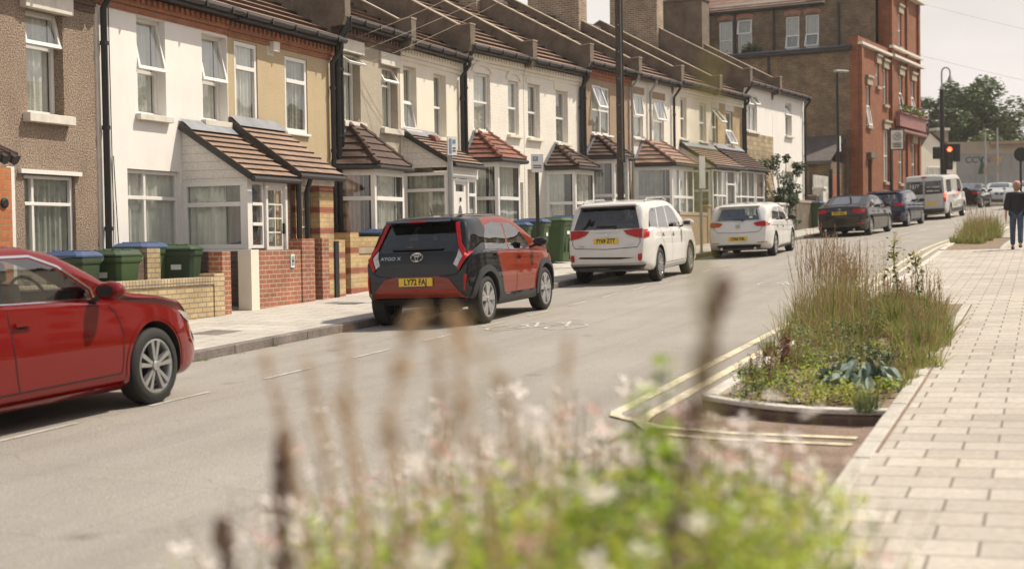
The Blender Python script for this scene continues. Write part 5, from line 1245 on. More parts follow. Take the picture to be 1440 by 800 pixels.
        for f in bm.faces:
            f.smooth = True
            if two and two(f.calc_center_median()): f.material_index = 2
        bm.to_mesh(me); bm.free()
        mats = [M[paintm], M['well'], M[sp.get('second', paintm)]]
        for q in mats: me.materials.append(q)
        c.body = o = bpy.data.objects.new('body', me); col.objects.link(o)
        # cut wheel arches and (optionally) the cabin
        cut = MB(); R_ = sp['R'] + sp.get('gap', .045)
        for ax in sp['axles']:
            for sd in (-1, 1):
                y0, y1 = sd * (W - .30), sd * (W + .2)
                cut.tube([(ax, y0, sp['R'] + .01), (ax, y1, sp['R'] + .01)], R_, 40, 1)
        def boolean(obj, cutter):
            cu = cutter.build('cutter', [M['well'], M['well']]); 
            md = obj.modifiers.new('b', 'BOOLEAN'); md.object = cu; md.operation = 'DIFFERENCE'; md.solver = 'EXACT'
            dg = bpy.context.evaluated_depsgraph_get(); nm = bpy.data.meshes.new_from_object(obj.evaluated_get(dg))
            obj.modifiers.clear(); old = obj.data
            if len(nm.polygons) > 50: obj.data = nm
            bpy.data.objects.remove(cu)
        boolean(o, cut)
        if sp.get('cabin'):
            cb = MB()
            for poly in sp['side_win']: cb.prism(poly, lambda u, v, d: (u, d, v), -1.5, 1.5, 1)
            boolean(o, cb)
            cb = MB(); cb.prism(sp['end_win'], lambda u, v, d: (d, u, v), sp['cabin'][0], sp['cabin'][1], 1)
            boolean(o, cb)
        o.data.set_sharp_from_angle(angle=R(38)); o.parent = c.root
        # wheels
        for i, ax in enumerate(sp['axles']):
            for sd in (-1, 1): c.wheel(ax, sd, W)
    def wheel(c, ax, sd, W):
        sp = c.sp; r = sp['R']; rr = r * sp.get('rimk', .70); yo = sd * (W - .015); tw = .20
        Mx = T(ax, yo, r) @ Matrix.Rotation(-R(90) * sd, 4, 'X')     # local +z points outward
        mb = MB(); mb.lathe([(rr, -.005), (rr + .012, .006), (rr + .4 * (r - rr), .008), (r - .02, -.004), (r - .004, -.02), (r, -.05), (r, -tw + .05), (r - .02, -tw), (rr, -tw)], 40, Mx, cap=False)
        ty = mb.build('wheel', M['tyre'], c.root, smooth=True, auto=35)
        mb = MB(); mb.lathe([(rr - .001, -tw * .6), (rr - .002, -.004), (rr - .018, -.0), (rr - .03, -.02), (rr - .035, -tw * .6)], 36, Mx, cap=False)
        n = sp.get('spokes', 10); sw = sp.get('spw', .035); tws = sp.get('twist', 0.)
        for k in range(n):
            a = 2 * math.pi * (k + .25) / n
            if sp.get('pair'): a = 2 * math.pi * ((k // 2) + (.16 if k % 2 else -.16)) / (n / 2) + .3
            p0 = Vector((.05 * math.cos(a - tws), .05 * math.sin(a - tws), -.03)); p1 = Vector(((rr - .02) * math.cos(a), (rr - .02) * math.sin(a), -.012))
            d = (p1 - p0); u = Vector((-d.y, d.x, 0)).normalized()
            w0, w1 = sw * .75, sw * 1.15
            vs = [p0 - u * w0 / 2, p0 + u * w0 / 2, p1 + u * w1 / 2, p1 - u * w1 / 2]
            vs2 = [v + Vector((0, 0, .022)) if i < 2 else v + Vector((0, 0, .014)) for i, v in enumerate(vs)]
            vs = [v - Vector((0, 0, .03)) for v in vs]
            mb.add([Mx @ v for v in vs + vs2], [(0, 1, 2, 3), (7, 6, 5, 4), (0, 4, 5, 1), (1, 5, 6, 2), (2, 6, 7, 3), (3, 7, 4, 0)])
        mb.lathe([(.048, -.04), (.046, .0), (.034, .006), (.02, .002)], 20, Mx)
        mb.build('rim', M[sp.get('rimm', 'alloy')], ty, smooth=True, auto=30)
        mb = MB(); mb.lathe([(rr * .78, -.10), (rr * .78, -.085), (.05, -.085)], 24, Mx); mb.lathe([(rr - .04, -.13), (rr - .04, -.12)], 24, Mx); mb.build('brake_disc', M['well'], ty)
    def patch(c, poly, axis, mat_, name='panel', sd=1, off=.004, parent=None, thick=0, grid=.05, far=4.):
        """project a 2D outline on to the body. axis 'side': (x,z); 'rear'/'front': (y,z); 'top': (x,y)"""
        bm = bmesh.new(); vv = [bm.verts.new((u, v, 0)) for u, v in poly]; f0 = bm.faces.new(vv)
        bmesh.ops.triangulate(bm, faces=[f0], ngon_method='EAR_CLIP')
        us = [p[0] for p in poly]; vs_ = [p[1] for p in poly]
        for lo, hi, nrm in ((min(us), max(us), (1, 0, 0)), (min(vs_), max(vs_), (0, 1, 0))):
            k = math.ceil(lo / grid + 1e-6)
            while k * grid < hi - 1e-6:
                co = (k * grid, 0, 0) if nrm[0] else (0, k * grid, 0)
                bmesh.ops.bisect_plane(bm, geom=bm.verts[:] + bm.edges[:] + bm.faces[:], plane_co=co, plane_no=nrm); k += 1
        for v in bm.verts:
            u, w = v.co.x, v.co.y
            if axis == 'side': o, d = Vector((u, far * sd, w)), Vector((0, -sd, 0))
            elif axis == 'rear': o, d = Vector((-far - 2, u, w)), Vector((1, 0, 0))
            elif axis == 'front': o, d = Vector((far + 2, u, w)), Vector((-1, 0, 0))
            else: o, d = Vector((u, w, far)), Vector((0, 0, -1))
            h, nn, i_, ds = c.bvh.ray_cast(o, d)
            if h is None: h, nn, i_, ds = c.bvh.find_nearest(Vector((u, (c.hw(u)) * sd, w)) if axis == 'side' else (Vector((c.sp['top'][0][0] if axis == 'rear' else c.sp['top'][-1][0], u, w))))
            if nn.dot(d) > 0: nn = -nn
            v.co = h + nn * off
        if thick:
            r_ = bmesh.ops.extrude_face_region(bm, geom=bm.faces[:])
            dv = {'side': Vector((0, sd, 0)), 'rear': Vector((-1, 0, 0)), 'front': Vector((1, 0, 0)), 'top': Vector((0, 0, 1))}[axis]
            for v in r_['geom']:
                if isinstance(v, bmesh.types.BMVert): v.co += dv * thick
        bmesh.ops.recalc_face_normals(bm, faces=bm.faces)
        for f in bm.faces: f.smooth = True
        me = bpy.data.meshes.new(name); bm.to_mesh(me); bm.free(); me.materials.append(M[mat_])
        if thick: me.set_sharp_from_angle(angle=R(40))
        o = bpy.data.objects.new(name, me); col.objects.link(o); o.parent = parent or c.root
        return o
    def both(c, poly, mat_, name, **kw):
        for sd in (-1, 1): c.patch(poly, 'side', mat_, name, sd=sd, **kw)
    def mir(c, poly, axis, mat_, name, **kw):
        c.patch(poly, axis, mat_, name, **kw); return c.patch([(-u, v) for u, v in poly][::-1], axis, mat_, name, **kw)
    def seam(c, pts, axis='side', sd=-1, w=.009, m='well', name='panel_gap', off=.003):
        poly = []
        for i, p in enumerate(pts):
            a = pts[max(i - 1, 0)]; b = pts[min(i + 1, len(pts) - 1)]; d = Vector((b[0] - a[0], b[1] - a[1])).normalized(); poly.append((p[0] - d.y * w / 2, p[1] + d.x * w / 2))
        for i in range(len(pts) - 1, -1, -1):
            p = pts[i]; a = pts[max(i - 1, 0)]; b = pts[min(i + 1, len(pts) - 1)]; d = Vector((b[0] - a[0], b[1] - a[1])).normalized(); poly.append((p[0] + d.y * w / 2, p[1] - d.x * w / 2))
        return c.patch(poly, axis, m, name, sd=sd, off=off)
    def arch(c, ax, w=.07, m='trim', thick=.02, a0=-8, a1=188, r0=None, name='arch_trim'):
        r = r0 or c.sp['R'] + c.sp.get('gap', .045) + .0; rz_ = c.sp['R'] + .01
        for sd in (-1, 1):
            A = [R(a) for a in np.linspace(a0, a1, 20)]
            poly = [(ax + r * math.cos(a), rz_ + r * math.sin(a)) for a in A] + [(ax + (r + w) * math.cos(a), rz_ + (r + w) * math.sin(a)) for a in reversed(A)]
            c.patch(poly, 'side', m, name, sd=sd, off=.002, thick=thick)
    def mirror(c, x, z, m, W=None, k=1.0):
        W = W or c.sp['W'] / 2
        for sd in (-1, 1):
            mb = MB(); mb.blob((x, sd * (W + .10 * k), z + .02), .085 * k, .125 * k, .075 * k, 14, 9, fn=lambda p: Vector((max(p.x, -.055 * k), p.y, p.z)))
            mo = mb.build('wing_mirror', M[m], c.root, smooth=True); mb = MB(); mb.bar((x + .01, sd * (W - .08), z - .06), (x, sd * (W + .05), z - .01), .05, .035); mb.build('mirror_arm', M['trim'], mo)
            mb = MB(); mb.mbox(T(x - .057 * k, sd * (W + .09 * k), z + .02), .004, .13 * k, .07 * k); mb.build('mirror_glass', M['black'], mo)
    def handle(c, x, z, m='chrome', sd=None):
        for s_ in ((sd,) if sd else (-1, 1)):
            c.patch([(x + .07 * math.cos(a), z + .028 * math.sin(a)) for a in np.linspace(0, 2 * math.pi, 17)[:-1]], 'side', 'well', 'handle_recess', sd=s_, off=.002)
            c.patch([(x - .10, z + .0), (x - .09, z + .018), (x + .09, z + .022), (x + .10, z + .004), (x + .09, z - .006), (x - .09, z - .01)], 'side', m, 'door_handle', sd=s_, off=.02, thick=.018)
    def plate(c, y, z, txt, end='rear', m='plate_y', tilt=0, k=1.0, out=.012):
        X = None
        d = 1 if end == 'rear' else -1
        h = c.bvh.ray_cast(Vector((-6 * d, y, z)), Vector((d, 0, 0)))[0]; h2 = c.bvh.ray_cast(Vector((-6 * d, y, z + .06)), Vector((d, 0, 0)))[0]
        x = min(h.x, h2.x) if end == 'rear' else max(h.x, h2.x)
        Mx = T(x - out * d, y, z) @ Matrix.Rotation(-R(90) * d, 4, 'Z') @ Matrix.Rotation(R(tilt), 4, 'X')
        mb = MB(); mb.mbox(Mx, .52 * k, .012, .112 * k); p = mb.build('number_plate', M[m], c.root)
        if txt: text_mesh(txt, .115 * k, 'plate_letters', M['black'], Mx @ T(0, -.0075, -.002) @ Matrix.Rotation(R(90), 4, 'X'), p, ext=.001, sx=.82, bold=.0035)
        return Mx, p
    def surf(c, y, z, end='rear'):
        d = 1 if end == 'rear' else -1
        h, nn, i_, ds = c.bvh.ray_cast(Vector((-6 * d, y, z)), Vector((d, 0, 0)))
        return h, nn
    def text(c, s_, y, z, size, m='chrome', name='badge', sx=1.0):
        h, nn = c.surf(y, z); tilt = math.degrees(math.atan2(nn.z, abs(nn.x)))
        Mx = T(h.x - .016, y, z) @ Matrix.Rotation(-R(90), 4, 'Z') @ Matrix.Rotation(-R(tilt), 4, 'X') @ Matrix.Rotation(R(90), 4, 'X')
        return text_mesh(s_, size, name, M[m], Mx, c.root, ext=.003, sx=sx)
    def frame_at(c, y, z):
        h, nn = c.surf(y, z); tilt = math.degrees(math.atan2(nn.z, abs(nn.x)))
        return T(h.x - .008, y, z) @ Matrix.Rotation(-R(90), 4, 'Z') @ Matrix.Rotation(-R(tilt), 4, 'X')   # x right, z up, -y outward
    def seats(c, xs, z, y=.36):
        for x in xs:
            for sd in (-1, 1):
                mb = MB(); mb.mbox(T(x, sd * y, z) @ Matrix.Rotation(R(-12), 4, 'Y'), .11, .46, .34); mb.mbox(T(x - .05, sd * y, z + .26) @ Matrix.Rotation(R(-8), 4, 'Y'), .09, .26, .17); mb.build('seat', M['seat'], c.root, bevel=.035)
    def steering(c, x, z, y=-.36):
        mb = MB(); pts = [Vector((x - .06 * math.sin(a), y + .18 * math.cos(a), z + .17 * math.sin(a))) for a in np.linspace(0, 2 * math.pi, 17)]; mb.tube(pts, .014, 6, cap=False); mb.build('steering_wheel', M['cabin'], c.root)
    def wiper(c, y, z, l=.34):
        Fm = c.frame_at(y, z); mb = MB(); mb.mbox(Fm @ T(.0, -.03, .0), l, .02, .022); mb.mbox(Fm @ T(l * .42, -.03, -.03), .05, .035, .06); mb.build('rear_wiper', M['black'], c.root, bevel=.006)
def ellipse_ring(mb, Fm, rx, rz, w, cx=0, cz=0, n=22, dep=.01):
    pts = [Fm @ Vector((cx + rx * math.cos(a), -.012, cz + rz * math.sin(a))) for a in np.linspace(0, 2 * math.pi, n + 1)]
    for a, b in zip(pts, pts[1:]): mb.bar(a, b, w, dep)
def circ(cx, cz, rx, rz, n=20): return [(cx + rx * math.cos(a), cz + rz * math.sin(a)) for a in np.linspace(0, 2 * math.pi, n + 1)[:-1]]

# ---- small black and red crossover
SP = dict(W=1.74, R=.335, axles=(-1.215, 1.215), n=90, rimk=.74, spokes=10, spw=.062, pair=True, gap=.05, lc=.62, crr=.13, tumble=.40, shoulder=.085,
    top=[(-1.785, .52), (-1.78, .76), (-1.755, .86), (-1.715, .96), (-1.66, 1.05), (-1.545, 1.27), (-1.44, 1.455), (-1.40, 1.485), (-1.1, 1.51), (-.6, 1.525), (0, 1.52), (.4, 1.46), (.8, 1.28), (1.1, 1.12), (1.2, 1.08), (1.6, 1.0), (1.8, .87), (1.89, .72), (1.925, .5)],
    bot=[(-1.785, .46), (-1.70, .38), (-1.5, .31), (-1.1, .23), (1.2, .2), (1.7, .23), (1.925, .36)],
    belt=[(-1.785, .84), (-1.6, .98), (-1.2, 1.01), (-.5, .985), (.5, .95), (1.2, .92), (1.6, .84), (1.92, .6)],
    cabin=(-2.2, 2.2), side_win=[[(-.98, 1.035), (-.10, 1.0), (-.16, 1.385), (-.55, 1.40), (-.80, 1.37), (-.94, 1.22)], [(-.04, .995), (.80, .985), (.76, 1.08), (.42, 1.30), (.16, 1.375), (-.09, 1.385)]],
    end_win=[(-.52, 1.06), (.52, 1.06), (.42, 1.385), (-.42, 1.385)],
    split=[((-.93, 0, 1.5), Vector((1, 0, .32)).normalized()), ((-.93, 0, .62), Vector((0, 0, 1)))], second='car_orange')
def two(p):
    return p.x + (p.z - 1.5) * .32 > -.93 and p.z > .30 and not (abs(p.y) < .62 and p.z > 1.2)
SP['two'] = two
c = Car('parked_car', 1.12 + 1.215, 5.12, SP, 'car_black', 'small black and red crossover with tall red tail lights and a yellow rear plate')
aygo = c
for i, poly in enumerate(SP['side_win']): c.both([(x, z) for x, z in poly], 'car_glass', 'side_window', off=.001)
c.patch([(-.62, 1.03), (.62, 1.03), (.56, 1.20), (.48, 1.41), (-.48, 1.41), (-.56, 1.20)], 'rear', 'car_glass_dark', 'rear_window', off=.004)
c.patch([(-.62, 1.1), (.62, 1.1), (.52, 1.40), (-.52, 1.40)], 'front', 'car_glass', 'windscreen', off=.002)
c.seats((-.55, .25), 1.0); c.steering(.6, 1.05)
mb = MB(); mb.box(-1.60, -1.28, -.52, .52, 1.448, 1.478); mb.prism([(-1.60, 1.448), (-1.60, 1.478), (-1.66, 1.452), (-1.66, 1.443)], lambda u, v, d: (u, d, v), -.50, .50); mb.build('roof_spoiler', M['car_black'], c.root, bevel=.008)
mb = MB(); mb.box(-1.665, -1.655, -.13, .13, 1.444, 1.468); mb.build('high_brake_light', M['lamp_red'], c.root)
# tailgate black glass, red lower bumper panel, lamps
c.patch([(-.70, .80), (-.60, .74), (.60, .74), (.70, .80), (.62, 1.02), (-.62, 1.02)], 'rear', 'car_black', 'tailgate_panel', off=.008)
c.seam([(-.66, 1.30), (-.72, 1.02), (-.74, .86), (-.62, .725), (-.3, .69), (.3, .69), (.62, .725), (.74, .86), (.72, 1.02), (.66, 1.30)], 'rear', w=.012, off=.006)
c.patch([(-.50, .665), (-.34, .70), (.34, .70), (.50, .665), (.74, .40), (.60, .42), (-.60, .42), (-.74, .40)], 'rear', 'car_orange', 'bumper_panel', off=.012)
c.seam([(-.64, .49), (0, .51), (.64, .49)], 'rear', w=.014, m='lamp_red', off=.016, name='bumper_crease')
lamp = [(.51, 1.42), (.565, 1.42), (.655, 1.13), (.775, .985), (.755, .92), (.665, .78), (.635, .805), (.705, .965), (.625, 1.08), (.575, 1.22)]
c.mir(lamp, 'rear', 'lamp_red', 'tail_light', off=.02, thick=.012, grid=.04)
c.mir([(.625, 1.06), (.695, .965), (.63, .82), (.57, .86), (.61, .96)], 'rear', 'lamp_clear', 'reversing_light', off=.014, thick=.006)
c.mir([(.735, .72), (.762, .72), (.75, .50), (.725, .50)], 'rear', 'lamp_red', 'reflector', off=.012, thick=.006)
c.patch([(-.74, .395), (.74, .395), (.66, .30), (-.66, .30)], 'rear', 'trim', 'lower_bumper', off=.010)
c.patch([(-.40, 1.085), (.42, 1.085), (.40, 1.06), (-.36, 1.06)], 'rear', 'black', 'rear_wiper', off=.022, thick=.012)
for ax in SP['axles']: c.arch(ax, w=.085, thick=.022)
c.both([(-.78, .24), (.78, .24), (.80, .37), (.3, .33), (-.3, .33), (-.80, .39)], 'trim', 'sill_trim', off=.012)
c.seam([(-.07, 1.0), (-.07, .6), (-.10, .38), (-.12, .34)]); c.seam([(.86, .97), (.93, .8), (.90, .5), (.84, .34)]); c.seam([(-.12, .34), (.84, .34)]); c.seam([(-.62, .34), (-.12, .34)]); c.seam([(-.98, 1.03), (-.93, .9), (-.74, .72), (-.66, .50), (-.62, .34)])
c.seam([(-.9, 1.0), (.95, .955)], w=.008)
c.handle(-.78, .94, 'car_orange'); c.handle(.10, .90, 'car_orange')
c.mirror(.74, 1.05, 'car_black', k=.95)
c.plate(.0, .63, 'LY72 FAJ', tilt=-4, out=.03)
c.text('AYGO X', .41, .955, .072, sx=1.15, name='model_letters')
Fm = c.frame_at(0, .965); mb = MB(); ellipse_ring(mb, Fm, .092, .064, .011); ellipse_ring(mb, Fm, .024, .058, .008); ellipse_ring(mb, Fm, .062, .020, .008, cz=.032); mb.build('emblem', M['chrome'], c.root)
mb = MB(); mb.tube([(-1.12, .0, 1.52), (-1.22, .0, 1.66)], [.007, .004], 6); mb.blob((-1.11, 0, 1.525), .05, .02, .02); mb.build('aerial', M['black'], c.root)
c.root.scale = (1.035, 1.0, 1.03)
c.mir([(.60, .80), (.80, .72), (.70, .62), (.55, .70)], 'front', 'lamp_clear', 'headlight', off=.01)

# ---- white estate SUV
SO = dict(W=1.80, R=.355, axles=(-1.335, 1.335), n=90, rimk=.66, spokes=14, spw=.026, lc=.7, crr=.15, tumble=.25, shoulder=.04,
    top=[(-2.32, .50), (-2.315, .74), (-2.27, .86), (-2.245, 1.02), (-2.20, 1.16), (-2.06, 1.48), (-1.985, 1.62), (-1.93, 1.655), (-1.5, 1.69), (-.8, 1.71), (0, 1.70), (.42, 1.63), (.85, 1.42), (1.15, 1.22), (1.25, 1.18), (1.7, 1.10), (2.1, 1.0), (2.28, .85), (2.36, .5)],
    bot=[(-2.32, .42), (-2.2, .33), (-1.9, .26), (-1.3, .22), (1.3, .22), (2.1, .26), (2.36, .4)],
    belt=[(-2.32, .9), (-2.2, 1.06), (-1.5, 1.10), (-.5, 1.07), (.6, 1.03), (1.3, 1.0), (1.8, .93), (2.36, .6)],
    cabin=(-2.6, 2.6), side_win=[[(-1.88, 1.15), (-1.20, 1.125), (-1.16, 1.53), (-1.52, 1.53), (-1.72, 1.46)], [(-1.14, 1.12), (-.34, 1.10), (-.42, 1.56), (-1.10, 1.535)], [(-.28, 1.10), (.78, 1.09), (.62, 1.25), (.30, 1.47), (.05, 1.56), (-.36, 1.56)]],
    end_win=[(-.60, 1.16), (.60, 1.16), (.52, 1.53), (-.52, 1.53)])
c = Car('parked_car', 10.95 + 1.335, 5.08, SO, 'car_white', 'white estate car with a yellow rear plate parked beyond the black sign post')
for poly in SO['side_win']: c.both(poly, 'car_glass', 'side_window', off=.001)
c.patch([(-.70, 1.135), (.70, 1.135), (.66, 1.3), (.58, 1.57), (-.58, 1.57), (-.66, 1.3)], 'rear', 'car_glass_dark', 'rear_window', off=.005)
c.patch([(-.66, 1.22), (.66, 1.22), (.55, 1.60), (-.55, 1.60)], 'front', 'car_glass', 'windscreen', off=.002)
c.seats((-.75, .1), 1.1); c.steering(.5, 1.12)
mb = MB(); mb.box(-2.12, -1.80, -.62, .62, 1.60, 1.638); mb.build('roof_spoiler', M['car_white'], c.root, bevel=.012)
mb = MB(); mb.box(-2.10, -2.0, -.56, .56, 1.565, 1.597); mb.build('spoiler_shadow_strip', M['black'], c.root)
for sd in (-1, 1): mb = MB(); mb.tube([(-1.6, sd * .66, 1.68), (-1.4, sd * .66, 1.735), (-.2, sd * .66, 1.745), (.15, sd * .66, 1.69)], .016, 8); mb.build('roof_rail', M['car_silver'], c.root, smooth=True)
c.mir([(.36, 1.10), (.44, 1.02), (.60, .965), (.76, .935), (.76, 1.12), (.6, 1.125)], 'rear', 'lamp_red', 'tail_light', off=.014, thick=.008)
c.both([(-2.26, 1.12), (-1.98, 1.10), (-2.03, .96), (-2.27, .93)], 'lamp_red', 'side_tail_light', off=.010)
c.mir([(.68, .62), (.755, .63), (.76, .53), (.72, .47), (.67, .51)], 'rear', 'lamp_red', 'reflector', off=.008, thick=.006)
c.seam([(-.70, 1.12), (-.72, .85), (-.66, .76), (0, .73), (.66, .76), (.72, .85), (.70, 1.12)], 'rear', w=.012)
c.patch([(-.62, .55), (.55, .585), (.60, .565), (.55, .55), (-.3, .52)], 'rear', 'well', 'bumper_slot', off=.004)
c.patch([(-.80, .40), (.80, .40), (.72, .30), (-.72, .30)], 'rear', 'trim', 'lower_bumper', off=.006)
c.patch([(-.78, .445), (.78, .445), (.80, .405), (-.80, .405)], 'rear', 'car_silver', 'skid_strip', off=.010)
c.patch([(-.30, 1.105), (-.27, 1.12), (.27, 1.12), (.30, 1.105), (.27, 1.075), (-.27, 1.075)], 'rear', 'car_white', 'plate_garnish', off=.02)
c.wiper(.0, 1.19, .42)
for ax in SO['axles']: c.seam([(ax + .42 * math.cos(a), .365 + .42 * math.sin(a)) for a in np.linspace(0, math.pi, 18)], w=.02, m='car_white', name='arch_lip', off=.006)
c.both([(-.86, .27), (.86, .27), (.84, .335), (-.84, .335)], 'car_silver', 'sill_trim', off=.008)
c.seam([(-.31, 1.08), (-.31, .6), (-.36, .37)]); c.seam([(.88, 1.06), (.92, .8), (.86, .37)]); c.seam([(-1.15, 1.10), (-1.12, .9), (-.93, .70), (-.86, .37)]); c.seam([(-.86, .37), (.86, .37)])
c.handle(-.98, .98, 'car_white'); c.handle(-.12, .96, 'car_white'); c.mirror(.70, 1.14, 'car_white', k=1.1)
c.plate(.0, .90, 'FY69 ZTT', tilt=-6, out=.02)
c.text('PHEV', .52, .80, .05, name='small_badge'); c.text('HYBRID', -.50, .82, .05, name='small_badge')
Fm = c.frame_at(0, 1.02); mb = MB()
for a in (90, 210, 330):
    cx, cz = .026 * math.cos(R(a)), .026 * math.sin(R(a)); mb.prism([(cx + .026 * math.cos(R(a + q)) * (1 if q % 180 == 0 else .55), cz + .026 * math.sin(R(a + q)) * (1 if q % 180 == 0 else .55)) for q in (0, 90, 180, 270)], lambda u, v, d: Fm @ Vector((u, d, v)), -.012, 0)
mb.build('emblem', M['chrome'], c.root)
mb = MB(); mb.blob((-1.55, 0, 1.715), .06, .02, .035); mb.build('aerial_fin', M['car_white'], c.root, smooth=True)

# ---- white hatchback
SG = dict(W=1.79, R=.325, axles=(-1.315, 1.315), n=80, rimk=.70, spokes=5, spw=.075, lc=.65, crr=.17, tumble=.27, shoulder=.045,
    top=[(-2.13, .50), (-2.125, .72), (-2.08, .82), (-2.03, .98), (-1.98, 1.04), (-1.82, 1.28), (-1.72, 1.39), (-1.66, 1.415), (-1.2, 1.455), (-.5, 1.47), (0, 1.46), (.38, 1.39), (.8, 1.18), (1.08, 1.01), (1.2, .97), (1.7, .88), (1.98, .78), (2.1, .65), (2.13, .45)],
    bot=[(-2.13, .38), (-2.0, .29), (-1.8, .22), (-1.3, .17), (1.3, .17), (1.9, .2), (2.13, .32)],
    belt=[(-2.13, .8), (-1.95, .93), (-1.5, .96), (-.5, .935), (.5, .90), (1.2, .86), (1.7, .78), (2.12, .52)],
    cabin=(-2.4, 2.4), side_win=[[(-1.38, .995), (-.30, .965), (-.36, 1.335), (-.90, 1.335), (-1.22, 1.26)], [(-.24, .965), (.80, .945), (.66, 1.07), (.32, 1.27), (.05, 1.34), (-.30, 1.34)]],
    end_win=[(-.58, 1.02), (.58, 1.02), (.48, 1.32), (-.48, 1.32)])
def hatch(s, t, paintm, label, plate_=None, emb='vw', dim=False):
    c = Car('parked_car', s, t, SG, paintm, label)
    for poly in SG['side_win']: c.both(poly, 'car_glass' if not dim else 'car_glass_dark', 'side_window', off=.001)
    c.patch([(-.66, .985), (.66, .985), (.60, 1.15), (.52, 1.345), (-.52, 1.345), (-.60, 1.15)], 'rear', 'car_glass', 'rear_window', off=.005)
    c.patch([(-.62, 1.02), (.62, 1.02), (.52, 1.35), (-.52, 1.35)], 'front', 'car_glass', 'windscreen', off=.002)
    c.seats((-.65, .15), .95); c.steering(.5, 1.0)
    mb = MB(); mb.box(-1.83, -1.55, -.56, .56, 1.385, 1.405); mb.build('roof_spoiler', M[paintm], c.root, bevel=.008)
    c.mir([(.42, .93), (.50, .855), (.72, .835), (.76, .85), (.76, .97), (.70, .985), (.5, .96)], 'rear', 'lamp_red', 'tail_light', off=.012, thick=.006)
    c.both([(-2.10, .95), (-1.86, .955), (-1.86, .88), (-2.10, .85)], 'lamp_red', 'side_tail_light', off=.008)
    c.mir([(.52, .42), (.76, .435), (.77, .415), (.52, .40)], 'rear', 'lamp_red', 'reflector', off=.008)
    c.seam([(-.64, .98), (-.66, .80), (-.56, .70), (0, .68), (.56, .70), (.66, .80), (.64, .98)], 'rear', w=.012)
    c.patch([(-.62, .36), (.62, .36), (.56, .25), (-.56, .25)], 'rear', 'trim', 'lower_bumper', off=.008)
    c.wiper(.0, 1.03, .30)
    c.both([(-.86, .19), (.86, .19), (.84, .26), (-.84, .26)], 'trim', 'sill_trim', off=.006)
    c.seam([(-.27, .93), (-.27, .55), (-.33, .28)]); c.seam([(.86, .91), (.90, .7), (.84, .28)]); c.seam([(-1.0, .95), (-.95, .8), (-.85, .6), (-.80, .28)]); c.seam([(-.80, .28), (.84, .28)]); c.seam([(-1.75, .86), (1.5, .76)], w=.008)
    c.handle(-.95, .83, paintm); c.handle(-.10, .80, paintm); c.mirror(.72, .98, 'black' if emb == 'vw' else paintm)
    for sd in (-1, 1):
        for yy in (.46,): mb = MB(); mb.tube([(-2.14, sd * yy, .26), (-2.0, sd * yy, .26)], .035, 12); mb.build('tailpipe', M['chrome'], c.root)
    Fm = c.frame_at(0, .86); mb = MB()
    ellipse_ring(mb, Fm, .055, .055, .010)
    if emb == 'vw':
        for p, q in (((-.035, .045), (-.012, 0)), ((-.012, 0), (.0, .02)), ((0, .02), (.012, 0)), ((.012, 0), (.035, .045)), ((-.05, .01), (-.02, -.045)), ((-.02, -.045), (0, -.012)), ((0, -.012), (.02, -.045)), ((.02, -.045), (.05, .01))): mb.bar(Fm @ Vector((p[0], -.012, p[1])), Fm @ Vector((q[0], -.012, q[1])), .009, .01)
    else: mb.prism(circ(0, 0, .045, .045), lambda u, v, d: Fm @ Vector((u, d, v)), -.012, 0)
    mb.build('emblem', M['chrome'], c.root)
    c.plate(0, .52 if emb == 'vw' else .62, plate_, tilt=0)
    return c
hatch(21.35 + 1.315, 5.68, 'car_white', 'white hatchback with a round rear emblem and yellow plate in the middle distance', 'CP68 KBL')
hatch(42.0 + 1.315, 5.62, 'car_navy', 'dark blue hatchback between the bronze saloon and the white van', 'GK13 OSX', 'bmw', dim=True)

# ---- bronze saloon
SS = dict(W=1.82, R=.325, axles=(-1.38, 1.38), n=80, rimk=.70, spokes=10, spw=.03, lc=.7, crr=.2, tumble=.30, shoulder=.06,
    top=[(-2.27, .50), (-2.265, .72), (-2.22, .90), (-2.18, 1.035), (-2.10, 1.06), (-1.55, 1.09), (-1.2, 1.22), (-.8, 1.37), (-.5, 1.415), (0, 1.42), (.38, 1.36), (.8, 1.17), (1.05, 1.0), (1.2, .96), (1.75, .88), (2.05, .78), (2.22, .62), (2.26, .45)],
    bot=[(-2.27, .36), (-2.15, .28), (-1.9, .2), (-1.38, .16), (1.38, .16), (2.05, .18), (2.26, .3)],
    belt=[(-2.27, .82), (-2.1, .93), (-1.5, .955), (-.5, .93), (.5, .90), (1.2, .86), (1.8, .78), (2.26, .5)],
    side_win=[[(-1.20, 1.0), (-.34, .965), (-.38, 1.30), (-.66, 1.30), (-.98, 1.17)], [(-.28, .965), (.80, .94), (.66, 1.05), (.34, 1.23), (.08, 1.30), (-.32, 1.305)]])
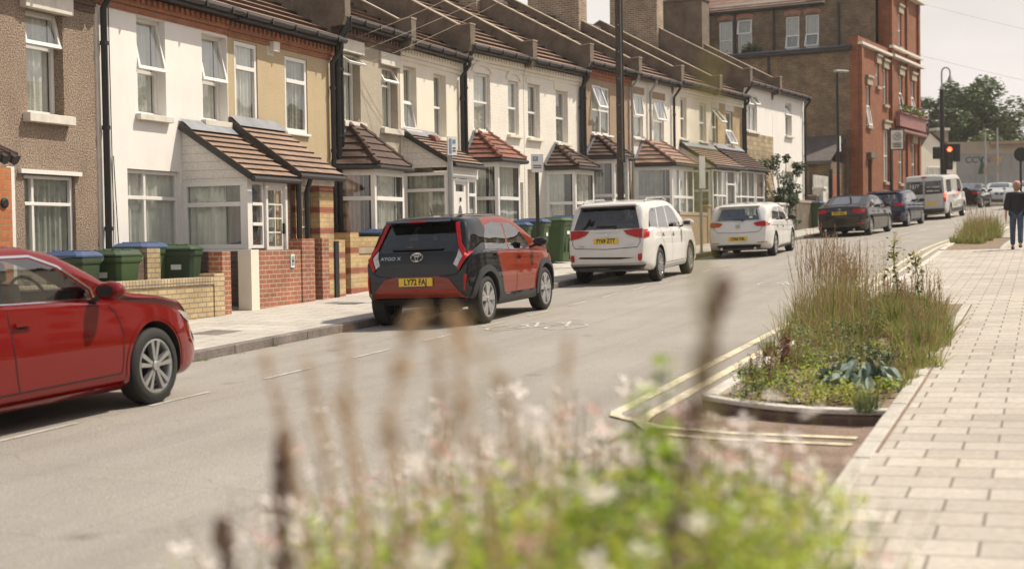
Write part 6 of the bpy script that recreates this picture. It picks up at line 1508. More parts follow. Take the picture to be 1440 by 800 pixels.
def saloon(s, t, paintm, label, plate_=None, **kw):
    c = Car('parked_car' if 'name' not in kw else kw.pop('name'), s, t, SS, paintm, label, **kw)
    for poly in SS['side_win']: c.both(poly, 'screen_glass', 'side_window', off=.003)
    c.patch([(-1.50, -.50), (-1.50, .50), (-.86, .44), (-.86, -.44)], 'top', 'screen_glass', 'rear_window', off=.004)
    c.patch([(.98, -.62), (.98, .62), (.42, .50), (.42, -.50)], 'top', 'screen_glass', 'windscreen', off=.004)
    c.mir([(.46, .95), (.47, .84), (.70, .80), (.76, .81), (.76, .95), (.66, .97)], 'rear', 'lamp_red', 'tail_light', off=.010, thick=.006)
    c.both([(-2.18, .94), (-1.98, .93), (-2.0, .84), (-2.18, .82)], 'lamp_red', 'side_tail_light', off=.006)
    c.seam([(-.46, 1.0), (-.46, .82), (-.40, .68), (.40, .68), (.46, .82), (.46, 1.0)], 'rear', w=.012)
    c.mir([(.62, .47), (.80, .48), (.80, .445), (.62, .44)], 'rear', 'lamp_red', 'reflector', off=.006)
    c.patch([(-.6, .30), (.6, .30), (.55, .24), (-.55, .24)], 'rear', 'trim', 'lower_bumper', off=.006)
    c.mir([(.50, .72), (.80, .74), (.82, .64), (.55, .60)], 'front', 'lamp_clear', 'headlight', off=.008)
    c.mir([(.03, .68), (.28, .70), (.26, .56), (.05, .54)], 'front', 'trim', 'grille', off=.006)
    c.seam([(-.31, .95), (-.31, .55), (-.38, .27)]); c.seam([(.86, .92), (.90, .7), (.84, .27)]); c.seam([(-1.0, .95), (-.92, .7), (-.85, .27)])
    c.handle(-.95, .84, 'chrome'); c.handle(-.12, .81, 'chrome'); c.mirror(.70, .99, paintm)
    for yy in (.5, -.5): mb = MB(); mb.tube([(-2.28, yy, .25), (-2.1, yy, .25)], .035, 12); mb.build('tailpipe', M['chrome'], c.root)
    mb = MB(); mb.blob((-.62, 0, 1.44), .06, .018, .03); mb.build('aerial_fin', M[paintm], c.root, smooth=True)
    Fm = c.frame_at(0, .95); mb = MB(); ellipse_ring(mb, Fm, .04, .04, .01); mb.build('emblem', M['chrome'], c.root)
    if plate_ is not None: c.plate(0, .83, plate_, tilt=0)
    return c
M['screen_glass'] = mat('dark_screen_glass', (.03, .033, .034), .05, var=0, coat=1)
saloon(34.5 + 1.38, 5.95, 'car_brown', 'bronze grey saloon with red tail lights and chrome tailpipes, beyond the white hatchback', 'EY61 HXL')

# ---- white van with lit brake lamp
SV = dict(W=1.95, R=.335, axles=(-1.60, 1.55), n=80, rimk=.62, spokes=8, spw=.05, lc=.5, crr=.07, crn=.2, tumble=.12, shoulder=.03,
    top=[(-2.52, .50), (-2.515, .70), (-2.47, 1.1), (-2.44, 1.7), (-2.36, 1.93), (-2.2, 1.965), (0, 1.98), (.9, 1.95), (1.2, 1.82), (1.75, 1.35), (1.95, 1.18), (2.3, 1.0), (2.42, .8), (2.45, .5)],
    bot=[(-2.52, .36), (-2.3, .28), (-1.9, .22), (1.9, .22), (2.45, .34)],
    belt=[(-2.52, .95), (-2.3, 1.12), (1.2, 1.12), (1.9, 1.02), (2.4, .7)])
c = Car('van', 49.6 + 1.6, 5.72, SV, 'car_grey', 'white delivery van with a lit brake lamp waiting at the traffic light', group='vehicles in the road', cat='van')
c.mir([(.04, 1.14), (.80, 1.16), (.76, 1.72), (.04, 1.72)], 'rear', 'screen_glass', 'rear_window', off=.004)
c.seam([(0, 1.9), (0, .5)], 'rear', w=.02); c.seam([(-.78, 1.85), (-.84, 1.1), (-.84, .48), (.84, .48), (.84, 1.1), (.78, 1.85)], 'rear', w=.016)
c.patch([(-.12, 1.86), (.12, 1.86), (.12, 1.92), (-.12, 1.92)], 'rear', 'lamp_red', 'high_brake_light', off=.01)
for sd, up_ in ((1, 'lamp_red'), (-1, 'brake_light')):
    c.patch([(sd * .87, 1.15), (sd * .93, 1.15), (sd * .93, .98), (sd * .87, .98)][::sd], 'rear', up_, 'tail_light', off=.012, thick=.01); c.patch([(sd * .87, .97), (sd * .93, .97), (sd * .93, .78), (sd * .87, .78)][::sd], 'rear', 'lamp_red', 'lower_tail_light', off=.012, thick=.01)
c.patch([(-.88, .50), (.88, .50), (.86, .34), (-.86, .34)], 'rear', 'trim', 'rear_bumper', off=.02, thick=.03)
c.plate(-.3, .72, '', out=.01)
text_mesh('1377', .22, 'window_lettering', M['label_white'], c.frame_at(.42, 1.5) @ Matrix.Rotation(R(90), 4, 'X'), c.root); text_mesh('WE CLEAN', .12, 'window_lettering', M['label_white'], c.frame_at(-.4, 1.45) @ Matrix.Rotation(R(90), 4, 'X'), c.root); text_mesh('02085 4455', .12, 'window_lettering', M['label_white'], c.frame_at(-.4, 1.28) @ Matrix.Rotation(R(90), 4, 'X'), c.root)
c.both([(-2.0, 1.2), (-1.0, 1.2), (-1.0, 1.75), (-2.0, 1.75)], 'screen_glass', 'side_window', off=.004); c.both([(.45, 1.15), (1.45, 1.12), (1.1, 1.72), (.45, 1.75)], 'screen_glass', 'cab_window', off=.004)
c.patch([(-.8, 1.3), (.8, 1.3), (.72, 1.8), (-.72, 1.8)], 'front', 'screen_glass', 'windscreen', off=.004)
c.both([(-1.15, .3), (1.15, .3), (1.15, .46), (-1.15, .46)], 'trim', 'sill_trim', off=.01); c.seam([(-.9, 1.8), (-.9, .46)]); c.seam([(.38, 1.8), (.38, .46)]); c.mirror(1.35, 1.2, 'black', k=1.4); c.handle(-.75, 1.02, 'trim')

# ---- red saloon in front, nose towards the corner
SM = dict(W=1.84, R=.338, axles=(-1.415, 1.415), n=100, rimk=.715, spokes=10, spw=.036, pair=True, twist=0, lc=.85, crn=.26, crr=.22, tumble=.30, shoulder=.06, gap=.05,
    top=[(-2.50, .50), (-2.49, .75), (-2.45, .95), (-2.38, 1.08), (-1.9, 1.12), (-1.5, 1.22), (-1.0, 1.37), (-.5, 1.44), (0, 1.45), (.35, 1.38), (.75, 1.20), (1.02, 1.045), (1.15, 1.005), (1.5, .965), (1.9, .89), (2.15, .79), (2.29, .66), (2.33, .45)],
    bot=[(-2.50, .36), (-2.3, .25), (-1.4, .19), (1.4, .19), (2.0, .2), (2.33, .28)],
    belt=[(-2.5, .9), (-2.2, .99), (-1.4, 1.0), (-.5, .975), (.4, .945), (1.0, .92), (1.5, .87), (1.95, .77), (2.3, .52)],
    cabin=(-2.9, 2.9), side_win=[[(-1.35, 1.04), (-.46, 1.015), (-.50, 1.335), (-.80, 1.31), (-1.16, 1.18)], [(-.36, 1.012), (.66, .985), (.63, 1.05), (.28, 1.25), (.0, 1.34), (-.40, 1.35)]],
    end_win=[(-.60, 1.06), (.60, 1.06), (.50, 1.33), (-.50, 1.33)])
c = Car('parked_car', -7.27 - 1.415, 5.17, SM, 'car_red', 'glossy dark red saloon cut off by the left edge, with silver ten spoke wheels', drot=R(-1.0))
for poly in SM['side_win']: c.both(poly, 'car_glass', 'side_window', off=.001)
c.patch([(-.66, 1.06), (.66, 1.06), (.55, 1.36), (-.55, 1.36)], 'front', 'car_glass', 'windscreen', off=.002); c.patch([(-.6, 1.14), (.6, 1.14), (.52, 1.34), (-.52, 1.34)], 'rear', 'car_glass_dark', 'rear_window', off=.002)
c.seats((-.85, .08), .98); c.steering(.45, 1.02)
mb = MB(); mb.prism([(.55, .93), (.60, 1.04), (.95, 1.02), (1.0, .93)], lambda u, v, d: (u, d, v), -.68, .68); mb.build('dashboard', M['cabin'], c.root)
c.both([(-.47, 1.0), (-.35, 1.0), (-.39, 1.36), (-.51, 1.35)], 'black', 'door_pillar_trim', off=.004)
up_line = [(-1.36, 1.055), (-1.16, 1.20), (-.80, 1.335), (-.48, 1.365), (.0, 1.362), (.30, 1.268), (.66, 1.065), (.70, .99)]
for sd in (-1, 1): c.seam(up_line, sd=sd, w=.018, m='chrome', name='window_trim', off=.006); c.seam([(-1.36, 1.03), (-.4, 1.0), (.70, .972)], sd=sd, w=.014, m='chrome', name='window_trim', off=.006)
for sd in (-1, 1):
    c.seam([(-.42, 1.0), (-.40, .7), (-.36, .40), (-.34, .32)], sd=sd, w=.010); c.seam([(.76, .95), (.90, .84), (.955, .68), (.945, .42), (.92, .33)], sd=sd, w=.010); c.seam([(-.34, .32), (.2, .325), (.92, .33)], sd=sd, w=.010); c.seam([(-1.2, .32), (-.34, .32)], sd=sd, w=.010)
    c.seam([(.95, .66), (1.02, .66)], sd=sd, w=.02, m='car_red')
c.both([(-1.1, .19), (1.0, .19), (1.0, .245), (-1.1, .245)], 'car_red', 'sill_trim', off=.02, thick=.012)
for sd in (-1, 1): c.seam([(1.0, .955), (1.5, .93), (1.95, .84), (2.15, .76)], sd=sd, w=.008)
c.handle(-.28, .835, 'car_red'); c.mirror(.66, 1.02, 'car_red', k=1.12)
c.both([(1.86, .80), (2.02, .775), (2.17, .72), (2.22, .655), (2.08, .67), (1.92, .73)], 'lamp_clear', 'headlight', off=.006, thick=.004)
c.mir([(.52, .72), (.76, .745), (.78, .68), (.55, .63)], 'front', 'lamp_clear', 'headlight', off=.006)
c.patch([(-.42, .70), (.42, .70), (.34, .44), (-.34, .44)], 'front', 'trim', 'grille', off=.006)
for ax in SM['axles']: c.seam([(ax + .425 * math.cos(a), .345 + .425 * math.sin(a)) for a in np.linspace(-.1, math.pi + .1, 22)], w=.02, m='car_red', name='arch_lip', off=.006)
red_car = c

# ---- far traffic
def far_car(px, Y, rot, spec_, paintm, label):
    X = (px - 720) / 2000 * Y
    return X, Y, R(rot)
saloon(0, 0, 'car_silver', 'silver car facing the camera at the far junction', None, pos=(at_px(1407, 88.), 88., R(250)), group='vehicles in the road', name='distant_car')
saloon(0, 0, 'car_black', 'dark car waiting ahead of the white van', None, pos=(at_px(1366, 84.), 84., R(62)), group='vehicles in the road', name='distant_car')
saloon(0, 0, 'car_brown', 'grey car side on behind the silver car at the junction', None, pos=(at_px(1382, 102.), 102., R(10)), group='vehicles in the road', name='distant_car')
saloon(0, 0, 'car_silver', 'pale silver car at the right edge above the walking person', None, pos=(at_px(1446, 75.), 75., R(240)), group='vehicles in the road', name='distant_car')
saloon(0, 0, 'car_white', 'pale car parked in the side yard by the terrace end', None, pos=(*PT(43.4, .6), R(-25)), group='vehicles in the road', name='distant_car')
# ================================================================ PLANTS
M['straw'] = mat('straw_stem', (.42, .32, .17), .8, var=.25, vs=5)
M['plume'] = mat('russet_plume', (.40, .27, .15), .85, var=.3, vs=8)
M['grass_green'] = mat('grass_green', (.17, .22, .05), .7, var=.35, vs=6)
M['grass_yellow'] = mat('yellow_green_grass', (.36, .33, .11), .7, var=.3, vs=6)
M['leaf_dark'] = mat('dark_leaf', (.035, .06, .022), .55, var=.35, vs=9)
M['leaf_bright'] = mat('bright_leaf', (.36, .50, .035), .6, var=.4, vs=9)
M['leaf_lime'] = mat('lime_leaf', (.50, .50, .07), .6, var=.3, vs=9)
M['leaf_silver'] = mat('silver_leaf', (.30, .37, .31), .6, var=.35, vs=12)
M['leaf_grey'] = mat('grey_green_leaf', (.10, .15, .10), .6, var=.35, vs=9)
M['dock'] = mat('dock_brown', (.16, .065, .04), .85, var=.3, vs=9)
M['petal'] = mat('pale_pink_petal', (.90, .83, .79), .6, var=.12, vs=20)
M['petal_pink'] = mat('pink_petal', (.74, .47, .45), .6, var=.15, vs=20)
M['stalk'] = mat('dry_brown_stalk', (.16, .105, .08), .85, var=.35, vs=15)
for k in ('leaf_bright', 'leaf_lime', 'grass_green', 'grass_yellow', 'petal', 'petal_pink', 'leaf'):
    b_ = M[k].node_tree.nodes['Principled BSDF']; nt = M[k].node_tree
    tr = nt.nodes.new('ShaderNodeBsdfTranslucent'); mi = nt.nodes.new('ShaderNodeMixShader'); mi.inputs[0].default_value = .4
    nt.links.new(b_.inputs['Base Color'].links[0].from_socket, tr.inputs['Color']); nt.links.new(b_.outputs[0], mi.inputs[1]); nt.links.new(tr.outputs[0], mi.inputs[2]); nt.links.new(mi.outputs[0], nt.nodes['Material Output'].inputs[0])
rnd = random.Random(11)
def rq(): return Matrix.Rotation(rnd.uniform(0, 6.28), 3, 'Z') @ Matrix.Rotation(rnd.uniform(-1.2, 1.2), 3, 'X') @ Matrix.Rotation(rnd.uniform(0, 6.28), 3, 'Z')
def blade(mb, p, d, l, w, droop=.3, mi=0, n=4):
    p = Vector(p); d = Vector(d).normalized(); side = Vector((-d.y, d.x, 0)); side = side.normalized() if side.length > 1e-3 else Vector((1, 0, 0))
    side = (Matrix.Rotation(rnd.uniform(-1.2, 1.2), 3, d) @ side); out = Vector((d.x, d.y, 0)); vs = []
    for i in range(n + 1):
        f = i / n; q = p + d * l * f + out * (droop * l * f * f) - Vector((0, 0, droop * l * .55 * f ** 2.2)); ww = w * (1 - f ** 1.6) / 2 + .0006
        vs += [q - side * ww, q + side * ww]
    mb.add(vs, [(2 * i, 2 * i + 1, 2 * i + 3, 2 * i + 2) for i in range(n)], mi); return q
def leaf(mb, c, l, w, q=None, mi=0):
    q = q or rq(); c = Vector(c)
    mb.add([c + q @ Vector(v) for v in ((-l / 2, 0, 0), (-l * .1, -w / 2, w * .12), (l / 2, 0, 0), (-l * .1, w / 2, w * .12))], [(0, 1, 2, 3)], mi)
def spray_dir(sp):
    a = rnd.uniform(0, 6.28); r = abs(rnd.gauss(0, sp)); return Vector((math.cos(a) * r, math.sin(a) * r, 1)).normalized()
def plant(name, X, Y, label, cat='plant', group=None, dz=-.02):
    return thing(name, (X, Y, gz(X, Y) + dz), rnd.uniform(0, 6), label, cat, group)
def grass_clump(X, Y, h, spread, n, label, mats=('grass_green', 'grass_yellow', 'straw'), plumes=0, pm='plume', base=.12, w=.008, group='ornamental grasses in the planted beds', sp=.25, name='grass_clump', cat='grass clump'):
    r = plant(name, X, Y, label, cat, group); mb = MB()
    for i in range(n):
        a, q = rnd.uniform(0, 6.28), base * math.sqrt(rnd.random()); blade(mb, (q * math.cos(a), q * math.sin(a), 0), spray_dir(sp), h * rnd.uniform(.35, .8), w * rnd.uniform(.6, 1.3), rnd.uniform(.1, .5) * spread, rnd.choices((0, 1, 2), (5, 4, 2))[0])
    mb.build('blades', [M[m] for m in mats], r, fix=False)
    if plumes:
        mb = MB()
        for i in range(plumes):
            a, q = rnd.uniform(0, 6.28), base * .8 * math.sqrt(rnd.random()); p = Vector((q * math.cos(a), q * math.sin(a), 0)); d = spray_dir(sp * .55); l = h * rnd.uniform(.75, 1.08)
            e = p + d * l; mb.tube([p, p + d * l * .6, e], [.0022, .0018, .001], 4, 1, cap=False)
            for k in range(26):
                f = .66 + .34 * k / 26; c = p + d * l * f; leaf(mb, c + Vector((rnd.gauss(0, .006), rnd.gauss(0, .006), 0)), .035 * (1.25 - f) * 3, .007, Matrix.Rotation(rnd.uniform(0, 6), 3, 'Z') @ Matrix.Rotation(-R(70), 3, 'Y'), 0)
        mb.build('plumes', [M[pm], M['straw']], r, fix=False)
    return r
def leafy(X, Y, h, rad, n, label, mats=('leaf_bright', 'leaf_dark'), ls=.05, name='leafy_plant', stems=10, group='leafy plants in the planted beds', low=.1, lw=.6):
    r = plant(name, X, Y, label, 'plant', group); mb = MB(); st = MB()
    cl = [(Vector((rnd.gauss(0, rad * .5), rnd.gauss(0, rad * .5), h * rnd.uniform(low, .95))), rad * rnd.uniform(.18, .4)) for _ in range(max(5, n // 45))]
    for i in range(n):
        c, q = rnd.choice(cl); leaf(mb, c + Vector((rnd.gauss(0, q * .6), rnd.gauss(0, q * .6), rnd.gauss(0, q * .5))), ls * rnd.uniform(.6, 1.4), ls * lw * rnd.uniform(.6, 1.2), None, rnd.choices(range(len(mats)), (3,) + (2,) * (len(mats) - 1))[0])
    for c, q in cl[:stems * 3]: st.tube([(c.x * .15, c.y * .15, -.02), (c.x * .6, c.y * .6, c.z * .55), tuple(c)], [.006, .004, .002], 4, cap=False)
    mb.build('leaves', [M[m] for m in mats], r, fix=False); st.build('stems', M['straw'], r, fix=False)
    return r

for X, Y, h, lb in ((3.62, 16.9, 1.22, 'feathery russet grass clump nearest the double yellow lines, tallest in the bed'), (4.0, 17.7, 1.12, 'feathery russet grass clump in the middle of the tall row'), (4.42, 18.7, 1.02, 'feathery russet grass clump at the far end of the tall row'), (4.75, 19.9, .8, 'low russet grass clump behind the tall row')):
    grass_clump(X, Y, h * 1.03, .35, 190, lb, mats=('grass_yellow', 'straw', 'grass_green'), plumes=42, base=.27, sp=.24)
for X, Y, h, n, lb in ((4.35, 16.3, .62, 420, 'dense green grass mound in front of the russet grasses'), (4.72, 16.4, .60, 420, 'yellow green grass mound beside the paving edge'), (5.0, 17.5, .62, 400, 'green grass mound at the paving side, further back'), (4.45, 15.3, .50, 380, 'olive grass mound in the middle of the bed'), (3.75, 15.6, .55, 380, 'grey green grass mound below the russet clumps'), (3.2, 15.0, .46, 300, 'short grass mound near the pale kerb'), (5.1, 18.8, .58, 360, 'straw tipped grass mound beside the climbing stems'), (3.35, 14.1, .34, 300, 'low wispy grass in the centre of the bed'), (4.1, 14.5, .5, 360, 'yellow green grass mound overhanging the paving edge'), (3.72, 13.2, .34, 260, 'thin pale grass beside the dead upright stem')):
    grass_clump(X, Y, h * 1.2, .7, n, lb, base=.26, sp=.42, w=.009, plumes=5, mats=('grass_green', 'grass_yellow', 'straw') if n > 350 else ('grass_yellow', 'grass_green', 'straw'))
grass_clump(2.62, 14.4, .42, .5, 170, 'small spiky green tuft by the yellow lines', base=.07, sp=.5)
grass_clump(2.62, 10.55, .26, .4, 220, 'fine blue green tuft at the front right corner of the bed', base=.09, sp=.4, mats=('leaf_grey', 'grass_green', 'grass_yellow'), w=.005)
for X, Y, lb in ((2.15, 12.3, 'russet dock stems by the pale kerb, left one'), (2.42, 12.9, 'russet dock stems by the pale kerb, middle one'), (2.6, 13.5, 'russet dock stems by the pale kerb, right one')):
    r = plant('dock_plant', X, Y, lb, 'plant', 'dock stems in the bed'); mb = MB()
    for i in range(9):
        d = spray_dir(.18); p = Vector((rnd.gauss(0, .07), rnd.gauss(0, .07), 0)); l = rnd.uniform(.2, .42); mb.tube([p, p + d * l], [.004, .002], 4, cap=False)
        for k in range(60): leaf(mb, p + d * l * rnd.uniform(.35, 1) + Vector((rnd.gauss(0, .012), rnd.gauss(0, .012), 0)), .018, .014)
    mb.build('seed_stems', M['dock'], r, fix=False)
# broad silver leaved plant, low lime plants
r = plant('broad_leaf_plant', 2.86, 11.75, 'silver green broad leaved plant at the front right of the bed', 'plant', 'leafy plants in the planted beds'); mb = MB()
for i in range(85):
    a = rnd.uniform(0, 6.28); rr = .26 * math.sqrt(rnd.random()); c = Vector((rr * math.cos(a) * 1.2, rr * math.sin(a), rnd.uniform(.05, .26) * (1.2 - rr * 2)))
    q = Matrix.Rotation(a, 3, 'Z') @ Matrix.Rotation(rnd.uniform(-.1, .8), 3, 'Y') @ Matrix.Rotation(rnd.uniform(-.4, .4), 3, 'X'); L_ = rnd.uniform(.08, .15); w_ = L_ * .62
    vs = [];
    for k in range(7):
        f = k / 6; ww = w_ * math.sin(math.pi * (f * .9 + .06)) * .5; vs += [c + q @ Vector((L_ * (f - .2), -ww, .02 + .25 * ww - .06 * f * f)), c + q @ Vector((L_ * (f - .2), 0, -.0 - .06 * f * f)), c + q @ Vector((L_ * (f - .2), ww, .02 + .25 * ww - .06 * f * f))]
    mb.add(vs, [(3 * k + j, 3 * k + j + 1, 3 * k + j + 4, 3 * k + j + 3) for k in range(6) for j in (0, 1)], rnd.choice((0, 0, 1)))
mb.build('leaves', [M['leaf_silver'], M['leaf_grey']], r, fix=False)
leafy(2.45, 11.3, .16, .26, 520, 'lime green low plant at the front of the bed', ('leaf_lime', 'leaf_bright', 'leaf_dark'), .035)
leafy(2.75, 11.0, .14, .22, 420, 'yellow leaved creeping plant along the bed front', ('leaf_lime', 'grass_yellow', 'leaf'), .035)
leafy(1.95, 11.2, .22, .24, 420, 'dark green plant in the front left corner of the bed', ('leaf', 'leaf_dark', 'leaf_bright'), .035)
leafy(2.55, 12.4, .26, .28, 520, 'mixed green plant beside the dock stems', ('leaf', 'leaf_bright', 'grass_yellow'), .035)
leafy(3.1, 12.6, .24, .25, 420, 'grey green plant behind the broad silver leaves', ('leaf_grey', 'leaf_dark', 'leaf'), .04)
leafy(3.3, 13.5, .30, .25, 420, 'bushy dark plant in the middle of the bed near the paving', ('leaf', 'leaf_dark', 'grass_yellow'), .035)
for X, Y, h, rd, n, mt, lb in ((2.30, 11.75, .20, .24, 420, ('leaf_lime', 'grass_green', 'leaf_bright'), 'lime green plant between the dock stems and the front kerb'), (2.05, 11.75, .24, .2, 360, ('grass_green', 'leaf', 'grass_yellow'), 'green plant below the left dock stems'),
    (2.62, 11.9, .20, .26, 460, ('leaf_lime', 'leaf_bright', 'leaf_silver'), 'yellow green plant left of the broad silver leaves'), (2.35, 10.95, .12, .22, 380, ('leaf_lime', 'grass_yellow', 'leaf_dark'), 'flat yellowish plant touching the front kerb'), (2.95, 11.2, .15, .18, 320, ('leaf_bright', 'grass_yellow', 'leaf'), 'low plant under the broad silver leaves'),
    (2.9, 13.0, .30, .26, 460, ('grass_green', 'leaf_grey', 'grass_yellow'), 'grey green bushy plant in the left centre of the bed'), (3.35, 12.9, .28, .26, 460, ('leaf', 'grass_green', 'leaf_lime'), 'green bushy plant at the paving side near the silver leaves'), (3.0, 14.2, .36, .28, 460, ('leaf_grey', 'grass_green', 'grass_yellow'), 'grey green mound behind the spiky tuft'), (3.6, 14.8, .42, .3, 480, ('leaf_dark', 'grass_green', 'leaf_grey'), 'darker bushy mound in the heart of the bed')):
    leafy(X, Y, h, rd, n, lb, mt, .032)
for X, Y, h, lb in ((5.15, 19.6, .55, 'grass mound at the far end of the middle bed, paving side'), (5.5, 20.6, .5, 'last grass mound of the middle bed'), (4.9, 19.0, .6, 'bushy grass behind the climbing stems'), (2.75, 13.6, .34, 'thin grass tuft between dock stems and spiky tuft'), (2.2, 12.6, .28, 'thin grass tuft beside the pale kerb')):
    grass_clump(X, Y, h, .7, 300, lb, base=.22, sp=.4, plumes=6)
for X, Y, h, lb in ((4.95, 17.1, .55, 'yellow green grass bulging over the paving edge, nearest the climbing stems'), (5.2, 18.3, .5, 'grass bulging over the paving edge, farther from the camera'), (4.6, 15.8, .5, 'grass bulging over the paving edge beside the olive mound'), (4.3, 14.9, .42, 'straw coloured grass at the paving edge, nearest the dead stem'), (3.3, 16.2, .55, 'straw green clump at the kerb side below the tallest grass'), (3.9, 18.3, .7, 'green clump at the foot of the middle russet grass')):
    grass_clump(X, Y, h * 1.25, .6, 380, lb, base=.28, sp=.45, plumes=7, mats=('grass_yellow', 'grass_green', 'straw'))
for X, Y, h, lb in ((4.55, 18.0, 1.15, 'airy seed stems standing in the middle of the bed'), (4.95, 18.9, 1.1, 'airy seed stems standing behind the climbing stems'), (5.25, 18.0, .9, 'airy seed stems at the paving side of the bed'), (4.25, 17.2, 1.0, 'airy seed stems between the russet grass and the paving')):
    r = plant('airy_seed_stems', X, Y, lb, 'plant', 'airy seed stems in the middle bed'); mb = MB()
    for i in range(16):
        p = Vector((rnd.gauss(0, .12), rnd.gauss(0, .12), 0)); d = spray_dir(.16); l = h * rnd.uniform(.6, 1.05); e = p + d * l; mb.tube([p, e], [.0022, .001], 4, cap=False)
        for k in range(22): leaf(mb, p + d * l * rnd.uniform(.55, 1.0) + Vector((rnd.gauss(0, .02), rnd.gauss(0, .02), 0)), .02, .011, None, rnd.choice((0, 0, 1)))
    mb.build('stems', [M['straw'], M['grass_yellow']], r, fix=False)
for X, Y, h, lb in ((3.55, 13.0, .26, 'low straw grass beside the paving, right of the silver leaves'), (3.3, 12.35, .22, 'low grass tuft between the silver leaves and the paving'), (3.85, 13.95, .3, 'low grass tuft beyond the dead stem'), (3.1, 11.85, .18, 'small grass tuft at the right end of the bed front')):
    grass_clump(X, Y, h, .7, 240, lb, base=.22, sp=.5, plumes=3, mats=('grass_yellow', 'grass_green', 'straw'))
# climbing stems
for X, Y, h, lb in ((4.72, 17.6, 1.05, 'leafy climbing stem standing above the grasses, left one of two'), (5.05, 17.5, .85, 'leafy climbing stem standing above the grasses, right one of two')):
    r = plant('climbing_stem', X, Y, lb, 'plant', 'climbing stems in the bed'); st = MB(); lf = MB(); pts = [Vector((0, 0, 0))]
    for i in range(10): pts.append(pts[-1] + Vector((rnd.uniform(-.03, .03), rnd.uniform(-.03, .03), h / 10)))
    st.tube(pts, .006, 5)
    for i in range(130):
        p = rnd.choice(pts[3:]) + Vector((rnd.gauss(0, .05), rnd.gauss(0, .05), rnd.gauss(0, .05))); leaf(lf, p, rnd.uniform(.03, .08), .04, None, rnd.choice((0, 0, 1)))
    for i in range(50): d = spray_dir(.8); blade(lf, pts[-1] - Vector((0, 0, .3 * rnd.random())), d, .2, .004, .2, 1)
    st.build('stem', M['dock'], r); lf.build('leaves', [M['leaf'], M['grass_yellow']], r, fix=False)
r = plant('dead_stem', 3.75, 13.55, 'pale dead upright stem at the paving side of the bed', 'plant'); mb = MB(); mb.tube([(0, 0, 0), (-.01, 0, .32)], [.010, .007], 6); mb.build('stem', M['straw'], r)
# stones on the soil
for i in range(14):
    s_, t_ = rnd.uniform(-7.0, -3), rnd.uniform(11.1, 12.2); x, y = PT(s_, t_); k = rnd.uniform(.025, .06)
    mb = MB(); mb.blob((0, 0, k * .3), k, k * .8, k * .5, 7, 5, fn=lambda p: p * rnd.uniform(.8, 1.15)); o = mb.build('bed_stone', M['kerb_pale']); o.location = (x, y, soilz(s_, t_)); tag(o, 'small pale stone lying on the soil at the front of the middle bed', 'stone', 'loose stones on the bed soil')
# far bed
for X, Y, h, lb in ((13.35, 41.6, .5, 'low weedy grass clump at the near end of the far bed'), (13.9, 42.6, .7, 'green weedy grass clump in the far bed'), (14.3, 43.6, .9, 'taller straw topped clump in the far bed'), (14.75, 44.2, .8, 'bushy green clump in the far bed left of the walking person'), (15.0, 45.6, 1.1, 'tall wispy clump at the back of the far bed'), (15.5, 46.6, 1.0, 'wispy clump behind the walking person')):
    grass_clump(X, Y, h, .8, 520, lb, base=.5, sp=.45, w=.02, plumes=16, mats=('grass_yellow', 'grass_green', 'straw'))
# weeds below the painted wall
for i in range(9):
    X = at_px(1375 + i * 9, 124); grass_clump(X, 124 + rnd.uniform(-1, 1), 1.1, .6, 220, 'dry yellow weeds growing along the foot of the painted wall', base=1.0, sp=.5, w=.05, mats=('straw', 'grass_yellow', 'straw'), group='weeds along the painted wall', name='roadside_weed', cat='weeds')
# kerb edge weeds
for i in range(16):
    s_ = rnd.uniform(-6, 12); x, y = PT(s_, 4.22); r = thing('kerb_weed', (x, y, zroad(s_, 4.22)), 0, 'tiny green weed growing at the foot of the left kerb', 'weed', 'weeds along the left kerb'); mb = MB()
    for k in range(26): blade(mb, (rnd.gauss(0, .05), rnd.gauss(0, .015), 0), spray_dir(.7), rnd.uniform(.02, .07), .005, .4)
    mb.build('blades', M['grass_green'], r, fix=False)

# climbing shrub on the stone clad house, ivy on the corner building
def bush(X, Y, z, h, rad, n, label, mats, ls, name='shrub', cat='shrub', squash=1.0):
    r = thing(name, (X, Y, z), 0, label, cat); mb = MB(); st = MB(); cl = []
    for k in range(26): cl.append((Vector((rnd.gauss(0, rad * .5), rnd.gauss(0, rad * .3 * squash), h * rnd.uniform(.12, .95))), rad * rnd.uniform(.2, .38)))
    for c, q in cl:
        for i in range(n // 26): d = Vector((rnd.gauss(0, 1), rnd.gauss(0, 1), rnd.gauss(0, 1))).normalized(); leaf(mb, c + d * q * rnd.uniform(.5, 1.05), ls * rnd.uniform(.7, 1.3), ls * .7, None, rnd.randrange(len(mats)))
        st.tube([(0, 0, 0), (c.x * .4, c.y * .4, c.z * .5), tuple(c)], [.025, .015, .008], 5)
    mb.build('leaves', [M[m] for m in mats], r, fix=False); st.build('stems', M['wood'], r); return r
x, y = FP(36.3, .9); bush(x, y, gz(x, y), 2.9, .75, 3200, 'dark climbing shrub against the stone clad ground floor', ('leaf_dark', 'leaf', 'leaf_grey'), .11)
x, y = FP(35.5, 1.2); bush(x, y, gz(x, y), 2.3, .5, 1200, 'greyish low shrub left of the dark climbing shrub', ('leaf_grey', 'leaf'), .10)
x, y = FP(53.0, -6.4); bush(x, y, 8.55, 1.1, .8, 900, 'dark potted plant on the flat roof below the upper windows', ('leaf_dark', 'leaf'), .11, 'roof_plant', 'plant')

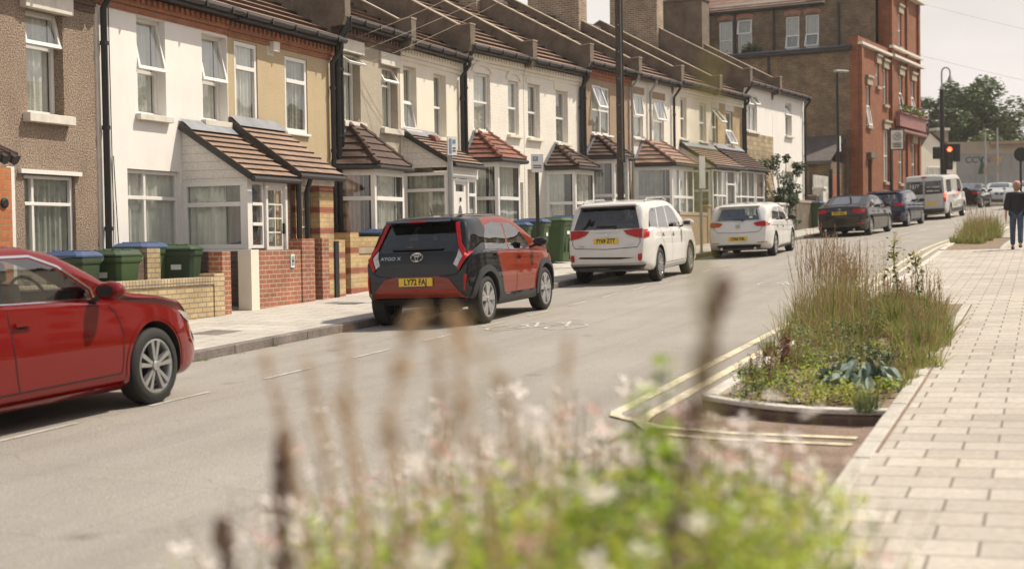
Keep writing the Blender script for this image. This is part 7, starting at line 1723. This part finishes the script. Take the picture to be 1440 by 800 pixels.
# trees behind the painted wall
def tree(X, Y, h, rad, n, label, mats, ls, zc=.62, squash=.75, trunk_r=.35, seed=1):
    rr = random.Random(seed); z = gz(X, Y) if Y < 150 else 3.0; r = thing('broadleaf_tree', (X, Y, z), 0, label, 'tree', 'trees beyond the painted wall')
    mb = MB(); tr = MB(); cz = h * zc; cl = []
    nb = 64
    for k in range(nb):
        a = rr.uniform(0, 6.28); ph = math.acos(rr.uniform(-.75, 1)); f = rr.uniform(.45, .98)
        cl.append((Vector((rad * f * math.sin(ph) * math.cos(a), rad * f * math.sin(ph) * math.sin(a), cz + (h - cz) * f * math.cos(ph) * (1 if math.cos(ph) > 0 else .9))), rad * rr.uniform(.16, .30)))
    for c, q in cl:
        m_ = rr.randrange(len(mats))
        for i in range(n // nb):
            d = Vector((rr.gauss(0, 1), rr.gauss(0, 1), rr.gauss(0, .8))).normalized() * q * rr.uniform(.35, 1.08) ** .6
            s = ls * rr.uniform(.6, 1.4); q_ = Matrix.Rotation(rr.uniform(0, 6.28), 3, 'Z') @ Matrix.Rotation(rr.uniform(-1, 1), 3, 'X')
            mb.add([c + d + q_ @ Vector(v) for v in ((-s, -s * .5, 0), (s, -s * .4, 0), (s, s * .5, 0), (-s, s * .4, 0))], [(0, 1, 2, 3)], m_ if rr.random() < .7 else rr.randrange(len(mats)))
        tr.tube([(0, 0, h * .22), (c.x * .4, c.y * .4, c.z * .55), tuple(c)], [trunk_r * .5, trunk_r * .25, .04], 6)
    tr.tube([(0, 0, -.5), (0, 0, h * .25), (.1, 0, h * .5)], [trunk_r, trunk_r * .75, trunk_r * .4], 10)
    mb.build('crown', [M[m] for m in mats], r, fix=False); tr.build('trunk', M['wood'], r, smooth=True)
M['tree_mid'] = mat('tree_leaf_mid', (.12, .175, .05), .6, var=.25, vs=.6); M['tree_dark'] = mat('tree_leaf_dark', (.07, .11, .035), .6, var=.25, vs=.6); M['tree_pale'] = mat('tree_leaf_pale', (.20, .225, .09), .6, var=.25, vs=.6)
tree(at_px(1366, 142), 142, 12.4, 5.0, 26000, 'large green tree rising behind the painted wall', ('tree_mid', 'tree_dark', 'tree_pale'), .16, zc=.55, seed=3)
tree(at_px(1400, 146), 146, 10.2, 4.0, 15000, 'rounded green tree on the right behind the painted wall', ('tree_mid', 'tree_pale', 'tree_dark'), .16, zc=.5, seed=5)
tree(at_px(1316, 138), 138, 10.8, 3.3, 14000, 'dark green tree between the corner building and the large tree', ('tree_dark', 'tree_mid', 'tree_dark'), .15, zc=.5, seed=8)
tree(at_px(1342, 150), 150, 10.0, 3.6, 8000, 'pale green tree showing behind the lamp column', ('tree_pale', 'tree_mid'), .16, zc=.5, seed=12)
tree(at_px(1385, 136), 136, 7.2, 2.6, 6000, 'low bright tree directly behind the top of the painted wall', ('tree_pale', 'tree_mid'), .14, zc=.5, seed=15)
tree(at_px(1432, 150), 150, 6.6, 2.4, 4000, 'small tree at the right edge beyond the painted wall', ('tree_mid', 'tree_dark'), .15, zc=.5, seed=19)

# ================================================================ FOREGROUND PLANTS (close to the camera, out of focus)
def gaura(X, Y, top, n, label, green=.6, flow=1.0, rad=.28, mats=('leaf_bright', 'grass_green', 'leaf_lime'), lsz=.030, nleaf=900):
    z0 = gz(X, Y); h = top - z0; r = thing('flowering_plant', (X, Y, z0), 0, label, 'flowering plant', 'pale pink flowering plants in the near bed')
    lf = MB(); st = MB(); fl = MB()
    for i in range(n):
        d = spray_dir(.20); p = Vector((rnd.gauss(0, rad * .45), rnd.gauss(0, rad * .45), 0)); l = h * rnd.uniform(.80, 1.04); e = p + d * l + Vector((d.x, d.y, 0)) * .12
        m_ = p + d * l * .6; st.tube([p, m_, e], [.0026, .002, .001], 4, 1, cap=False)
        for k in range(int(rnd.uniform(1.6, 5) * flow)):
            f = rnd.uniform(.0, 1); c = m_.lerp(e, f ** .6) + Vector((rnd.gauss(0, .022), rnd.gauss(0, .022), rnd.gauss(0, .012))); s = rnd.uniform(.012, .021); mi_ = 0 if rnd.random() < .84 else 1
            q = rq()
            for a in range(4):
                qa = q @ Matrix.Rotation(a * 1.57, 3, 'Z'); fl.add([c + qa @ Vector(v) for v in ((0, 0, 0), (s * 1.2, -s * .55, s * .3), (s * 1.8, 0, s * .5), (s * 1.2, s * .55, s * .3))], [(0, 1, 2, 3)], mi_)
    for i in range(nleaf):
        f = rnd.random() ** .7 * green; a = rnd.uniform(0, 6.28); q = rad * math.sqrt(rnd.random()) * (.8 + .5 * f); leaf(lf, (q * math.cos(a), q * math.sin(a), h * f), lsz * rnd.uniform(.6, 1.6), lsz * .35, None, rnd.randrange(len(mats)))
    for i in range(nleaf // 6): blade(lf, (rnd.gauss(0, rad * .5), rnd.gauss(0, rad * .5), h * green * rnd.uniform(.1, .7)), spray_dir(.4), h * .3, .008, .3, rnd.randrange(len(mats)))
    lf.build('leaves', [M[m] for m in mats], r, fix=False); st.build('stems', M['grass_yellow'], r, fix=False)
    if fl.v: fl.build('flowers', [M['petal'], M['petal_pink']], r, fix=False)['kind'] = 'stuff'
def at2(px, py, Y): return ((px - 720) / 2000 * Y, Y, (340 - .0157 * (px - 720) - py) / 2000 * Y)
G = [(560, 690, 3.6, 26, .50, 'sparse pale flowering plant at the left of the near bed'), (650, 640, 3.3, 40, .62, 'pale pink flowering plant left of centre in the near bed'), (745, 590, 3.0, 52, .66, 'dense pale flowering plant in the centre of the near bed'),
     (850, 575, 3.2, 52, .70, 'pale flowering plant beside the thick brown stalk'), (960, 600, 2.9, 44, .74, 'flowering plant with bright leaves right of the thick brown stalk'), (1000, 650, 3.1, 34, .78, 'bright green flowering plant at the right of the near bed'),
     (700, 660, 2.4, 26, .68, 'flowering plant low in the centre front of the near bed'), (930, 585, 3.3, 34, .5, 'dense pale flowering plant in front of the yellow line corner'), (1010, 600, 3.6, 34, .5, 'pale flowering plant in front of the brown paved recess'), (1020, 600, 3.4, 26, .5, 'pink flowering plant below the curved bed kerb'), (1080, 640, 3.2, 14, .3, 'pink flowering plant spilling over the right pavement slabs'), (420, 640, 3.2, 16, .3, 'sparse flowering plant leaning out over the road'), (900, 690, 2.3, 22, .80, 'bright leafy plant low in front of the brown stalk'), (1040, 620, 3.8, 20, .5, 'loose pink flowering plant leaning over the pavement edge'), (480, 730, 4.0, 16, .40, 'thin flowering plant nearest the road in the near bed'), (620, 570, 4.3, 30, .45, 'tall airy flowering plant behind the others in the near bed'), (800, 545, 4.5, 34, .5, 'tall airy flowering plant farthest back in the near bed')]
for px, py, Y, n, gr, lb in G:
    X, Y, z = at2(px, py, Y); gaura(X, Y, z, n, lb, green=gr * .9, nleaf=int(1100 * gr))
for px, py, Y, lb in ((620, 715, 2.7, 'low bright leafy mound at the bottom left of the near bed'), (790, 680, 2.6, 'low bright leafy mound at the bottom centre of the near bed'), (690, 745, 2.4, 'low yellow green leafy mound left of the bottom centre'), (880, 735, 2.3, 'low yellow green leafy mound at the bottom between the stalk and centre'), (960, 735, 2.4, 'low bright mound right of the stalk at the very bottom'), (950, 680, 2.6, 'low bright leafy mound right of the brown stalk foot'), (985, 690, 2.7, 'low vivid green mound at the bottom right of the near bed'), (880, 640, 3.4, 'dark leafy mound behind the thick brown stalk')):
    X, Y, z = at2(px, py, Y); gaura(X, Y, z, 10, lb, green=1.0, flow=.35, nleaf=2700, rad=.25, lsz=.034, mats=('leaf_bright', 'leaf_lime', 'grass_green') if 'dark' not in lb else ('leaf_bright', 'leaf', 'leaf_dark'))
def stalk(path, r0, r1, label, knob=1.0, m='stalk', n=90, name='dry_stalk'):
    pts = [Vector(at2(*p)) for p in path]; X, Y = pts[0].x, pts[0].y; base = Vector((X, Y, gz(X, Y)))
    r = thing(name, base, 0, label, 'dry stalk', 'dry stalks in the near bed'); P = [Vector((0, 0, -.02))] + [p - base for p in pts]
    mb = MB(); k = len(P); mb.tube(P, [r0 + (r1 - r0) * i / (k - 1) for i in range(k)], 6)
    for i in range(n):
        f = rnd.uniform(.0, 1) ** .8 * (k - 2); j = int(f); j = min(j, k - 3) + 1; c = P[j].lerp(P[j + 1], f - int(f)); s = rnd.uniform(.004, .009) * knob
        mb.blob(c + Vector((rnd.gauss(0, .007), rnd.gauss(0, .007), 0)) * knob, s, s, s * 1.4, 5, 4)
    mb.build('stem', M[m], r, fix=False)
stalk([(932, 830, 1.6), (950, 700, 1.6), (978, 560, 1.6), (1002, 450, 1.6), (1024, 390, 1.6)], .0052, .0012, 'thick dark brown seed stalk crossing the picture right of centre', .85, n=120)
stalk([(392, 830, 2.1), (390, 700, 2.1), (394, 605, 2.1)], .005, .003, 'brown seed spike at the left of the near bed', 1.0, n=80)
stalk([(322, 840, 2.1), (312, 780, 2.1), (303, 730, 2.1)], .005, .003, 'short brown seed spike at the far left of the near bed', 1.0, n=46)
stalk([(690, 800, 1.6), (655, 600, 1.6), (640, 440, 1.6)], .0036, .0022, 'thin tan stem rising in front of the black and red car bumper', .8, 'plume', 40)
stalk([(560, 800, 1.6), (540, 600, 1.6), (585, 430, 1.6)], .0034, .002, 'thin tan stem rising in front of the rear wheel of the black and red car', .8, 'plume', 36)
for i, (x0, x1, yt, Y) in enumerate(((430, 372, 500, 1.9), (470, 430, 505, 1.9), (500, 482, 455, 1.8), (520, 470, 560, 2.0), (640, 610, 470, 1.8), (740, 700, 520, 1.9), (760, 800, 470, 1.8), (560, 655, 560, 1.9))):
    stalk([(x0, 820, Y), ((x0 * .6 + x1 * .4), 660, Y), (x1, yt, Y)], .0028, .0014, ['wispy tan grass stem, leftmost of the thin stems', 'wispy tan grass stem beside the leftmost one', 'wispy tan grass stem reaching up to the parking dashes', 'short wispy stem left of the flowering plants', 'wispy stem left of the black and red car wheel line', 'wispy stem near the middle of the road', 'wispy stem pointing at the white bicycle marking', 'wispy stem curving to the right over the road'][i], .55, 'plume', 55, 'thin_stem')
stalk([(1000, 820, 1.15), (990, 500, 1.15), (985, 240, 1.15), (1002, 85, 1.15)], .0022, .0012, 'very thin yellowish stem rising to the terrace roofs', .4, 'grass_yellow', 110, 'thin_stem')
stalk([(690, 820, 1.3), (684, 600, 1.3), (682, 430, 1.3)], .0014, .0008, 'very thin yellowish stem in the middle of the road', .3, 'grass_yellow', 24, 'thin_stem')
for px, py, Y, lb in ((905, 560, 2.6, 'green leafy shoot standing left of the thick brown stalk'), (935, 520, 2.6, 'pointed green shoot just left of the thick brown stalk'), (905, 620, 2.5, 'broad dark leaved shoot in front of the yellow lines')):
    X, Y, z = at2(px, py, Y); z0 = gz(X, Y); r = thing('leafy_shoot', (X, Y, z0), 0, lb, 'plant', 'leafy shoots in the near bed'); mb = MB(); st = MB(); st.tube([(0, 0, 0), (0, 0, z - z0)], [.005, .003], 5)
    for i in range(46): c = Vector((rnd.gauss(0, .025), rnd.gauss(0, .025), (z - z0) * rnd.uniform(.72, 1.02))); leaf(mb, c, rnd.uniform(.03, .07), .022, None, rnd.choice((0, 0, 1)))
    mb.build('leaves', [M['leaf_bright'], M['grass_green']], r, fix=False); st.build('stem', M['grass_green'], r, fix=False)

# ================================================================ PERSON walking away on the right pavement
PX, PY = 13.14, 36.98
per = thing('person', (PX, PY, gz(PX, PY)), R(-20), 'person in a black top, blue jeans and pink cap walking away on the pavement', 'person')
def skin_mesh(name, verts, edges, radii, m, parent, root=0, sub=2):
    me = bpy.data.meshes.new(name); me.from_pydata(verts, edges, []); o = bpy.data.objects.new(name, me); col.objects.link(o)
    md = o.modifiers.new('skin', 'SKIN'); md.use_smooth_shade = True
    for i, r in enumerate(radii):
        sv = me.skin_vertices[0].data[i]; sv.radius = r if isinstance(r, tuple) else (r, r); sv.use_root = (i == root)
    o.modifiers.new('sub', 'SUBSURF').levels = sub
    dg = bpy.context.evaluated_depsgraph_get(); nm = bpy.data.meshes.new_from_object(o.evaluated_get(dg)); bpy.data.objects.remove(o)
    nm.materials.clear(); nm.materials.append(M[m]); o = bpy.data.objects.new(name, nm); col.objects.link(o); o.parent = parent
    for p in nm.polygons: p.use_smooth = True
    return o
M['skin'] = mat('skin', (.50, .31, .22), .6, var=.05); M['jeans'] = mat('blue_jeans', (.05, .075, .13), .85, var=.2, vs=8); M['black_cloth'] = mat('black_cloth', (.018, .018, .02), .9, var=.2, vs=8); M['pink_cap'] = mat('pink_cap', (.62, .27, .27), .8, var=.1); M['hair'] = mat('fair_hair', (.30, .18, .10), .7, var=.2, vs=20)
V = [(0, 0, .95), (0, 0, 1.12), (0, .01, 1.32), (0, .01, 1.45), (0, .01, 1.52), (0, .02, 1.60), (0, .02, 1.70),
     (-.09, 0, .92), (-.10, .10, .52), (-.10, .02, .10), (-.10, .13, .045), (.09, 0, .92), (.09, -.06, .50), (.09, -.22, .14), (.09, -.12, .06),
     (-.19, 0, 1.41), (-.25, -.06, 1.13), (-.27, .02, .88), (-.27, .06, .80), (.19, 0, 1.41), (.25, .05, 1.13), (.26, .14, .90), (.26, .18, .82)]
Ed = [(0, 1), (1, 2), (2, 3), (3, 4), (4, 5), (5, 6), (0, 7), (7, 8), (8, 9), (9, 10), (0, 11), (11, 12), (12, 13), (13, 14), (3, 15), (15, 16), (16, 17), (17, 18), (3, 19), (19, 20), (20, 21), (21, 22)]
Rd = [(.14, .11), (.13, .10), (.15, .11), (.10, .08), .055, .075, .065, .085, .06, .042, .035, .085, .06, .042, .035, .055, .042, .032, .034, .055, .042, .032, .034]
skin_mesh('body', V, Ed, Rd, 'skin', per)
skin_mesh('trousers', [V[i] for i in (0, 7, 8, 9, 11, 12, 13)], [(0, 1), (1, 2), (2, 3), (0, 4), (4, 5), (5, 6)], [(.155, .125), .108, .08, .066, .108, .08, .066], 'jeans', per)
skin_mesh('top', [(0, 0, .80), (0, 0, .98), (0, 0, 1.15), (0, .01, 1.33), (0, .01, 1.47), (-.18, 0, 1.42), (-.26, -.04, 1.0), (.18, 0, 1.42), (.26, .06, 1.0)], [(0, 1), (1, 2), (2, 3), (3, 4), (4, 5), (5, 6), (4, 7), (7, 8)], [(.23, .17), (.23, .17), (.20, .16), (.20, .16), (.17, .13), .105, .09, .105, .09], 'black_cloth', per)
mb = MB(); mb.blob((0, -.005, 1.64), .092, .098, .135, 14, 10); mb.build('hair', M['hair'], per, smooth=True)
mb = MB(); mb.blob((0, .02, 1.70), .098, .108, .085, 14, 8, fn=lambda p: Vector((p.x, p.y, max(p.z, -.02)))); mb.box(-.07, .07, .10, .20, 1.68, 1.692); mb.build('cap', M['pink_cap'], per, smooth=True)
for x, y, z in ((-.10, .07, .04), (.09, -.17, .08)):
    mb = MB(); mb.blob((x, y, z), .05, .14, .045, 12, 8, fn=lambda p: Vector((p.x, p.y, max(p.z, -.035)))); mb.build('shoe', M['black'], per, smooth=True)
def hand(sx, x, y, z):
    h_ = MB(); 
    for k in range(4): bx_ = x + sx * .004; yy = y + (k - 1.5) * .019; l = (.065, .075, .07, .055)[k]; h_.tube([(bx_, yy, z), (bx_ - sx * .006, yy, z - l * .55), (bx_ - sx * .02, yy + .004, z - l)], [.009, .0085, .007], 6)
    h_.tube([(x, y + .03, z + .05), (x - sx * .015, y + .055, z + .02), (x - sx * .02, y + .06, z - .01)], [.011, .010, .008], 6); h_.blob((x, y, z + .03), .018, .042, .05, 10, 7); h_.build('hand', M['skin'], per, smooth=True)
hand(-1, -.27, .07, .76); hand(1, .26, .20, .78)

# ================================================================ HOUSES ACROSS THE STREET (outside the picture; they light and reflect)
def opposite(s, wallm, label):
    x, y = PT(s, 19.2); r = thing('facing_house', (x, y, zany(s, 18)), rz_of(head(s)) + math.pi, label, 'house', 'houses across the street')
    W, E = 4.1, 4.7; ops = [(.6, 1.5, 2.9, 4.2), (2.6, 3.5, 2.9, 4.2), (.4, 2.0, .7, 2.2), (2.7, 3.5, 0, 2.1)]; mb = MB(); grid_wall(mb, 0, W, -1, E, ops, rec=.15)
    for x_ in (.004, W - .004): mb.add([(x_, .004, -1), (x_, 8, -1), (x_, 8, E), (x_, 4, E + 1.7), (x_, .004, E)], [(0, 1, 2, 3, 4)])
    mb.quad((.004, 8, -1), (W - .004, 8, -1), (W - .004, 8, E), (.004, 8, E)); mb.build('wall', M[wallm], r, fix=False)
    mb = MB(); tiles(mb, (0, -.25, E - .05), (W, -.25, E - .05), (W, 4, E + 1.75), (0, 4, E + 1.75), 8); mb.quad((0, 4, E + 1.75), (W, 4, E + 1.75), (W, 8.2, E - .05), (0, 8.2, E - .05)); mb.build('roof', [M['tile'], M['tile_shadow']], r, fix=False)
    for a, b, c, d in ops[:3]: panel(r, T(a, .1, c), b - a, d - c, hb=(.5,), curtain='curtain_dim')
    mb = MB(); mb.box(2.7, 3.5, .12, .16, 0, 2.1); mb.build('door', M['sign_blue'], r)
for i in range(19):
    opposite(-12 + 4.1 * i, ('chimney', 'cream', 'white_render', 'ochre_brick')[i % 4], ('brown brick', 'cream painted', 'white rendered', 'tan brick')[i % 4] + ' terraced house on the far pavement side, outside the picture')

# ================================================================ HAZE
hz = MB(); hz.box(-2700, 2700, -2700, 2700, -4.0, 24.0)
hm = bpy.data.materials.new('haze_air'); hm.use_nodes = True; hn = hm.node_tree; hn.nodes.remove(hn.nodes['Principled BSDF'])
pv = hn.nodes.new('ShaderNodeVolumePrincipled'); pv.inputs['Color'].default_value = (1.0, .97, .92, 1); pv.inputs['Density'].default_value = .00038; pv.inputs['Anisotropy'].default_value = .3
hn.links.new(pv.outputs[0], hn.nodes['Material Output'].inputs['Volume'])
ho_ = hz.build('haze', hm, fix=False); ho_['kind'] = 'stuff'
